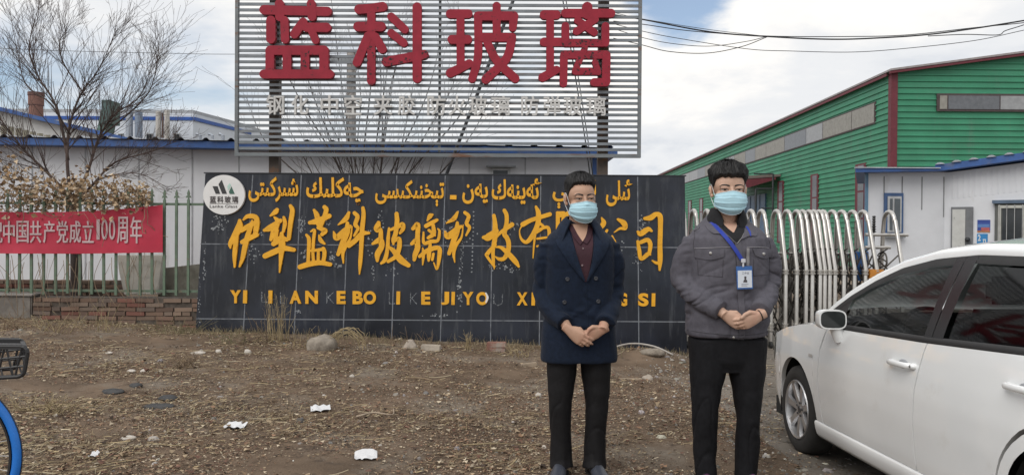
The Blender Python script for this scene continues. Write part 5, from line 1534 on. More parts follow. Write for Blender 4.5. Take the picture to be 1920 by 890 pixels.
        q.grid(G); q.build('headlight', mat('headlight_lens', (.50, .49, .44), rough=.08, var=.15, vs=12, coat=1), car, smooth='all', local=True)
    q = MB(); q.grid([arc(s) for s in np.linspace(.31, 1.0, 12)]); q.build('windscreen', glass, car, smooth='all', local=True)
    # wheels
    tyre = mat('tyre', (.022, .021, .020), rough=.85, var=.25, vs=9); alloy = mat('alloy', (.50, .50, .51), rough=.3, metal=.75, var=.06)
    for c in (0, 2.6):
        for side in (1, -1):
            cx = -.735 * side; o = Vector((cx, -c, .307))
            q = MB(); w = .092
            prof = [(-w * .8, .195), (-w * .95, .215), (-w, .245), (-w * .93, .278), (-w * .78, .298), (-w * .5, .306), (0, .3075), (w * .5, .306), (w * .78, .298), (w * .93, .278), (w, .245), (w * .95, .215), (w * .8, .195)]
            q.lathe(prof, o, 'X', 48, closed=True); wh = q.build('wheel', tyre, car, smooth=True, local=True)
            q = MB(); f = -w * side
            X = lambda d: d * -side   # outward offset from the wheel centre plane
            q.lathe([(X(.085), .205), (X(.092), .200), (X(.086), .190), (X(.03), .178), (X(-.06), .180), (X(-.06), .2)], o, 'X', 48, closed=True)
            for k in range(7):
                an = 2 * math.pi * k / 7 + .2
                e = Vector((0, math.cos(an), math.sin(an))); t = Vector((0, -math.sin(an), math.cos(an)))
                xo = Vector((-side, 0, 0))
                st = [(.03, .028, .060), (.09, .024, .072), (.15, .027, .078), (.192, .036, .078)]
                G = []
                for r_, hw_, d in st: G.append([o + e * r_ - t * hw_ + xo * (d - .022), o + e * r_ - t * hw_ * .8 + xo * d, o + e * r_ + t * hw_ * .8 + xo * d, o + e * r_ + t * hw_ + xo * (d - .022)])
                q.grid(G)
            q.lathe([(X(.04), .06), (X(.062), .055), (X(.066), .03), (X(.064), .001)], o, 'X', 24)
            q.build('rim', alloy, wh, smooth=True, local=True)
            q = MB(); q.lathe([(X(.02), .17), (X(.02), .172), (X(-.02), .172)], o, 'X', 30); q.build('brake', mat('brake_dark', (.03, .028, .027), rough=.6), wh, local=True)
            q = MB()
            for k in range(5):
                an = 2 * math.pi * k / 5 + .5; q.lathe([(X(.060), .008), (X(.071), .008), (X(.073), .001)], o + Vector((0, .045 * math.cos(an), .045 * math.sin(an))), 'X', 8)
            q.lathe([(X(.064), .027), (X(.070), .024), (X(.071), .001)], o, 'X', 20); q.build('wheel_nut', mat('nut_dark', (.09, .09, .095), rough=.4, metal=.6), wh, smooth=True, local=True)
    # cabin
    seatm = mat('seat_cloth', (.045, .042, .040), rough=.9, var=.2)
    for lx in (-.38, .38):
        for s0 in (1.35, 2.2):
            q = MB(); q.box((lx - .24, -(s0 + .1), .38), (lx + .24, -(s0 - .45), .60)); q.prism([(lx - .23, -(s0 + .0), .55), (lx + .23, -(s0 + .0), .55), (lx + .20, -(s0 + .22), 1.12), (lx - .20, -(s0 + .22), 1.12)], (0, -.12, -.02))
            q.box((lx - .12, -(s0 + .34), 1.14), (lx + .12, -(s0 + .24), 1.28)); q.build('seat', seatm, car, local=True, bevel=.03, smooth=True)
    q = MB(); q.lathe([(-.012, .185), (0, .197), (.012, .185), (0, .172)], (0, 0, 0), 'Y', 28, closed=True)
    q.tube([(-.18, 0, 0), (0, .03, -.02), (.18, 0, 0)], .018, 6); q.tube([(0, .03, -.02), (0, 0, -.18)], .018, 6)
    Mx = Matrix.Translation((-.37, -.93, .905)) @ Matrix.Rotation(R(-25), 4, 'X')
    q.v = [tuple(Mx @ Vector(p)) for p in q.v]; q.build('steering_wheel', mat('wheel_grey', (.05, .05, .055), rough=.5), car, local=True, smooth=True)
    q = MB(); q.prism([(-.72, -.38, .45), (-.72, -.85, .5), (-.72, -.80, .86), (-.72, -.36, .93)], (1.44, 0, 0)); q.build('dashboard', mat('dash_dark', (.03, .03, .032), rough=.7), car, local=True)
    q = MB(); q.box((-.71, -2.9, .28), (.71, -.4, .34)); q.build('cabin_floor', under, car, local=True)
build_car()

# ================================================================== BLUE BICYCLE at the left edge
def bicycle():
    D = 3.42
    c = at(-111, 853, D); Rw = .348
    gzv = c.z - Rw - .012
    t = thing('bicycle', (c.x - .5, D, gzv), 'bicycle at the left edge with a bright blue tyre and black front basket', 'bicycle')
    bluet = mat('tyre_blue', (.015, .17, .60), rough=.45, var=.08); dark = mat('bike_dark', (.02, .02, .022), rough=.5); steel = mat('spoke_steel', (.45, .45, .45), rough=.35, metal=.7)
    fm = mat('bike_frame_white', (.55, .56, .58), rough=.4)
    def wheel(cx):
        o = Vector((cx, D, c.z)); q = MB()
        prof = [(.019 * math.cos(a), Rw - .008 + .021 * math.sin(a)) for a in np.linspace(0, 2 * math.pi, 13)[:-1]]
        q.lathe(prof, o, 'Y', 72, closed=True); w = q.build('wheel', bluet, t, smooth=True)
        q = MB(); q.lathe([(-.004, Rw + .0135), (0, Rw + .0160), (.004, Rw + .0135)], o, 'Y', 72, closed=True); q.build('tread', dark, w, smooth=True)
        q = MB(); q.lathe([(-.014, Rw - .029), (.014, Rw - .029), (.011, Rw - .040), (-.011, Rw - .040)], o, 'Y', 72, closed=True); q.build('rim', dark, w, smooth=True)
        q = MB()
        for k in range(28):
            a = 2 * math.pi * k / 28; b = a + (.35 if k % 2 else -.35); y = .025 if k % 4 < 2 else -.025
            q.tube([o + Vector((.028 * math.cos(b), y, .028 * math.sin(b))), o + Vector(((Rw - .035) * math.cos(a), 0, (Rw - .035) * math.sin(a)))], .0013, 4)
        q.build('spoke', steel, w)
        q = MB(); q.lathe([(-.045, .012), (-.04, .03), (-.015, .022), (.015, .022), (.04, .03), (.045, .012)], o, 'Y', 16); q.build('hub', mat('hub_grey', (.2, .2, .2), rough=.4, metal=.5), w, smooth=True)
        return o
    f = wheel(c.x); r = wheel(c.x - 1.06)
    q = MB(); hd0 = f + Vector((-.16, 0, .43)); hd1 = f + Vector((-.22, 0, .60))
    for y in (-.055, .055): q.tube([f + Vector((0, y, 0)), f + Vector((-.10, y, .30)), hd0 + Vector((0, y * .5, -.02))], .013, 8)
    q.build('fork', dark, t, smooth=True)
    q = MB(); bb = r + Vector((.45, 0, -.06)); st = r + Vector((.30, 0, .44))
    q.tube([hd0 + Vector((0, 0, -.04)), hd1], .024, 10); q.tube([hd0, f + Vector((-.36, 0, .12)), bb + Vector((.1, 0, .04)), bb], .026, 10); q.tube([bb, st], .02, 10)
    for y in (-.05, .05): q.tube([bb + Vector((0, y * .5, 0)), r + Vector((0, y, 0)), st + Vector((.03, y * .3, -.12))], .011, 8)
    q.build('frame', fm, t, smooth=True)
    q = MB(); q.tube([st, st + Vector((-.05, 0, .16))], .015, 8); q.build('seat_post', steel, t, smooth=True)
    q = MB(); s = st + Vector((-.06, 0, .19)); q.tube([s + Vector((-.13, 0, .0)), s + Vector((-.08, 0, .01)), s, s + Vector((.08, 0, .0)), s + Vector((.15, 0, -.01))], [(.03, .02), (.09, .035), (.075, .03), (.03, .022), (.018, .015)], 12, up=(0, 0, 1)); q.build('saddle', dark, t, smooth=True)
    q = MB(); h = hd1 + Vector((-.03, 0, .10)); q.tube([hd1, h], .014, 8); q.tube(catmull([h + Vector((-.12, -.29, .03)), h + Vector((-.02, -.22, .04)), h, h + Vector((-.02, .22, .04)), h + Vector((-.12, .29, .03))], 16), .012, 8); q.build('handlebar', dark, t, smooth=True)
    q = MB()
    for y in (-.29, .29): q.tube([h + Vector((-.20, y * 1.02, .028)), h + Vector((-.08, y * .95, .033))], .017, 8)
    q.build('grip', dark, t, smooth=True)
    q = MB(); q.lathe([(-.02, .085), (.02, .085)], bb, 'Y', 24); q.tube([bb + Vector((0, -.05, 0)), bb + Vector((.08, -.06, -.14))], .01, 8); q.box(tuple(bb + Vector((.03, -.15, -.155))), tuple(bb + Vector((.13, -.06, -.13)))); q.tube([bb + Vector((0, .05, 0)), bb + Vector((-.08, .06, .14))], .01, 8); q.box(tuple(bb + Vector((-.13, .06, .13))), tuple(bb + Vector((-.03, .15, .155)))); q.build('crank', dark, t)
    # basket: rounded near panel with lattice, flat rim, sides and back
    Db = 3.30
    tr = at(52, 649, Db); bz = at(30, 704, Db).z
    x1, zt, zb = tr.x, tr.z, bz
    wx, wy = .34, .19
    H = zt - zb
    def panel(y, sk=0.0):
        P = []; rad = .028
        for (cx, cz, a0) in ((x1 - rad, zt - rad, 0), (x1 - wx + rad, zt - rad, 90), (x1 - wx + rad, zb + rad, 180), (x1 - rad - sk, zb + rad, 270)):
            for an in (0, 30, 60, 90):
                xx = cx + rad * math.cos(R(a0 + an)); zz = cz + rad * math.sin(R(a0 + an)); P.append(Vector((xx, y, zz - (.0 if zz > zb + H / 2 else .07 * (x1 - xx)))))
        return P
    q = MB()
    A0, A1 = panel(Db, .012), panel(Db + wy, .03)
    for P_ in (A0, A1): q.tube(P_ + [P_[0]], .0095, 8, cap=False)
    q.box((x1 - wx + .02, Db - .008, zt - .012), (x1 - .022, Db + .05, zt + .006))
    q.box((x1 - .022, Db + .02, zt - .020), (x1 - .002, Db + wy - .02, zt - .002)); q.box((x1 - wx + .002, Db + .02, zt - .020), (x1 - wx + .02, Db + wy - .02, zt - .002))
    q.box((x1 - wx + .02, Db + wy - .02, zt - .012), (x1 - .022, Db + wy + .008, zt + .006))
    for P_, y in ((A0, Db), (A1, Db + wy)):
        for f in (.38, .70): q.tube([(x1 - wx + .004, y, zt - f * H - .03), (x1 - .004, y, zt - f * H + .006)], .0055, 6)
        for k in range(1, 9):
            u = k / 9; xx = x1 - wx + wx * u; o_ = .014 * (1 if k % 2 else -1)
            q.tube([(xx - o_, y, zt - .008), (xx + o_, y, zb - .07 * (x1 - xx) + .004)], .0055, 5)
    for k in (1, 2, 3):
        y = Db + wy * k / 4; 
        for xx in (x1 - .006, x1 - wx + .006): q.tube([(xx, y, zt - .01), (xx, y, zb - .07 * (x1 - xx) + .02)], .0055, 5)
    for xx in (x1 - .010, x1 - wx + .008): q.tube([(xx, Db, zb + H * .4), (xx, Db + wy, zb + H * .4)], .0055, 5)
    for k in range(8): xx = x1 - wx + wx * (k + .5) / 8; q.tube([(xx, Db, zb - .07 * (x1 - xx)), (xx, Db + wy, zb - .07 * (x1 - xx))], .005, 5)
    q.v = [(x - max(0, y - Db) * .70, y, z) for x, y, z in q.v]
    q.build('basket', dark, t)
    q = MB(); q.tube([hd0 + Vector((.02, 0, .1)), Vector((x1 - wx + .02, Db + wy / 2, zb + .06))], .012, 6); q.build('basket_bracket', dark, t)
bicycle()
# ================================================================== PEOPLE
def sring(z, cx, cy, a, b, n=36, p=2.35, tilt=0.0):
    out = []
    for k in range(n):
        t = 2 * math.pi * k / n; c, s = math.cos(t), math.sin(t)
        x = a * math.copysign(abs(c) ** (2 / p), c); y = b * math.copysign(abs(s) ** (2 / p), s)
        out.append((cx + x, cy + y, z + tilt * y))
    return out
def otube(mb, path, rads, n=18, sub=5):
    """limb along a smooth path; path points with (rx, ry) radii interpolated"""
    C = catmull(path, sub * (len(path) - 1)); m = len(C); Rr = []
    for i in range(m):
        t = i / (m - 1) * (len(rads) - 1); k = min(int(t), len(rads) - 2); f = t - k; f = f * f * (3 - 2 * f)
        a, b = rads[k], rads[k + 1]
        a = a if isinstance(a, tuple) else (a, a); b = b if isinstance(b, tuple) else (b, b)
        Rr.append((a[0] + (b[0] - a[0]) * f, a[1] + (b[1] - a[1]) * f))
    mb.tube(C, Rr, n, up=(0, 1, 0))
def normals_np(me):
    a = np.empty(len(me.vertices) * 3); me.vertex_normals.foreach_get('vector', a); return a.reshape(-1, 3)
def crease(a, b, s):
    """sharp valleys between soft folds, 0..-1"""
    return -np.exp(-(vnoise(a, b, s) / .085) ** 2)
def wrinkle(me, fn):
    V = mesh_np(me); N = normals_np(me); set_np(me, V + N * fn(V)[:, None])
def bvh_of(me):
    return BVHTree.FromPolygons([v.co.copy() for v in me.vertices], [tuple(p.vertices) for p in me.polygons])
class Drape:
    def __init__(s, me, M=None):
        s.t = bvh_of(me); s.M = M or Matrix.Identity(4)
    def hit(s, x, z, off=0.0):
        o = s.M @ Vector((x, -.9, z)); d = (s.M.to_3x3() @ Vector((0, 1, 0))).normalized()
        h = s.t.ray_cast(o, d)[0]
        if h is None: h = s.M @ Vector((x, -.1, z))
        return h - d * off
    def radial(s, c, phi, z, off=0.0, el=None):
        """from outside towards the head axis; phi 0 = front, positive to the right"""
        if el is None: dv = Vector((math.sin(phi), -math.cos(phi), 0)); cc = Vector((c[0], c[1], z))
        else: dv = Vector((math.sin(phi) * math.cos(el), -math.cos(phi) * math.cos(el), math.sin(el))); cc = Vector(c)
        o = s.M @ (cc + dv * .4); d = (s.M.to_3x3() @ -dv).normalized()
        h = s.t.ray_cast(o, d)[0]
        if h is None: return None
        return (s.M.inverted() @ h - cc).length + off, cc, dv
    def patch(s, L, Rc, off, m, name, parent, ns=8, nt=14, th=.012, bulge=0.0):
        Lc = catmull([Vector((*p, 0)) for p in L], nt) if len(L) > 2 else [Vector((*L[0], 0)).lerp(Vector((*L[-1], 0)), i / nt) for i in range(nt + 1)]
        Rr = catmull([Vector((*p, 0)) for p in Rc], nt) if len(Rc) > 2 else [Vector((*Rc[0], 0)).lerp(Vector((*Rc[-1], 0)), i / nt) for i in range(nt + 1)]
        n = min(len(Lc), len(Rr)); G = []
        for i in range(n):
            G.append([])
            for k in range(ns + 1):
                q = Lc[i].lerp(Rr[k and min(i, n - 1) or i], k / ns); u = k / ns
                G[-1].append(s.hit(q.x, q.y, off + bulge * math.sin(math.pi * u)))
        # even out stray steps of the cloth below
        for _ in range(2):
            G = [[(G[i][k] + (G[max(i - 1, 0)][k] + G[min(i + 1, n - 1)][k] + G[i][max(k - 1, 0)] + G[i][min(k + 1, ns)]) * .25) * .5 if 0 < i < n - 1 and 0 < k < ns else G[i][k] for k in range(ns + 1)] for i in range(n)]
        d = (s.M.to_3x3() @ Vector((0, 1, 0))).normalized() * th
        mb = MB(); mb.grid(G)
        loop = [r[0] for r in G] + G[-1][1:] + [r[-1] for r in G[::-1]][1:] + G[0][::-1][1:]
        mb.grid([[p, p + d] for p in loop])
        return mb.build(name, m, parent, smooth='all', local=True)
    def line(s, pts, r, off, m, name, parent, sides=6):
        C = catmull([Vector((*p, 0)) for p in pts], 8 * (len(pts) - 1)) if len(pts) > 2 else [Vector((*pts[0], 0)).lerp(Vector((*pts[1], 0)), i / 12) for i in range(13)]
        mb = MB(); mb.tube([s.hit(p.x, p.y, off) for p in C], r, sides); return mb.build(name, m, parent, smooth='all', local=True)

def add_hand(mb, W, u, v, n, curls, thumb, sc=1.0, lens=(.074, .082, .076, .060), spread=.0):
    W = Vector(W); u = Vector(u).normalized(); v = Vector(v); v = (v - u * v.dot(u)).normalized(); n = Vector(n); n = (n - u * n.dot(u) - v * n.dot(v)).normalized()
    K = W + u * .088 * sc
    rings = []
    for t, w, h in ((-.035, .025, .020), (-.01, .0265, .0195), (.015, .031, .019), (.04, .037, .0185), (.065, .040, .0165), (.088, .040, .0135), (.097, .036, .010)):
        c = W + u * t * sc; rings.append([c + v * w * sc * math.copysign(abs(math.cos(a)) ** .8, math.cos(a)) + n * h * sc * math.copysign(abs(math.sin(a)) ** .9, math.sin(a)) for a in np.linspace(0, 2 * math.pi, 21)[:-1]])
    mb.loft(rings)
    for i in range(4):
        off = (.0305, .0105, -.0100, -.0295)[i]; back = (.004, -.002, .002, .010)[i]
        p = K + v * off * sc - u * back * sc - u * .022 * sc
        L = lens[i] * sc; ang = 0.0; pts = [p]; rad = [.0098 * sc]
        pts.append(p + u * .022 * sc + n * .002); rad.append((.0104 if i < 3 else .0092) * sc)
        sp = (1.5 - i) * spread
        for k, fr in enumerate((.44, .31, .25)):
            ang += curls[i][k] if isinstance(curls[i], (list, tuple)) else curls[k]
            d = (u + v * sp).normalized() * math.cos(ang) - n * math.sin(ang)
            pts.append(pts[-1] + d * L * fr); rad.append((.0092, .0086, .0066)[k] * (1 if i < 3 else .88) * sc)
        mb.tube(pts, rad, 12); mb.ell(pts[-1], rad[-1] * 1.0, 10, 8)
        for k in (1, 2, 3): mb.ell(pts[k], rad[k] * 1.09, 10, 8)
    P = [W + u * thumb[0][0] * sc + v * thumb[0][1] * sc + n * thumb[0][2] * sc]
    for t in thumb[1:]: P.append(W + u * t[0] * sc + v * t[1] * sc + n * t[2] * sc)
    mb.tube(P, [.0145 * sc, .0130 * sc, .0108 * sc, .0088 * sc][:len(P)], 12); mb.ell(P[-1], .0088 * sc, 10, 8)
    for q, r in zip(P[:-1], (.0145, .0130, .0112)): mb.ell(q, r * sc, 10, 8)

def add_head(mb, M, sc=1.0, round_=1.0):
    E = lambda c, r, rot=None: mb.ell(M @ (Vector(c) * sc), tuple(x * sc for x in r), 24, 16, M.to_3x3() @ rot if rot else M.to_3x3())
    E((0, .022, .036), (.074, .094, .088)); E((0, -.018, .030), (.067, .066, .070))
    E((0, -.022, -.040), (.0615 * round_, .066, .075)); E((0, -.050, -.098), (.030, .032, .026))
    for s in (-1, 1):
        E((.040 * s, -.052, -.036), (.028, .030, .028)); E((.046 * s, -.015, -.078), (.022, .045, .030))
        E((.0765 * s, .018, -.008), (.007, .017, .031), Matrix.Rotation(R(18 * s), 3, 'Z')); E((.079 * s, .026, .006), (.008, .015, .018), Matrix.Rotation(R(24 * s), 3, 'Z')); E((.074 * s, .010, -.030), (.008, .010, .011))
        E((.032 * s, -.0735, .0085), (.019, .010, .0060)); E((.032 * s, -.072, -.0115), (.017, .010, .0052)); E((.033 * s, -.0665, -.001), (.0175, .0125, .012))
        E((.034 * s, -.070, .020), (.026, .011, .008))
    mb.tube([M @ (Vector(p) * sc) for p in ((0, -.078, .012), (0, -.090, -.010), (0, -.104, -.034), (0, -.098, -.044))], [.0085 * sc, .0095 * sc, .0135 * sc, .012 * sc], 12)
    for s in (-1, 1): E((.013 * s, -.088, -.040), (.010, .011, .009))
    E((0, -.080, -.066), (.023, .012, .006)); E((0, -.078, -.076), (.020, .012, .006))

def face_bits(body, M, sc, parent, squint, brow, mats, mask_top, mask_bot, look=0.0):
    D = Drape(body.data, M @ Matrix.Scale(sc, 4))
    skin, hairm, scl, iris, lash, maskm, maskw = mats[:7]
    for s in (-1, 1):
        up = [(.015, -.0015), (.022, .0028 * squint + .001), (.033, .0042 * squint + .001), (.044, .0030 * squint + .0008), (.0505, .0005)]
        lo = [(.015, -.0015), (.022, -.0042 * squint), (.033, -.0055 * squint), (.044, -.0040 * squint), (.0505, .0005)]
        e = D.patch([(x * s, z) for x, z in up], [(x * s, z) for x, z in lo], .0016, scl, 'eye', parent, ns=4, nt=12, th=.003)
        cx = .0325 * s + look; rI = .0062
        hh = .0048 * squint
        pu = [(cx - rI, 0), (cx - rI * .6, min(rI * .8, hh)), (cx, min(rI, hh)), (cx + rI * .6, min(rI * .8, hh)), (cx + rI, 0)]
        D.patch(pu, [(x, -z - .0003) for x, z in pu], .0024, iris, 'iris', e, ns=3, nt=8, th=.001)
        D.line([(x * s, z + .0004) for x, z in up], .0011, .0022, lash, 'eyelash', e)
        D.line([(x * s, z + .0062) for x, z in up[1:]], .0006, .0006, mats[7], 'lid_crease', e)
        b = brow
        D.patch([(.011 * s, b + .0040), (.026 * s, b + .0085), (.042 * s, b + .0085), (.056 * s, b + .001)], [(.012 * s, b - .0038), (.026 * s, b + .0010), (.042 * s, b + .0030), (.056 * s, b - .0015)], .0014, hairm, 'eyebrow', parent, ns=3, nt=12, th=.004)
    # mask: pleated cloth round the lower face
    c = (0, -.012); G = []
    nphi, nv = 40, 34
    for i in range(nphi + 1):
        ph = R(-78) + R(156) * i / nphi; row = []
        w = abs(ph) / R(78)
        zt = mask_top - .024 * w ** 1.5 + .004 * max(0, 1 - w * 4); zb = mask_bot + .050 * w ** 1.6
        for k in range(nv + 1):
            v = k / nv; z = zt + (zb - zt) * v
            h = D.radial(c, ph, z, .0045)
            rr = h[0] if h else .06
            tent = (.110 - .020 * abs(v - .45) ** 1.3 * 2 - (.012 if v > .85 else 0) * (v - .85) / .15) * (math.cos(ph * .62) ** 1.1) if w < .95 else 0
            r = max(rr, tent * 1.0)
            p4 = (v * 4.0) % 1.0
            r += (.0052 * (1 - p4) if .12 < v < .88 else 0) * (1 - w ** 3) + .0012 * float(vnoise(i * .35, k * .5, 31))
            row.append([math.sin(ph) * r, c[1] - math.cos(ph) * r, z])
        G.append(row)
    MS = M @ Matrix.Scale(sc, 4)
    P = [[MS @ Vector(q) for q in r] for r in G]
    mb = MB(); mb.grid(P)
    ctr = MS @ Vector((0, 0, -.06))
    loop = [r[0] for r in P] + P[-1][1:] + [r[-1] for r in P[::-1]][1:] + P[0][::-1][1:]
    mb.grid([[p, p + (ctr - p).normalized() * .003] for p in loop])
    mk = mb.build('face_mask', maskm, parent, smooth='all', local=True)
    mb = MB(); mb.tube([p + (p - ctr).normalized() * .0008 for p in [r[0] for r in P]], .0016, 5); mb.tube([p + (p - ctr).normalized() * .0008 for p in [r[-1] for r in P]], .0014, 5); mb.build('mask_edge', maskw, mk, local=True, smooth='all')
    for s, row in ((-1, P[0]), (1, P[-1])):
        ear = [MS @ Vector(q) for q in ((.078 * s, .006, .026), (.083 * s, .030, .020), (.082 * s, .036, -.008), (.078 * s, .020, -.036))]
        mb = MB(); mb.tube(catmull([row[1], ear[0], ear[1], ear[2], ear[3], row[-2]], 30), .0016, 6); mb.build('ear_loop', maskw, mk, local=True, smooth='all')
    return D

def make_hair(D, M, sc, parent, hairm, line, thick, seed, strands=2600, fringe=0.0, slen=.016):
    rr = np.random.RandomState(seed); MS = M @ Matrix.Scale(sc, 4)
    c = Vector((0, .012, .022)); NP, NE = 120, 40
    lf = lambda d: float(np.interp(abs(((d + 180) % 360) - 180), line[0], line[1]))
    tf = lambda d, e: float(np.interp(e, thick[0], thick[1])) * (lambda f: (.40 + .60 * math.cos(R(d)) ** 2) * (1 - f) + f)(min(1, max(0, (e - 10) / 32))) * (1 + fringe * max(0, math.cos(R(d))) * (1 if e < 70 else .3))
    def base(d, e):
        h = D.radial(c, R(d), 0, 0, R(e)); return (h[0] if h else .09), h
    rows = []
    for i in range(NP):
        d = 360 * i / NP; el0 = lf(d) + 3.0 * float(vnoise(i * 1.7, 3, seed)) * 2; row = []
        for k in range(NE + 1):
            e = el0 + (89.5 - el0) * k / NE
            r0, _ = base(d, e)
            t = tf(d, e) * min(1, .25 + k / 3.0) * (1 + .5 * float(vnoise(d * .33, e * .05, seed + 1)) + .25 * float(vnoise(d * .9, e * .1, seed + 2)))
            if k == 0: t = -.001
            dv = Vector((math.sin(R(d)) * math.cos(R(e)), -math.cos(R(d)) * math.cos(R(e)), math.sin(R(e))))
            row.append(MS @ (c + dv * (r0 + t)))
        rows.append(row)
    mb = MB(); mb.grid(rows + [rows[0]])
    h = mb.build('hair', hairm, parent, smooth='all', local=True)
    mb = MB()
    for _ in range(strands):
        i = rr.randint(NP); d = 360 * i / NP; k = rr.randint(1, NE)
        p = rows[i][k]; q = rows[i][max(k - 3, 0)]; o = MS @ c
        out = (p - o).normalized(); down = (q - p); down = down.normalized() if down.length > 1e-6 else out.orthogonal()
        side = out.cross(down).normalized()
        L = slen * rr.uniform(.5, 1.5) * sc; w = .0011 * rr.uniform(.7, 1.5)
        tip = p + down * L * .85 + out * L * rr.uniform(.10, .55) + side * L * rr.normal(0, .25)
        b = p - out * .004
        mb.poly([b + side * w, b - side * w, tip])
    o = mb.build('hair_strands', hairm, h, local=True); o['kind'] = 'stuff'
    return h
skin_m = wear(mat('skin', (.47, .29, .205), rough=.5, var=.06, vs=18, spec=.35), (.47, .24, .17), 8, .52, .75)
skin2 = wear(mat('skin_fair', (.54, .35, .26), rough=.5, var=.06, vs=18, spec=.35), (.53, .29, .22), 8, .52, .75)
hair_m = mat('hair_black', (.007, .0065, .007), rough=.62, var=.3, vs=30)
scl_m = mat('eye_white', (.50, .46, .43), rough=.3); iris_m = mat('iris_dark', (.018, .011, .008), rough=.15); lash_m = mat('lash', (.015, .01, .01), rough=.7); crease_m = mat('lid_crease', (.20, .10, .07), rough=.7)
mask_m = mat('mask_blue', (.40, .62, .71), rough=.75, var=.06, vs=12); maskw_m = mat('mask_white', (.68, .72, .74), rough=.8)
FM1 = (skin_m, hair_m, scl_m, iris_m, lash_m, mask_m, maskw_m, crease_m)

def legs_mesh(LG, pelvis):
    mb = MB()
    for leg in LG: otube(mb, [p for p, r in leg], [r for p, r in leg], 22, 5)
    otube(mb, [p for p, r in pelvis], [r for p, r in pelvis], 26, 4)
    return remesh(mb, .0070, 4)
def shoe(parent, ankle, ang, m, sole_m, L=.285, lace=None):
    q = MB(); a = R(ang); rot = Matrix.Rotation(a, 3, 'Z')
    o = Vector((ankle[0], ankle[1], 0))
    prof = [(.085, .020, .010, .060), (.080, .033, .008, .082), (.05, .037, .004, .100), (.00, .036, .004, .105), (-.05, .039, .004, .088), (-.10, .046, .004, .066), (-.145, .047, .004, .052), (-.180, .040, .006, .043), (-.200, .026, .010, .032), (-.206, .010, .014, .024)]
    rings = []
    for y, w, z0, z1 in prof:
        ring = []
        for k in range(20):
            t = 2 * math.pi * k / 20; c, s = math.cos(t), math.sin(t)
            x = w * math.copysign(abs(c) ** .75, c); z = (z0 + z1) / 2 + (z1 - z0) / 2 * (s if s > 0 else math.copysign(abs(s) ** .5, s))
            ring.append(o + rot @ Vector((x * (1 - .25 * max(0, s)), y * L / .285, z + .012)))
        rings.append(ring)
    q.loft(rings); s_ = q.build('shoe', m, parent, smooth='all', local=True)
    q = MB(); top = []; 
    for y, w, z0, z1 in prof[:-1]: top.append((y, w * 1.07 + .002))
    P = [o + rot @ Vector((w, y * L / .285, 0)) for y, w in top] + [o + rot @ Vector((0, -.211 * L / .285, 0))] + [o + rot @ Vector((-w, y * L / .285, 0)) for y, w in top[::-1]]
    q.prism(P, (0, 0, .020)); q.build('sole', sole_m, s_, local=True)
    if lace:
        q = MB()
        for k in range(5):
            y = -.035 - k * .017; z = .108 - k * .0095
            q.tube([o + rot @ Vector((-.020, y, z - .004)), o + rot @ Vector((0, y - .004, z + .006)), o + rot @ Vector((.020, y, z - .004))], .0035, 6)
        q.build('laces', lace, s_, local=True, smooth='all')
    return s_
def collar_band(parent, name, m, c, pm, rt, rb, zt, zb, th=.008, n=36, ysc=1.0, xsc=1.0):
    """band round the neck: phi 0 = back, ends at +-pm in front; rt, rb radii, zt, zb heights as functions of |phi|/pm"""
    G = []
    for i in range(n + 1):
        ph = -pm + 2 * pm * i / n; w = abs(ph) / pm; row = []
        for k in range(9):
            t = k / 8
            r = rt(w) + (rb(w) - rt(w)) * t + .010 * math.sin(math.pi * t) * (1 - w * .5); z = zt(w) + (zb(w) - zt(w)) * t + .004 * math.sin(math.pi * t)
            row.append(Vector((c[0] + math.sin(ph) * r * xsc, c[1] + math.cos(ph) * r * ysc, c[2] + z)))
        G.append(row)
    mb = MB(); mb.grid(G)
    I = []
    for r in G:
        I.append([p + (Vector((c[0], c[1], p.z)) - p).normalized() * th - Vector((0, 0, th * .4)) for p in r])
    mb.grid(I, flip=True)
    loopo = [r[0] for r in G] + G[-1][1:] + [r[-1] for r in G[::-1]][1:] + G[0][::-1][1:]
    loopi = [r[0] for r in I] + I[-1][1:] + [r[-1] for r in I[::-1]][1:] + I[0][::-1][1:]
    mb.grid([list(p) for p in zip(loopo, loopi)])
    return mb.build(name, m, parent, smooth='all', local=True)

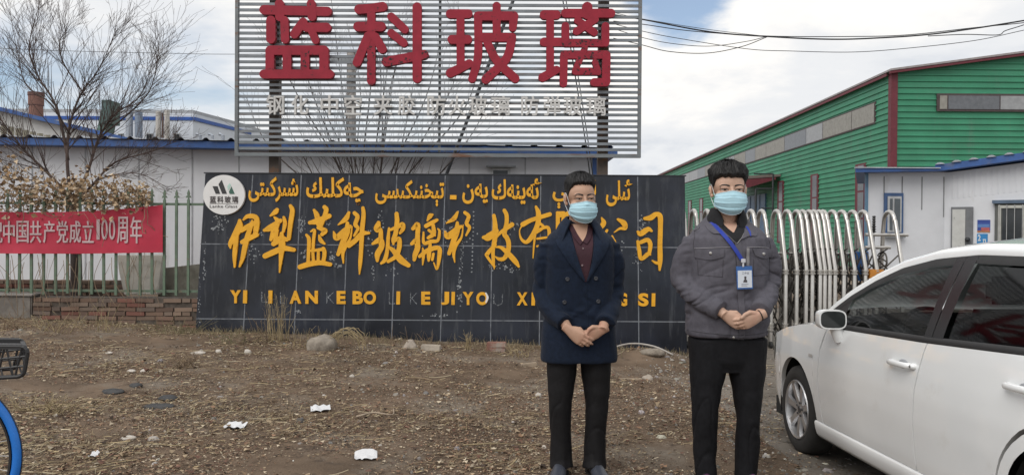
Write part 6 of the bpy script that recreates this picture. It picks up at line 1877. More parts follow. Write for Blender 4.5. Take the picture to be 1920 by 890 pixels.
# ------------------------------------------------------------------ first man: navy coat
def man_coat():
    D0 = 4.54; S = 319.0
    bx = at(1085, 700, D0).x
    t = thing('person', (bx, D0, g1(bx, D0)), 'man in navy double-breasted coat and burgundy shirt wearing a blue face mask, hands clasped', 'person', 'two men standing before the sign wall')
    X = lambda cx: (980 + cx / 2.618 - 1085) / S
    Z = lambda cy: 1.770 - (310 + cy / 2.618 - 325) / S
    P = lambda cx, cy: (X(cx), Z(cy))
    coatm = mat('coat_navy', (.0068, .0125, .027), rough=.85, var=.18, vs=40, bump=.25, bs=260, spec=.2, sheen=.04)
    # body
    mb = MB()
    HM = Matrix.Translation((.002, -.012, 1.629)) @ Euler((R(4), R(-1), R(13))).to_matrix().to_4x4() @ Matrix.Diagonal((1.07, 1, 1, 1))
    hs = 1.04
    add_head(mb, HM, hs, .98)
    otube(mb, [(0, .045, 1.36), (0, .035, 1.46), (.0, .022, 1.53), (.0, .018, 1.62)], [(.085, .075), (.066, .064), (.059, .060), (.057, .06)])
    mb.loft([sring(z, 0, cy, a, b) for z, cy, a, b in ((.80, .0, .12, .09), (1.0, 0, .13, .095), (1.2, 0, .145, .10), (1.34, .005, .15, .095), (1.42, .015, .10, .075))])
    sh = [(-.140, .012, 1.335), (.140, .012, 1.335)]
    wl, wr = Vector((X(212), -.195, Z(778))), Vector((X(372), -.190, Z(780)))
    for s_, w_, el in ((sh[0], wl, (-.20, .035, 1.08)), (sh[1], wr, (.20, .035, 1.08))):
        otube(mb, [s_, ((s_[0] + el[0]) / 2, .025, 1.24), el, (Vector(el) + w_) / 2, w_], [.045, .045, .04, .036, (.027, .024)])
    for s in (-1, 1): otube(mb, [(.075 * s, 0, .86), (.105 * s, 0, .42), (.092 * s, .01, .10)], [.075, .05, .035])
    uR = Vector((.80, -.12, -.60)); uL = Vector((-.93, -.10, -.42))
    add_hand(mb, wl, uR, (.57, -.12, .82), (-.15, -1, .12), [(.22, .38, .30), (.20, .40, .32), (.22, .42, .32), (.28, .45, .34)], [(.020, .022, -.004), (.050, .040, -.012), (.078, .036, -.012), (.098, .026, -.010)], .98)
    add_hand(mb, wr + Vector((0, .018, 0)), uL, (-.38, -.25, .90), (.10, -1, .25), [(.55, .75, .5), (.6, .75, .5), (.65, .8, .5), (.7, .8, .5)], [(.020, .024, .0), (.048, .042, .006), (.074, .040, .010), (.094, .026, .014)], .98)
    bme = remesh(mb, .0036, 2)
    body = mesh_obj('body', bme, skin_m, t)
    # coat
    mb = MB()
    mb.loft([sring(z, cx, cy, a, b, tilt=ti) for z, cx, cy, a, b, ti in ((.680, -.0, .0, .222, .155, 0), (.70, 0, 0, .224, .157, 0), (.80, 0, 0, .219, .152, 0), (.95, 0, 0, .208, .147, 0), (1.08, 0, 0, .201, .144, 0), (1.20, 0, 0, .204, .147, 0), (1.30, 0, 0, .208, .146, 0), (1.365, 0, .005, .214, .132, .04), (1.405, 0, .012, .192, .114, .14), (1.44, 0, .02, .138, .096, .28), (1.472, 0, .025, .096, .078, .30), (1.492, 0, .028, .072, .062, .25), (1.505, 0, .029, .058, .054, .2))])
    for s, sx, el, cu in ((-1, -.178, (-.209, .035, 1.075), (X(196), -.168, Z(752))), (1, .176, (.209, .035, 1.085), (X(388), -.165, Z(752)))):
        otube(mb, [(sx, .010, 1.358), (s * .202, .02, 1.26), (s * .206, .035, 1.15), el, (s * .178, -.06, .985), cu], [.060, .068, .066, .061, .058, .053], 24, 5)
    me = remesh(mb, .0068, 5)
    def fold(V):
        x, y, z = V[:, 0], V[:, 1], V[:, 2]
        arm = sstep(.165, .21, np.abs(x)) * sstep(.85, .95, z)
        fore = sstep(-.10, -.16, y) * sstep(.86, .90, z) * sstep(1.15, 1.05, z)
        a = .0075 * vnoise(z * 30 + 5 * vnoise(x * 9, z * 7, 41) + y * 9, x * 6 + y * 7, 42) * np.clip(arm + fore, 0, 1)
        b = .007 * vnoise(x * 9 + y * 4, z * 3.2, 43) + .005 * vnoise(x * 20 + z * 5, z * 7 - x * 6, 44)
        hem = .010 * vnoise(x * 13, 1.0, 45) * sstep(.85, .68, z)
        c = .0055 * crease(z * 15 + x * 7 + 3 * vnoise(x * 7, z * 5, 46), x * 4 - z * 5 + y * 5, 47) * np.clip(arm + fore + .25, 0, 1)
        return a * 1.3 + b * 1.2 + hem + c
    wrinkle(me, fold)
    coat = mesh_obj('coat', me, coatm, t)
    DR = Drape(me)
    shirt = mat('shirt_burgundy', (.034, .007, .014), rough=.8, var=.15, vs=30)
    DR.patch([P(224, 284), P(240, 380), P(262, 470), P(288, 556)], [P(334, 284), P(330, 380), P(318, 470), P(300, 556)], .003, shirt, 'shirt_front', t, ns=8, nt=18, th=.02)

    DR.patch([P(230, 282), P(252, 330), P(277, 364)], [P(318, 282), P(304, 330), P(282, 364)], .0065, skin_m, 'neckline', body, ns=6, nt=10, th=.02)
    DR.patch([P(214, 288), P(240, 345), P(268, 382)], [P(236, 284), P(258, 330), P(281, 367)], .011, shirt, 'shirt_collar', t, ns=4, nt=10, th=.012)
    DR.patch([P(340, 288), P(322, 345), P(300, 378)], [P(314, 284), P(302, 330), P(283, 367)], .011, shirt, 'shirt_collar', t, ns=4, nt=10, th=.012)
    q = MB()
    for cx, cy in ((281, 398), (277, 478)):
        h = DR.hit(X(cx), Z(cy), .006); q.lathe([(-.002, .006), (.001, .006), (.002, .003)], h, 'Y', 10)
    q.build('shirt_button', mat('button_pale', (.20, .14, .15), rough=.4), t, local=True)
    lap = mat('lapel_navy', (.0078, .0145, .031), rough=.85, var=.18, vs=40, bump=.25, bs=260, spec=.2, sheen=.05)
    DR.patch([P(152, 362), P(170, 400), P(222, 475), P(284, 552)], [P(215, 302), P(236, 380), P(264, 470), P(292, 552)], .012, lap, 'lapel', coat, ns=8, nt=18, th=.016, bulge=.005)
    DR.patch([P(415, 352), P(400, 400), P(355, 475), P(306, 552)], [P(350, 300), P(334, 380), P(322, 470), P(298, 552)], .012, lap, 'lapel', coat, ns=8, nt=18, th=.016, bulge=.005)
    collar_band(t, 'coat_collar', lap, (0, .018, 1.450), R(140), lambda w: .080 + .006 * w, lambda w: .122 + .050 * w ** 1.5, lambda w: .082 - .030 * w ** 2, lambda w: .008 - .080 * w ** 2, th=.010, ysc=1.0)
    DR.line([P(296, 556), P(300, 640), P(306, 760), P(309, 880)], .0022, .0015, lap, 'front_edge', coat)
    for cx, cy in ((208, 545), (343, 541), (195, 655), (356, 650)):
        h = DR.hit(X(cx), Z(cy), .001); q = MB(); q.lathe([(.004, .0125), (-.004, .0125), (-.006, .010), (-.004, .006), (-.004, .001)], h, 'Y', 16); q.build('button', mat('coat_button', (.035, .037, .045), rough=.25), coat, local=True, smooth='all')
    for s, a, b in ((-1, P(98, 700), P(150, 720)), (1, P(450, 690), P(405, 715))):
        pass
    # trousers
    trm = mat('trousers_black', (.0085, .008, .009), rough=.75, var=.2, vs=30, spec=.25)
    lg = lambda s: [((.098 * s, 0, .84), (.105, .115)), ((.100 * s, 0, .64), (.090, .105)), ((.106 * s, -.004, .52), (.079, .092)), ((.108 * s, -.008, .42), (.069, .080)), ((.103 * s, .008, .25), (.064, .076)), ((.097 * s, .012, .11), (.066, .080)), ((.095 * s, .0, .045), (.070, .090))]
    me = legs_mesh([lg(-1), lg(1)], [((0, 0, .72), (.17, .11)), ((0, 0, .80), (.185, .12)), ((0, 0, .92), (.165, .11))])
    wrinkle(me, lambda V: .003 * crease(V[:, 2] * 8 + V[:, 1] * 12, V[:, 0] * 15, 55) * (.35 + sstep(.55, .42, V[:, 2])) + .0045 * vnoise(V[:, 2] * 15 + V[:, 1] * 16, V[:, 0] * 17 + V[:, 2] * 3, 51) * (sstep(.5, .42, V[:, 2]) * sstep(.30, .36, V[:, 2]) * .9 + sstep(.20, .10, V[:, 2]) * 1.6 + .25) + .005 * vnoise(V[:, 0] * 20, V[:, 2] * 4, 52))
    mesh_obj('trousers', me, trm, t)
    sm = mat('shoe_slate', (.040, .045, .060), rough=.42, var=.15, vs=12); so = mat('shoe_sole', (.018, .017, .017), rough=.8)
    shoe(t, (-.100, .0), -12, sm, so); shoe(t, (.098, .0), 10, sm, so)
    Dh = face_bits(body, HM, hs, t, .42, .0200, FM1, -.015, -.134, .003)
    make_hair(Dh, HM, hs, t, hair_m, ([0, 30, 46, 58, 68, 78, 86, 96, 108, 122, 180], [36, 37, 32, 20, 6, -10, -4, 8, -2, -20, -36]), ([-40, 0, 22, 40, 55, 90], [.003, .004, .009, .020, .026, .026]), 61, 2600, .15, .014)
man_coat()

# ------------------------------------------------------------------ second man: grey work jacket, badge
def man_jacket():
    D0 = 4.46; S = 325.0
    bx = at(1362, 700, D0).x
    t = thing('person', (bx, D0, g1(bx, D0)), 'tall man in grey work jacket with a blue lanyard badge and blue face mask', 'person', 'two men standing before the sign wall')
    X = lambda cx: (1240 + cx / 2.47 - 1362) / S
    Z = lambda cy: 1.860 - (290 + cy / 2.47 - 303) / S
    P = lambda cx, cy: (X(cx), Z(cy))
    jm = mat('jacket_grey', (.092, .088, .106), rough=.8, var=.12, vs=30, bump=.2, bs=240, spec=.25)
    mb = MB()
    HM = Matrix.Translation((.0, -.01, 1.712)) @ Euler((R(2), 0, R(-3))).to_matrix().to_4x4() @ Matrix.Diagonal((1.15, 1, 1, 1)); hs = 1.08
    add_head(mb, HM, hs, 1.02)
    otube(mb, [(0, .045, 1.44), (0, .035, 1.53), (0, .024, 1.60), (0, .018, 1.70)], [(.085, .075), (.070, .066), (.067, .063), (.066, .062)])
    mb.loft([sring(z, 0, cy, a, b) for z, cy, a, b in ((.86, .0, .12, .09), (1.05, 0, .14, .095), (1.28, 0, .155, .10), (1.43, .005, .16, .095), (1.51, .015, .10, .075))])
    wl, wr = Vector((X(250), -.200, Z(712))), Vector((X(398), -.215, Z(712)))
    for sx, w_, el in ((-.15, wl, (-.244, .03, 1.19)), (.15, wr, (.244, .03, 1.19))):
        otube(mb, [(sx, .012, 1.42), ((sx + el[0]) / 2 - .01 * (1 if sx > 0 else -1), .025, 1.31), el, (Vector(el) + w_) / 2, w_], [.045, .045, .04, .036, (.027, .024)])
    for s in (-1, 1): otube(mb, [(.08 * s, 0, .90), (.118 * s, 0, .42), (.105 * s, .01, .10)], [.08, .05, .035])
    add_hand(mb, wr, (-.90, -.06, -.42), (-.42, -.25, .88), (.05, -1, .20), [(.30, .45, .35), (.32, .5, .38), (.36, .52, .38), (.42, .55, .4)], [(.020, .024, .0), (.046, .044, .002), (.076, .046, .006), (.100, .038, .008)], 1.02)
    add_hand(mb, wl + Vector((0, .012, .002)), (.84, -.10, -.50), (.50, -.2, .84), (-.15, -1, .10), [(.45, .6, .4), (.5, .6, .4), (.5, .6, .4), (.55, .6, .4)], [(.020, .024, -.004), (.046, .040, -.008), (.072, .036, -.010), (.090, .026, -.010)], 1.0)
    body = mesh_obj('body', remesh(mb, .0036, 2), skin2, t)
    mb = MB()
    mb.loft([sring(z, 0, cy, a, b, tilt=ti) for z, cy, a, b, ti in ((.872, 0, .228, .148, 0), (.885, 0, .236, .156, 0), (.905, 0, .238, .158, 0), (.925, 0, .237, .157, 0), (.96, 0, .243, .163, 0), (1.08, 0, .236, .158, 0), (1.22, 0, .230, .152, 0), (1.36, 0, .232, .150, 0), (1.44, .004, .222, .138, .04), (1.485, .01, .190, .120, .16), (1.52, .018, .145, .100, .34), (1.548, .024, .108, .086, .5))])
    for s, sx, el, cu in ((-1, -.196, (-.250, .03, 1.195), (X(226), -.178, Z(690))), (1, .198, (.250, .03, 1.195), (X(408), -.186, Z(690)))):
        otube(mb, [(sx, .010, 1.428), (s * .226, .02, 1.345), (s * .246, .032, 1.27), el, (s * .200, -.075, 1.105), cu], [.056, .071, .071, .067, .061, .054], 24, 5)
    me = remesh(mb, .0068, 4)
    def fold(V):
        x, y, z = V[:, 0], V[:, 1], V[:, 2]
        arm = sstep(.20, .25, np.abs(x)) * sstep(.95, 1.0, z)
        fore = sstep(-.12, -.18, y) * sstep(.95, 1.0, z) * sstep(1.25, 1.15, z)
        a = .012 * vnoise(z * 24 + 6 * vnoise(x * 8, z * 6, 71) + y * 12, x * 5 + y * 8, 72) + .006 * vnoise(z * 55 + y * 20, x * 12, 76)
        b = .008 * vnoise(x * 10 + z * 4, z * 4, 73) + .006 * vnoise(x * 16 - z * 9, z * 9 + x * 5, 74)
        lo = .010 * vnoise(x * 16 + z * 6, z * 9, 75) * sstep(1.15, .98, z)
        k = np.clip(arm + fore, 0, 1)
        c = .0095 * crease(z * 13 + x * 8 * np.sign(x) + 4 * vnoise(x * 7, z * 5, 77), x * 4 - z * 4 + y * 6, 78) * np.clip(k + .35, 0, 1) + .006 * crease(x * 11 + z * 5, z * 6 - x * 4, 79) * np.clip(sstep(1.2, .98, z) + .3, 0, 1) * (1 - k)
        return a * k + b * 1.15 + lo + c
    wrinkle(me, fold)
    jk = mesh_obj('jacket', me, jm, t)
    DR = Drape(me)
    seam = mat('jacket_seam', (.040, .038, .045), rough=.9); pipe = mat('piping_pale', (.26, .25, .27), rough=.6); blk = mat('hoodie_black', (.010, .010, .012), rough=.9, var=.2, vs=40)
    jm2 = mat('jacket_panel', (.097, .093, .111), rough=.8, var=.12, vs=30, bump=.2, bs=240, spec=.25)
    # black hooded top: V at the chest and thick collar
    DR.patch([P(232, 280), P(262, 340), P(290, 372), P(308, 392)], [P(372, 280), P(355, 340), P(332, 372), P(312, 392)], .004, blk, 'hoodie_front', t, ns=8, nt=14, th=.02)
    DR.patch([P(254, 276), P(276, 318), P(299, 346)], [P(344, 276), P(326, 318), P(304, 346)], .0075, skin2, 'neckline', body, ns=4, nt=8, th=.02)
    collar_band(t, 'hoodie_collar', blk, (0, .016, 1.535), R(152), lambda w: .082 + .010 * w, lambda w: .122 - .014 * w, lambda w: .078 - .020 * w ** 3 - .05 * max(0, w - .85) / .15, lambda w: -.012 - .085 * w ** 2.2, th=.016, ysc=1.0, xsc=1.03)
    q = MB(); h0 = Vector((.092, -.055, 1.575)); q.tube([h0, h0 + Vector((.006, -.006, -.03))], .004, 6); q.build('drawcord', mat('cord_white', (.6, .6, .6)), t, local=True)
    DR.patch([P(192, 312), P(196, 335), P(215, 352), P(244, 350)], [P(238, 296), P(246, 320), P(262, 345), P(292, 375)], .008, jm2, 'collar_flap', jk, ns=6, nt=14, th=.012, bulge=.004)
    DR.patch([P(428, 318), P(420, 345), P(404, 362), P(378, 358)], [P(374, 300), P(366, 322), P(352, 345), P(326, 378)], .008, jm2, 'collar_flap', jk, ns=6, nt=14, th=.012, bulge=.004)
    DR.patch([P(303, 392), P(312, 560), P(322, 836)], [P(330, 388), P(342, 560), P(350, 836)], .0045, jm2, 'placket', jk, ns=3, nt=30, th=.008)
    DR.line([P(300, 385), P(306, 470), P(314, 600), P(322, 836)], .0015, .002, seam, 'zip', jk)
    DR.line([P(262, 352), P(290, 378), P(308, 396)], .0022, .006, mat('zip_metal', (.30, .29, .28), rough=.35, metal=.8), 'zip_edge', jk); DR.line([P(348, 350), P(330, 375), P(312, 396)], .0022, .006, mat('zip_metal', (.3, .3, .3)), 'zip_edge', jk)
    DR.line([P(134, 420), P(220, 415), P(306, 412)], .0022, .0018, pipe, 'chest_piping', jk); DR.line([P(356, 411), P(420, 412), P(476, 416)], .0022, .0018, pipe, 'chest_piping', jk)
    f1 = DR.patch([P(135, 424), P(190, 422), P(252, 420)], [P(135, 462), P(194, 470), P(252, 456)], .006, jm2, 'pocket_flap', jk, ns=4, nt=14, th=.007)
    f2 = DR.patch([P(382, 418), P(440, 419), P(490, 422)], [P(396, 450), P(440, 462), P(488, 458)], .006, jm2, 'pocket_flap', jk, ns=4, nt=14, th=.007)
    stud = mat('stud_metal', (.45, .44, .42), rough=.3, metal=.8)
    for cx, cy in ((195, 440), (438, 442)):
        q = MB(); q.lathe([(.003, .0085), (-.002, .0085), (-.0035, .006), (-.0035, .001)], DR.hit(X(cx), Z(cy), .0075), 'Y', 14); q.build('stud', stud, jk, local=True, smooth='all')
    for cx, cy in ((197, 710), (432, 728), (298, 815)):
        q = MB(); q.lathe([(.003, .0075), (-.002, .0075), (-.0035, .005), (-.0035, .001)], DR.hit(X(cx), Z(cy), .001), 'Y', 12); q.build('stud', stud, jk, local=True, smooth='all')
    for pts in ([(145, 472), (150, 540), (248, 546), (250, 468)], [(388, 465), (388, 540), (482, 535), (484, 470)]):
        for i in range(3): DR.line([P(*pts[i]), P(*pts[i + 1])], .0012, .0008, seam, 'pocket_seam', jk)
    DR.line([P(100, 792), P(200, 800), P(330, 806), P(490, 795)], .0016, .0008, seam, 'hem_seam', jk)
    DR.line([P(152, 320), P(132, 400), P(140, 470)], .0014, .0008, seam, 'armhole_seam', jk); DR.line([P(460, 320), P(486, 400), P(484, 470)], .0014, .0008, seam, 'armhole_seam', jk)
    # cuffs
    for s, cu, el in ((-1, Vector((X(226), -.178, Z(690))), Vector((-.200, -.075, 1.105))), (1, Vector((X(408), -.186, Z(690))), Vector((.200, -.075, 1.105)))):
        u = (cu - el).normalized(); q = MB()
        q.tube([cu - u * .045, cu - u * .04, cu + u * .008, cu + u * .012], [.054, .0595, .0565, .050], 24); q.build('cuff', jm2, jk, local=True, smooth='all')
    # wrist band
    q = MB(); u = Vector((-.90, -.06, -.42)).normalized(); c = wr + u * -.004
    a = u.orthogonal().normalized(); b = u.cross(a)
    vv = (Vector((-.42, -.25, .88)) - u * Vector((-.42, -.25, .88)).dot(u)).normalized(); nn = u.cross(vv)
    q.tube([c + vv * .030 * math.cos(k) + nn * .0235 * math.sin(k) for k in np.linspace(0, 6.283, 25)], .0032, 6, cap=False); q.build('wristband', mat('band_black', (.012, .011, .011), rough=.6), t, local=True, smooth='all')
    # lanyard and badge
    bl = mat('lanyard_blue', (.015, .040, .33), rough=.6, var=.1)
    DR.patch([P(212, 300), P(240, 352), P(282, 410), P(322, 470)], [P(230, 300), P(262, 352), P(300, 405), P(340, 466)], .013, bl, 'lanyard', t, ns=2, nt=24, th=.003)
    DR.patch([P(368, 318), P(374, 340), P(376, 362)], [P(380, 318), P(384, 340), P(380, 362)], .013, bl, 'lanyard', t, ns=2, nt=8, th=.003)
    DR.patch([P(353, 415), P(352, 495)], [P(366, 415), P(366, 495)], .007, mat('strap_clear', (.22, .21, .22), rough=.25), 'clear_strap', t, ns=2, nt=10, th=.003)
    yb = DR.hit(X(340), Z(520), .0).y - .022
    bt = thing('name_badge', (0, 0, 0), 'blue framed identity card hanging from the lanyard of the man in the grey jacket', 'name badge')
    bt.location = t.location + Vector((X(341), yb, Z(500))); INV[bt.name] = Matrix.Translation(bt.location).inverted()
    def bp(cx, cy, o=0.0): return Vector((X(cx) - X(341), -o, Z(cy) - Z(500)))
    q = MB(); q.prism([bp(302, 497), bp(374, 495), bp(379, 597), bp(308, 600)], (0, .006, 0)); q.build('holder', mat('holder_blue', (.045, .13, .36), rough=.25, var=.1), bt, local=True, bevel=.002)
    q = MB(); q.prism([bp(309, 516, .0015), bp(371, 514, .0015), bp(374, 590, .0015), bp(311, 592, .0015)], (0, .001, 0)); card = q.build('card', mat('card_white', (.60, .64, .70), rough=.35, var=.05), bt, local=True)
    q = MB(); q.prism([bp(334, 568, .0022), bp(336, 558, .0022), bp(340, 555, .0022), bp(338, 549, .0022), bp(339, 541, .0022), bp(347, 541, .0022), bp(348, 549, .0022), bp(346, 555, .0022), bp(351, 558, .0022), bp(352, 568, .0022)], (0, .0005, 0)); q.build('photo', mat('photo_dark', (.06, .055, .06), rough=.5), card, local=True)
    q = MB()
    for i, ch in enumerate('工作证'): add_text(q, ch, (328 + i * 11, 522, 337 + i * 11, 531), lambda a, b: bp(a, b, .0016), Vector((0, -1, 0)), .0006)
    q.build('heading', mat('print_grey', (.10, .10, .13), rough=.6), card, local=True)
    for a, b, c in ((326, 357, 577), (326, 352, 584)): q = MB(); q.box(tuple(bp(a, c, .0022)), tuple(bp(b, c - 2.0, .0016))); q.build('printed_line', mat('print_grey', (.1, .1, .1)), card, local=True)
    q = MB(); q.box(tuple(bp(324, 480, .006)), tuple(bp(343, 463, -.004))); q.box(tuple(bp(329, 499, .004)), tuple(bp(337, 479, -.001))); q.build('clip', mat('clip_white', (.58, .58, .62), rough=.3), bt, local=True, bevel=.0015)
    # trousers
    trm = mat('trousers_dark', (.0095, .0095, .0115), rough=.8, var=.2, vs=30, spec=.2)
    lg = lambda s, k: [((.104 * s + k[0], 0, .86), (.118, .125)), ((.108 * s + k[0], 0, .68), (.106, .120)), ((.117 * s + k[1], -.004, .55), (.087, .105)), ((.123 * s + k[1], -.010, .43), (.074, .090)), ((.122 * s + k[2], .006, .28), (.071, .086)), ((.115 * s + k[2], .012, .13), (.066, .080)), ((.110 * s + k[3], .004, .055), (.060, .078))]
    me = legs_mesh([lg(-1, (0, 0, 0, 0)), lg(1, (.01, .005, .01, .01))], [((0, 0, .67), (.185, .10)), ((0, 0, .75), (.212, .125)), ((0, 0, .84), (.222, .132)), ((0, 0, .95), (.20, .12))])
    wrinkle(me, lambda V: .0045 * crease(V[:, 2] * 7 + V[:, 1] * 12, V[:, 0] * 14, 85) * (.4 + sstep(.6, .45, V[:, 2])) + .0065 * vnoise(V[:, 2] * 12 + V[:, 1] * 14, V[:, 0] * 15 + V[:, 2] * 3, 81) * (sstep(.52, .42, V[:, 2]) * sstep(.22, .34, V[:, 2]) + sstep(.22, .10, V[:, 2]) * 1.2 + .2) + .007 * vnoise(V[:, 0] * 16, V[:, 2] * 3.5, 82))
    mesh_obj('trousers', me, trm, t)
    sm = mat('sneaker_black', (.014, .013, .016), rough=.6); so = mat('sneaker_sole', (.02, .02, .02), rough=.8); lc = mat('lace_purple', (.10, .025, .09), rough=.7)
    shoe(t, (-.112, .0), -10, sm, so, .30, lc); shoe(t, (.122, .0), 12, sm, so, .30, lc)
    FM2 = (skin2,) + FM1[1:]
    Dh = face_bits(body, HM, hs, t, .62, .0195, FM2, -.009, -.132, 0)
    make_hair(Dh, HM, hs, t, hair_m, ([0, 22, 40, 52, 62, 72, 82, 94, 106, 122, 180], [25, 26, 27, 24, 12, -4, -6, 8, -4, -20, -34]), ([-40, -5, 8, 20, 34, 55, 75, 90], [.003, .004, .009, .018, .028, .035, .034, .032]), 62, 3600, .20, .022)
man_jacket()
# ================================================================== SMALL THINGS ON THE GROUND
def stone(px, py, w, h, m, label, name='stone', cat='stone', seed=0, group=None, flat=1.0, pointy=0.0):
    p = ground_at(px, py); k = p.y / 1450.0; r = random.Random(seed)
    t = None
    q = MB(); rx, rz, ry = w * k / 2, h * k, w * k / 2 * .8
    q.ell((0, 0, rz * .25), (rx, ry, rz * .8), 22, 14)
    V = []
    for v in q.v:
        v = Vector(v); n = mnoise.noise(v * (1.6 / rx) + Vector((seed, 0, 0))) * .22 + mnoise.noise(v * (4.5 / rx) + Vector((0, seed, 0))) * .08
        v = Vector((v.x * (1 + n) * (1 - pointy * max(0, v.z) / rz), v.y * (1 + n), max(-.03, v.z * (1 + n * .8)))); V.append(tuple(v))
    q.v = V
    o = q.build(name, m, smooth='all'); o.location = (p.x, p.y, p.z - rz * .08); o.rotation_euler.z = r.uniform(-.3, .3)
    tag(o, label, cat, group); return o
sg = wear(mat('stone_tan', (.26, .225, .185), rough=.95, var=.2, vs=14, bump=.5, bs=60), (.15, .125, .10), 5, .5, .65)
sl_ = mat('stone_pale', (.36, .31, .26), rough=.95, var=.2, vs=16, bump=.4, bs=60)
stone(602, 654, 64, 27, sg, 'big rounded tan boulder at the foot of the sign wall', seed=3)
stone(770, 652, 30, 17, sl_, 'pointed pale stone leaning at the sign wall base', seed=5, pointy=.5)
stone(1222, 662, 46, 10, sg, 'low stone half sunk in the dirt mound between the two men', seed=8)
dkst = mat('slate_dark', (.045, .045, .046), rough=.8, var=.3, vs=14, bump=.3)
G = 'dark slate pieces lying on the dirt'
stone(316, 748, 34, 9, dkst, 'dark slate lump, thickest of the dark pieces on the dirt', 'slate_piece', 'slate piece', 11, G)
stone(296, 763, 60, 6, dkst, 'long flat dark slate piece just below the dark lump', 'slate_piece', 'slate piece', 12, G)
stone(212, 735, 40, 7, dkst, 'flat grey slate piece left of the dark lump', 'slate_piece', 'slate piece', 13, G)
stone(255, 724, 26, 7, dkst, 'small dark slate piece above and left of the dark lump', 'slate_piece', 'slate piece', 14, G)
G = 'pale stones scattered on the dirt'
for i, (x, y, w, h, lb) in enumerate(((410, 660, 12, 6, 'white stone near the left end of the sign wall, left of two'), (464, 663, 14, 9, 'white stone near the left end of the sign wall, right of two'), (372, 662, 28, 4, 'flat pale stone left of the two white stones'), (240, 822, 26, 6, 'flat pale stone by the blue bicycle tyre side of the lot'),
                                     (246, 697, 16, 5, 'pale stone chip above the dark slate pieces'), (270, 697, 14, 6, 'pale rounded stone chip just right of another above the slate'), (660, 706, 9, 5, 'small white pebble on the bare dirt before the sign wall'), (1010, 742, 12, 7, 'white pebble close to the coated man left leg'), (205, 662, 14, 4, 'pale chip below the brick wall'))):
    stone(x, y, w, h, mat('stone_white', (.48, .44, .39), rough=.9, var=.15, vs=20), lb, 'stone', 'stone', 20 + i, G)
# bricks and boards
def slab_thing(px, py, w, d, h, m, label, name, cat, yaw=0, group=None, parts=None):
    p = ground_at(px, py); k = p.y / 1450.0
    q = MB(); q.box((-w * k / 2, -d / 2, -.01), (w * k / 2, d / 2, h * k)); o = q.build(name, m, bevel=.006); o.location = p; o.rotation_euler = (rnd.gauss(0, .03), rnd.gauss(0, .03), R(yaw)); tag(o, label, cat, group); return o
br = wear(mat('red_brick', (.25, .125, .095), rough=.95, var=.25, vs=9, bump=.4), (.33, .28, .24), 6, .48, .62)
slab_thing(929, 658, 36, .11, 8, br, 'brick at the sign wall base carrying another brick', 'brick', 'brick', 2, 'bricks at the sign wall base')
o = slab_thing(931, 658, 36, .11, 8, br, 'chipped red brick stacked on another at the sign wall base', 'brick', 'brick', -3, 'bricks at the sign wall base'); o.location.z += .058
slab_thing(808, 656, 36, .10, 10, mat('block_pale', (.40, .35, .29), rough=.95, var=.2, vs=8), 'pale flat block lying beside the pointed stone at the wall', 'block', 'block', -4)
wd = mat('wood_weathered', (.34, .27, .20), rough=.85, var=.25, vs=6, stretch=(1, 6, 6))
slab_thing(1182, 712, 44, .035, 4, wd, 'thin weathered board on the ground between the two men', 'board', 'board', 3)
slab_thing(992, 686, 30, .05, 6, wd, 'short weathered board end behind the coated man', 'board', 'board', 14)
stone(1215, 711, 20, 9, sl_, 'rough pale lump at the right end of the thin board', 'rubble', 'rubble', 31)
# paper scraps
pw = mat('paper_white', (.64, .64, .65), rough=.8, var=.04)
def scrap(px, py, w, d, label, seed):
    p = ground_at(px, py); k = p.y / 1450.0; r = random.Random(seed); G_ = []
    n = 12
    for i in range(n + 1):
        row = []
        for j in range(7):
            u, v = i / n - .5, j / 6 - .5
            ed = 1 + .18 * mnoise.noise(Vector((i * .35, seed, j * .2)))
            x = u * w * k; y = v * d * ed * (1 - .6 * abs(u) ** 2)
            z = .010 + .028 * abs(mnoise.noise(Vector((u * 2.6 + seed, v * 1.5, 0)))) + .035 * max(0, v) + .006 * mnoise.noise(Vector((u * 7, v * 5, seed)))
            row.append((x, y, max(.006, z)))
        G_.append(row)
    q = MB(); q.grid(G_); q.grid([[(a, b, c - .002) for a, b, c in r_] for r_ in G_], flip=True)
    o = q.build('paper_scrap', pw, smooth='all', recalc=False); o.location = p; o.rotation_euler.z = r.uniform(-.3, .3); tag(o, label, 'paper scrap', 'white paper scraps on the dirt')
scrap(601, 770, 36, .11, 'narrow crumpled white paper scrap farthest from the camera, mid lot', 2)
scrap(442, 802, 38, .10, 'crumpled white paper scrap left of the other two white scraps', 3)
scrap(686, 858, 42, .12, 'largest crumpled white paper scrap nearest to the camera', 6)
scrap(176, 858, 15, .05, 'tiny white paper scrap near the blue bicycle tyre', 9)
# weeds -------------------------------------------------------------
def weed(px, py, hpx, spread, n, m, label, seed, group='dry weeds along the sign wall', arch=0.0):
    p = ground_at(px, py); k = p.y / 1450.0; rr_ = random.Random(seed); q = MB()
    for i in range(n):
        b = Vector((p.x + rr_.gauss(0, spread * k * .35), p.y + rr_.gauss(0, .05), p.z - .01)); H = hpx * k * rr_.uniform(.45, 1.08); dx = rr_.gauss(0, spread * k * .5)
        pts = [b, b + Vector((dx * .3, rr_.gauss(0, .03), H * .45)), b + Vector((dx * .8 + arch * H * rr_.uniform(-1, 1), rr_.gauss(0, .05), H * (1 - abs(arch) * .3)))]
        C = catmull(pts, 8); q.tube(C, [.0042 - .0028 * j / (len(C) - 1) for j in range(len(C))], 4)
        if rr_.random() < .6:
            for _ in range(rr_.randint(1, 4)):
                j = rr_.randint(3, len(C) - 1); e = C[j] + Vector((rr_.gauss(0, .05), rr_.gauss(0, .03), rr_.uniform(.02, .10))); q.tube([C[j], e], .0016, 3)
    o = q.build('dry_weed', m, smooth='all'); tag(o, label, 'dry weed', group)
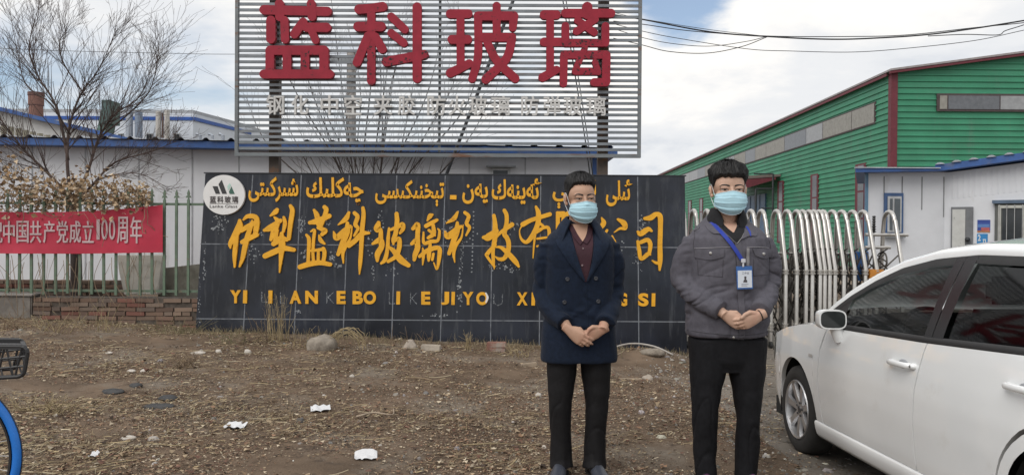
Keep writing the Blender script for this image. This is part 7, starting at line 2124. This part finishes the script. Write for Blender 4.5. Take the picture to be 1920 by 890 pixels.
wst = mat('weed_straw', (.33, .26, .15), rough=.9, var=.25, vs=10); wbr = mat('weed_brown', (.19, .135, .085), rough=.9, var=.3, vs=10); wgr = mat('weed_olive', (.16, .14, .075), rough=.9, var=.3, vs=10)
weed(520, 640, 92, 34, 26, wst, 'tall straw coloured reed clump before the letters LI', 41)
weed(488, 640, 70, 30, 9, wbr, 'thin brown weed left of the tall reed clump', 42)
weed(435, 645, 36, 60, 22, wgr, 'low olive weed tuft at the left end of the sign wall', 43)
weed(560, 652, 30, 30, 8, wst, 'short straw tuft just left of the big boulder', 44)
weed(800, 652, 44, 20, 5, wbr, 'bent red brown weed stalks behind the pale flat block', 45, arch=.5)
weed(879, 655, 40, 12, 12, wst, 'stiff little stubble bunch left of the stacked bricks', 46)
weed(742, 652, 50, 30, 4, wbr, 'sparse thin weed left of the pointed stone', 47, arch=.4)
weed(1140, 668, 20, 50, 14, wgr, 'low olive tuft behind the coated man', 48)
weed(970, 668, 22, 60, 20, wst, 'low straw tuft right of the stacked bricks', 49)
GB = 'dry weeds along the brick wall'
weed(100, 622, 40, 60, 20, wst, 'straw weeds before the left end of the brick wall', 51, GB)
weed(205, 622, 60, 40, 10, wst, 'taller thin straw stalks before the middle of the brick wall', 52, GB)
weed(330, 625, 34, 70, 24, wgr, 'olive weeds before the right end of the brick wall', 53, GB)
weed(30, 618, 36, 70, 20, wbr, 'brown weeds below the concrete base', 54, GB)
weed(345, 690, 26, 40, 26, wbr, 'brown bristly tuft on the open dirt left of the sign', 55, GB)
weed(90, 775, 34, 60, 30, wst, 'straw tuft on the dirt near the bicycle', 56, GB)
# coil of dry vine beside the boulder
def coil():
    p = ground_at(650, 655); k = p.y / 1450; q = MB(); rr_ = random.Random(3)
    for i in range(16):
        r1, r2 = 32 * k * rr_.uniform(.7, 1.1), 40 * k * rr_.uniform(.7, 1.05); c0 = Vector((p.x + rr_.gauss(0, .03), p.y + rr_.gauss(0, .06), p.z)); a0 = rr_.uniform(-.2, .5); a1 = rr_.uniform(2.4, 3.6); ty = rr_.uniform(-.3, .3)
        C = [c0 + Vector((r1 * math.cos(a) * -1, ty * math.sin(a) * .3, max(-.01, r2 * math.sin(a)))) + Vector((rr_.gauss(0, .006), 0, rr_.gauss(0, .006))) for a in np.linspace(a0, a1, 14)]
        q.tube(C, rr_.uniform(.002, .0045), 4)
    o = q.build('vine_coil', wst, smooth='all'); tag(o, 'arching coil of dry straw vine just right of the big boulder', 'dry vine')
coil()
def stick(pts, r, m, label, name='stick'):
    P = [ground_at(*p) + Vector((0, 0, r + .012 + (.02 if 0 < i < len(pts) - 1 else 0))) for i, p in enumerate(pts)]
    q = MB(); C = catmull(P, 12); q.tube(C, [r * (1 - .5 * j / (len(C) - 1)) for j in range(len(C))], 6); o = q.build(name, m, smooth='all'); tag(o, label, name); return o
stick([(668, 786), (700, 783), (735, 787), (738, 770)], .008, wd, 'forked dry stick on the open dirt before the sign wall')
stick([(868, 838), (930, 841), (1015, 838)], .004, wst, 'long thin straw stalk lying left of the coated man legs')
stick([(760, 712), (800, 718), (830, 728)], .007, wbr, 'crooked brown stick on the dirt below the pointed stone')
stick([(40, 770), (110, 767), (190, 774)], .004, wst, 'long straw stalk lying right of the bicycle basket')
P = [ground_at(1130, 662) + Vector((0, 0, .03)), ground_at(1180, 655) + Vector((0, 0, .07)), ground_at(1225, 655) + Vector((0, 0, .04)), ground_at(1262, 668) + Vector((0, 0, .02))]
q = MB(); q.tube(catmull(P, 14), .011, 8); o = q.build('hose', mat('hose_pale', (.36, .33, .30), rough=.6), smooth='all'); tag(o, 'pale thin hose lying along the sign wall base between the men', 'hose')
# scrubby stubble at the foot of the walls
rs = np.random.RandomState(77); mb = MB(); tints = []
for _ in range(5200):
    if rs.rand() < .72: x = rs.uniform(-4.3, 2.2); y = 9.68 - abs(rs.normal(0, .28))
    else: x = rs.uniform(-7.2, -4.0); y = 9.98 - abs(rs.normal(0, .4))
    if float(vnoise(x * 1.8, y * 2, 91)) < rs.uniform(-.5, .4): continue
    z = g1(x, y); L = rs.uniform(.03, .13) * (1.4 if rs.rand() < .1 else 1); a = rs.uniform(0, 6.28); le = rs.uniform(.2, 1.1); w = rs.uniform(.0012, .0024)
    d = Vector((math.cos(a) * math.sin(le), math.sin(a) * math.sin(le) * .7, math.cos(le))) * L; b = Vector((x, y, z - .005)); m_ = b + d * .6 + Vector((0, 0, .01)); e = b + d - Vector((0, 0, L * .12 * le))
    s_ = Vector((w, 0, 0)); mb.poly([b - s_, b + s_, m_ + s_ * .7, m_ - s_ * .7]); mb.poly([m_ - s_ * .7, m_ + s_ * .7, e])
    c = [(.30, .235, .14), (.22, .165, .10), (.15, .135, .07), (.36, .30, .19), (.12, .085, .055)][rs.randint(5)]; f = rs.uniform(.6, 1.1); tints += [(*[v * f for v in c], 1)] * 2
o = mb.build('dry_grass', LIT, recalc=False); tinted(o, tints); tag(o, kind='stuff')
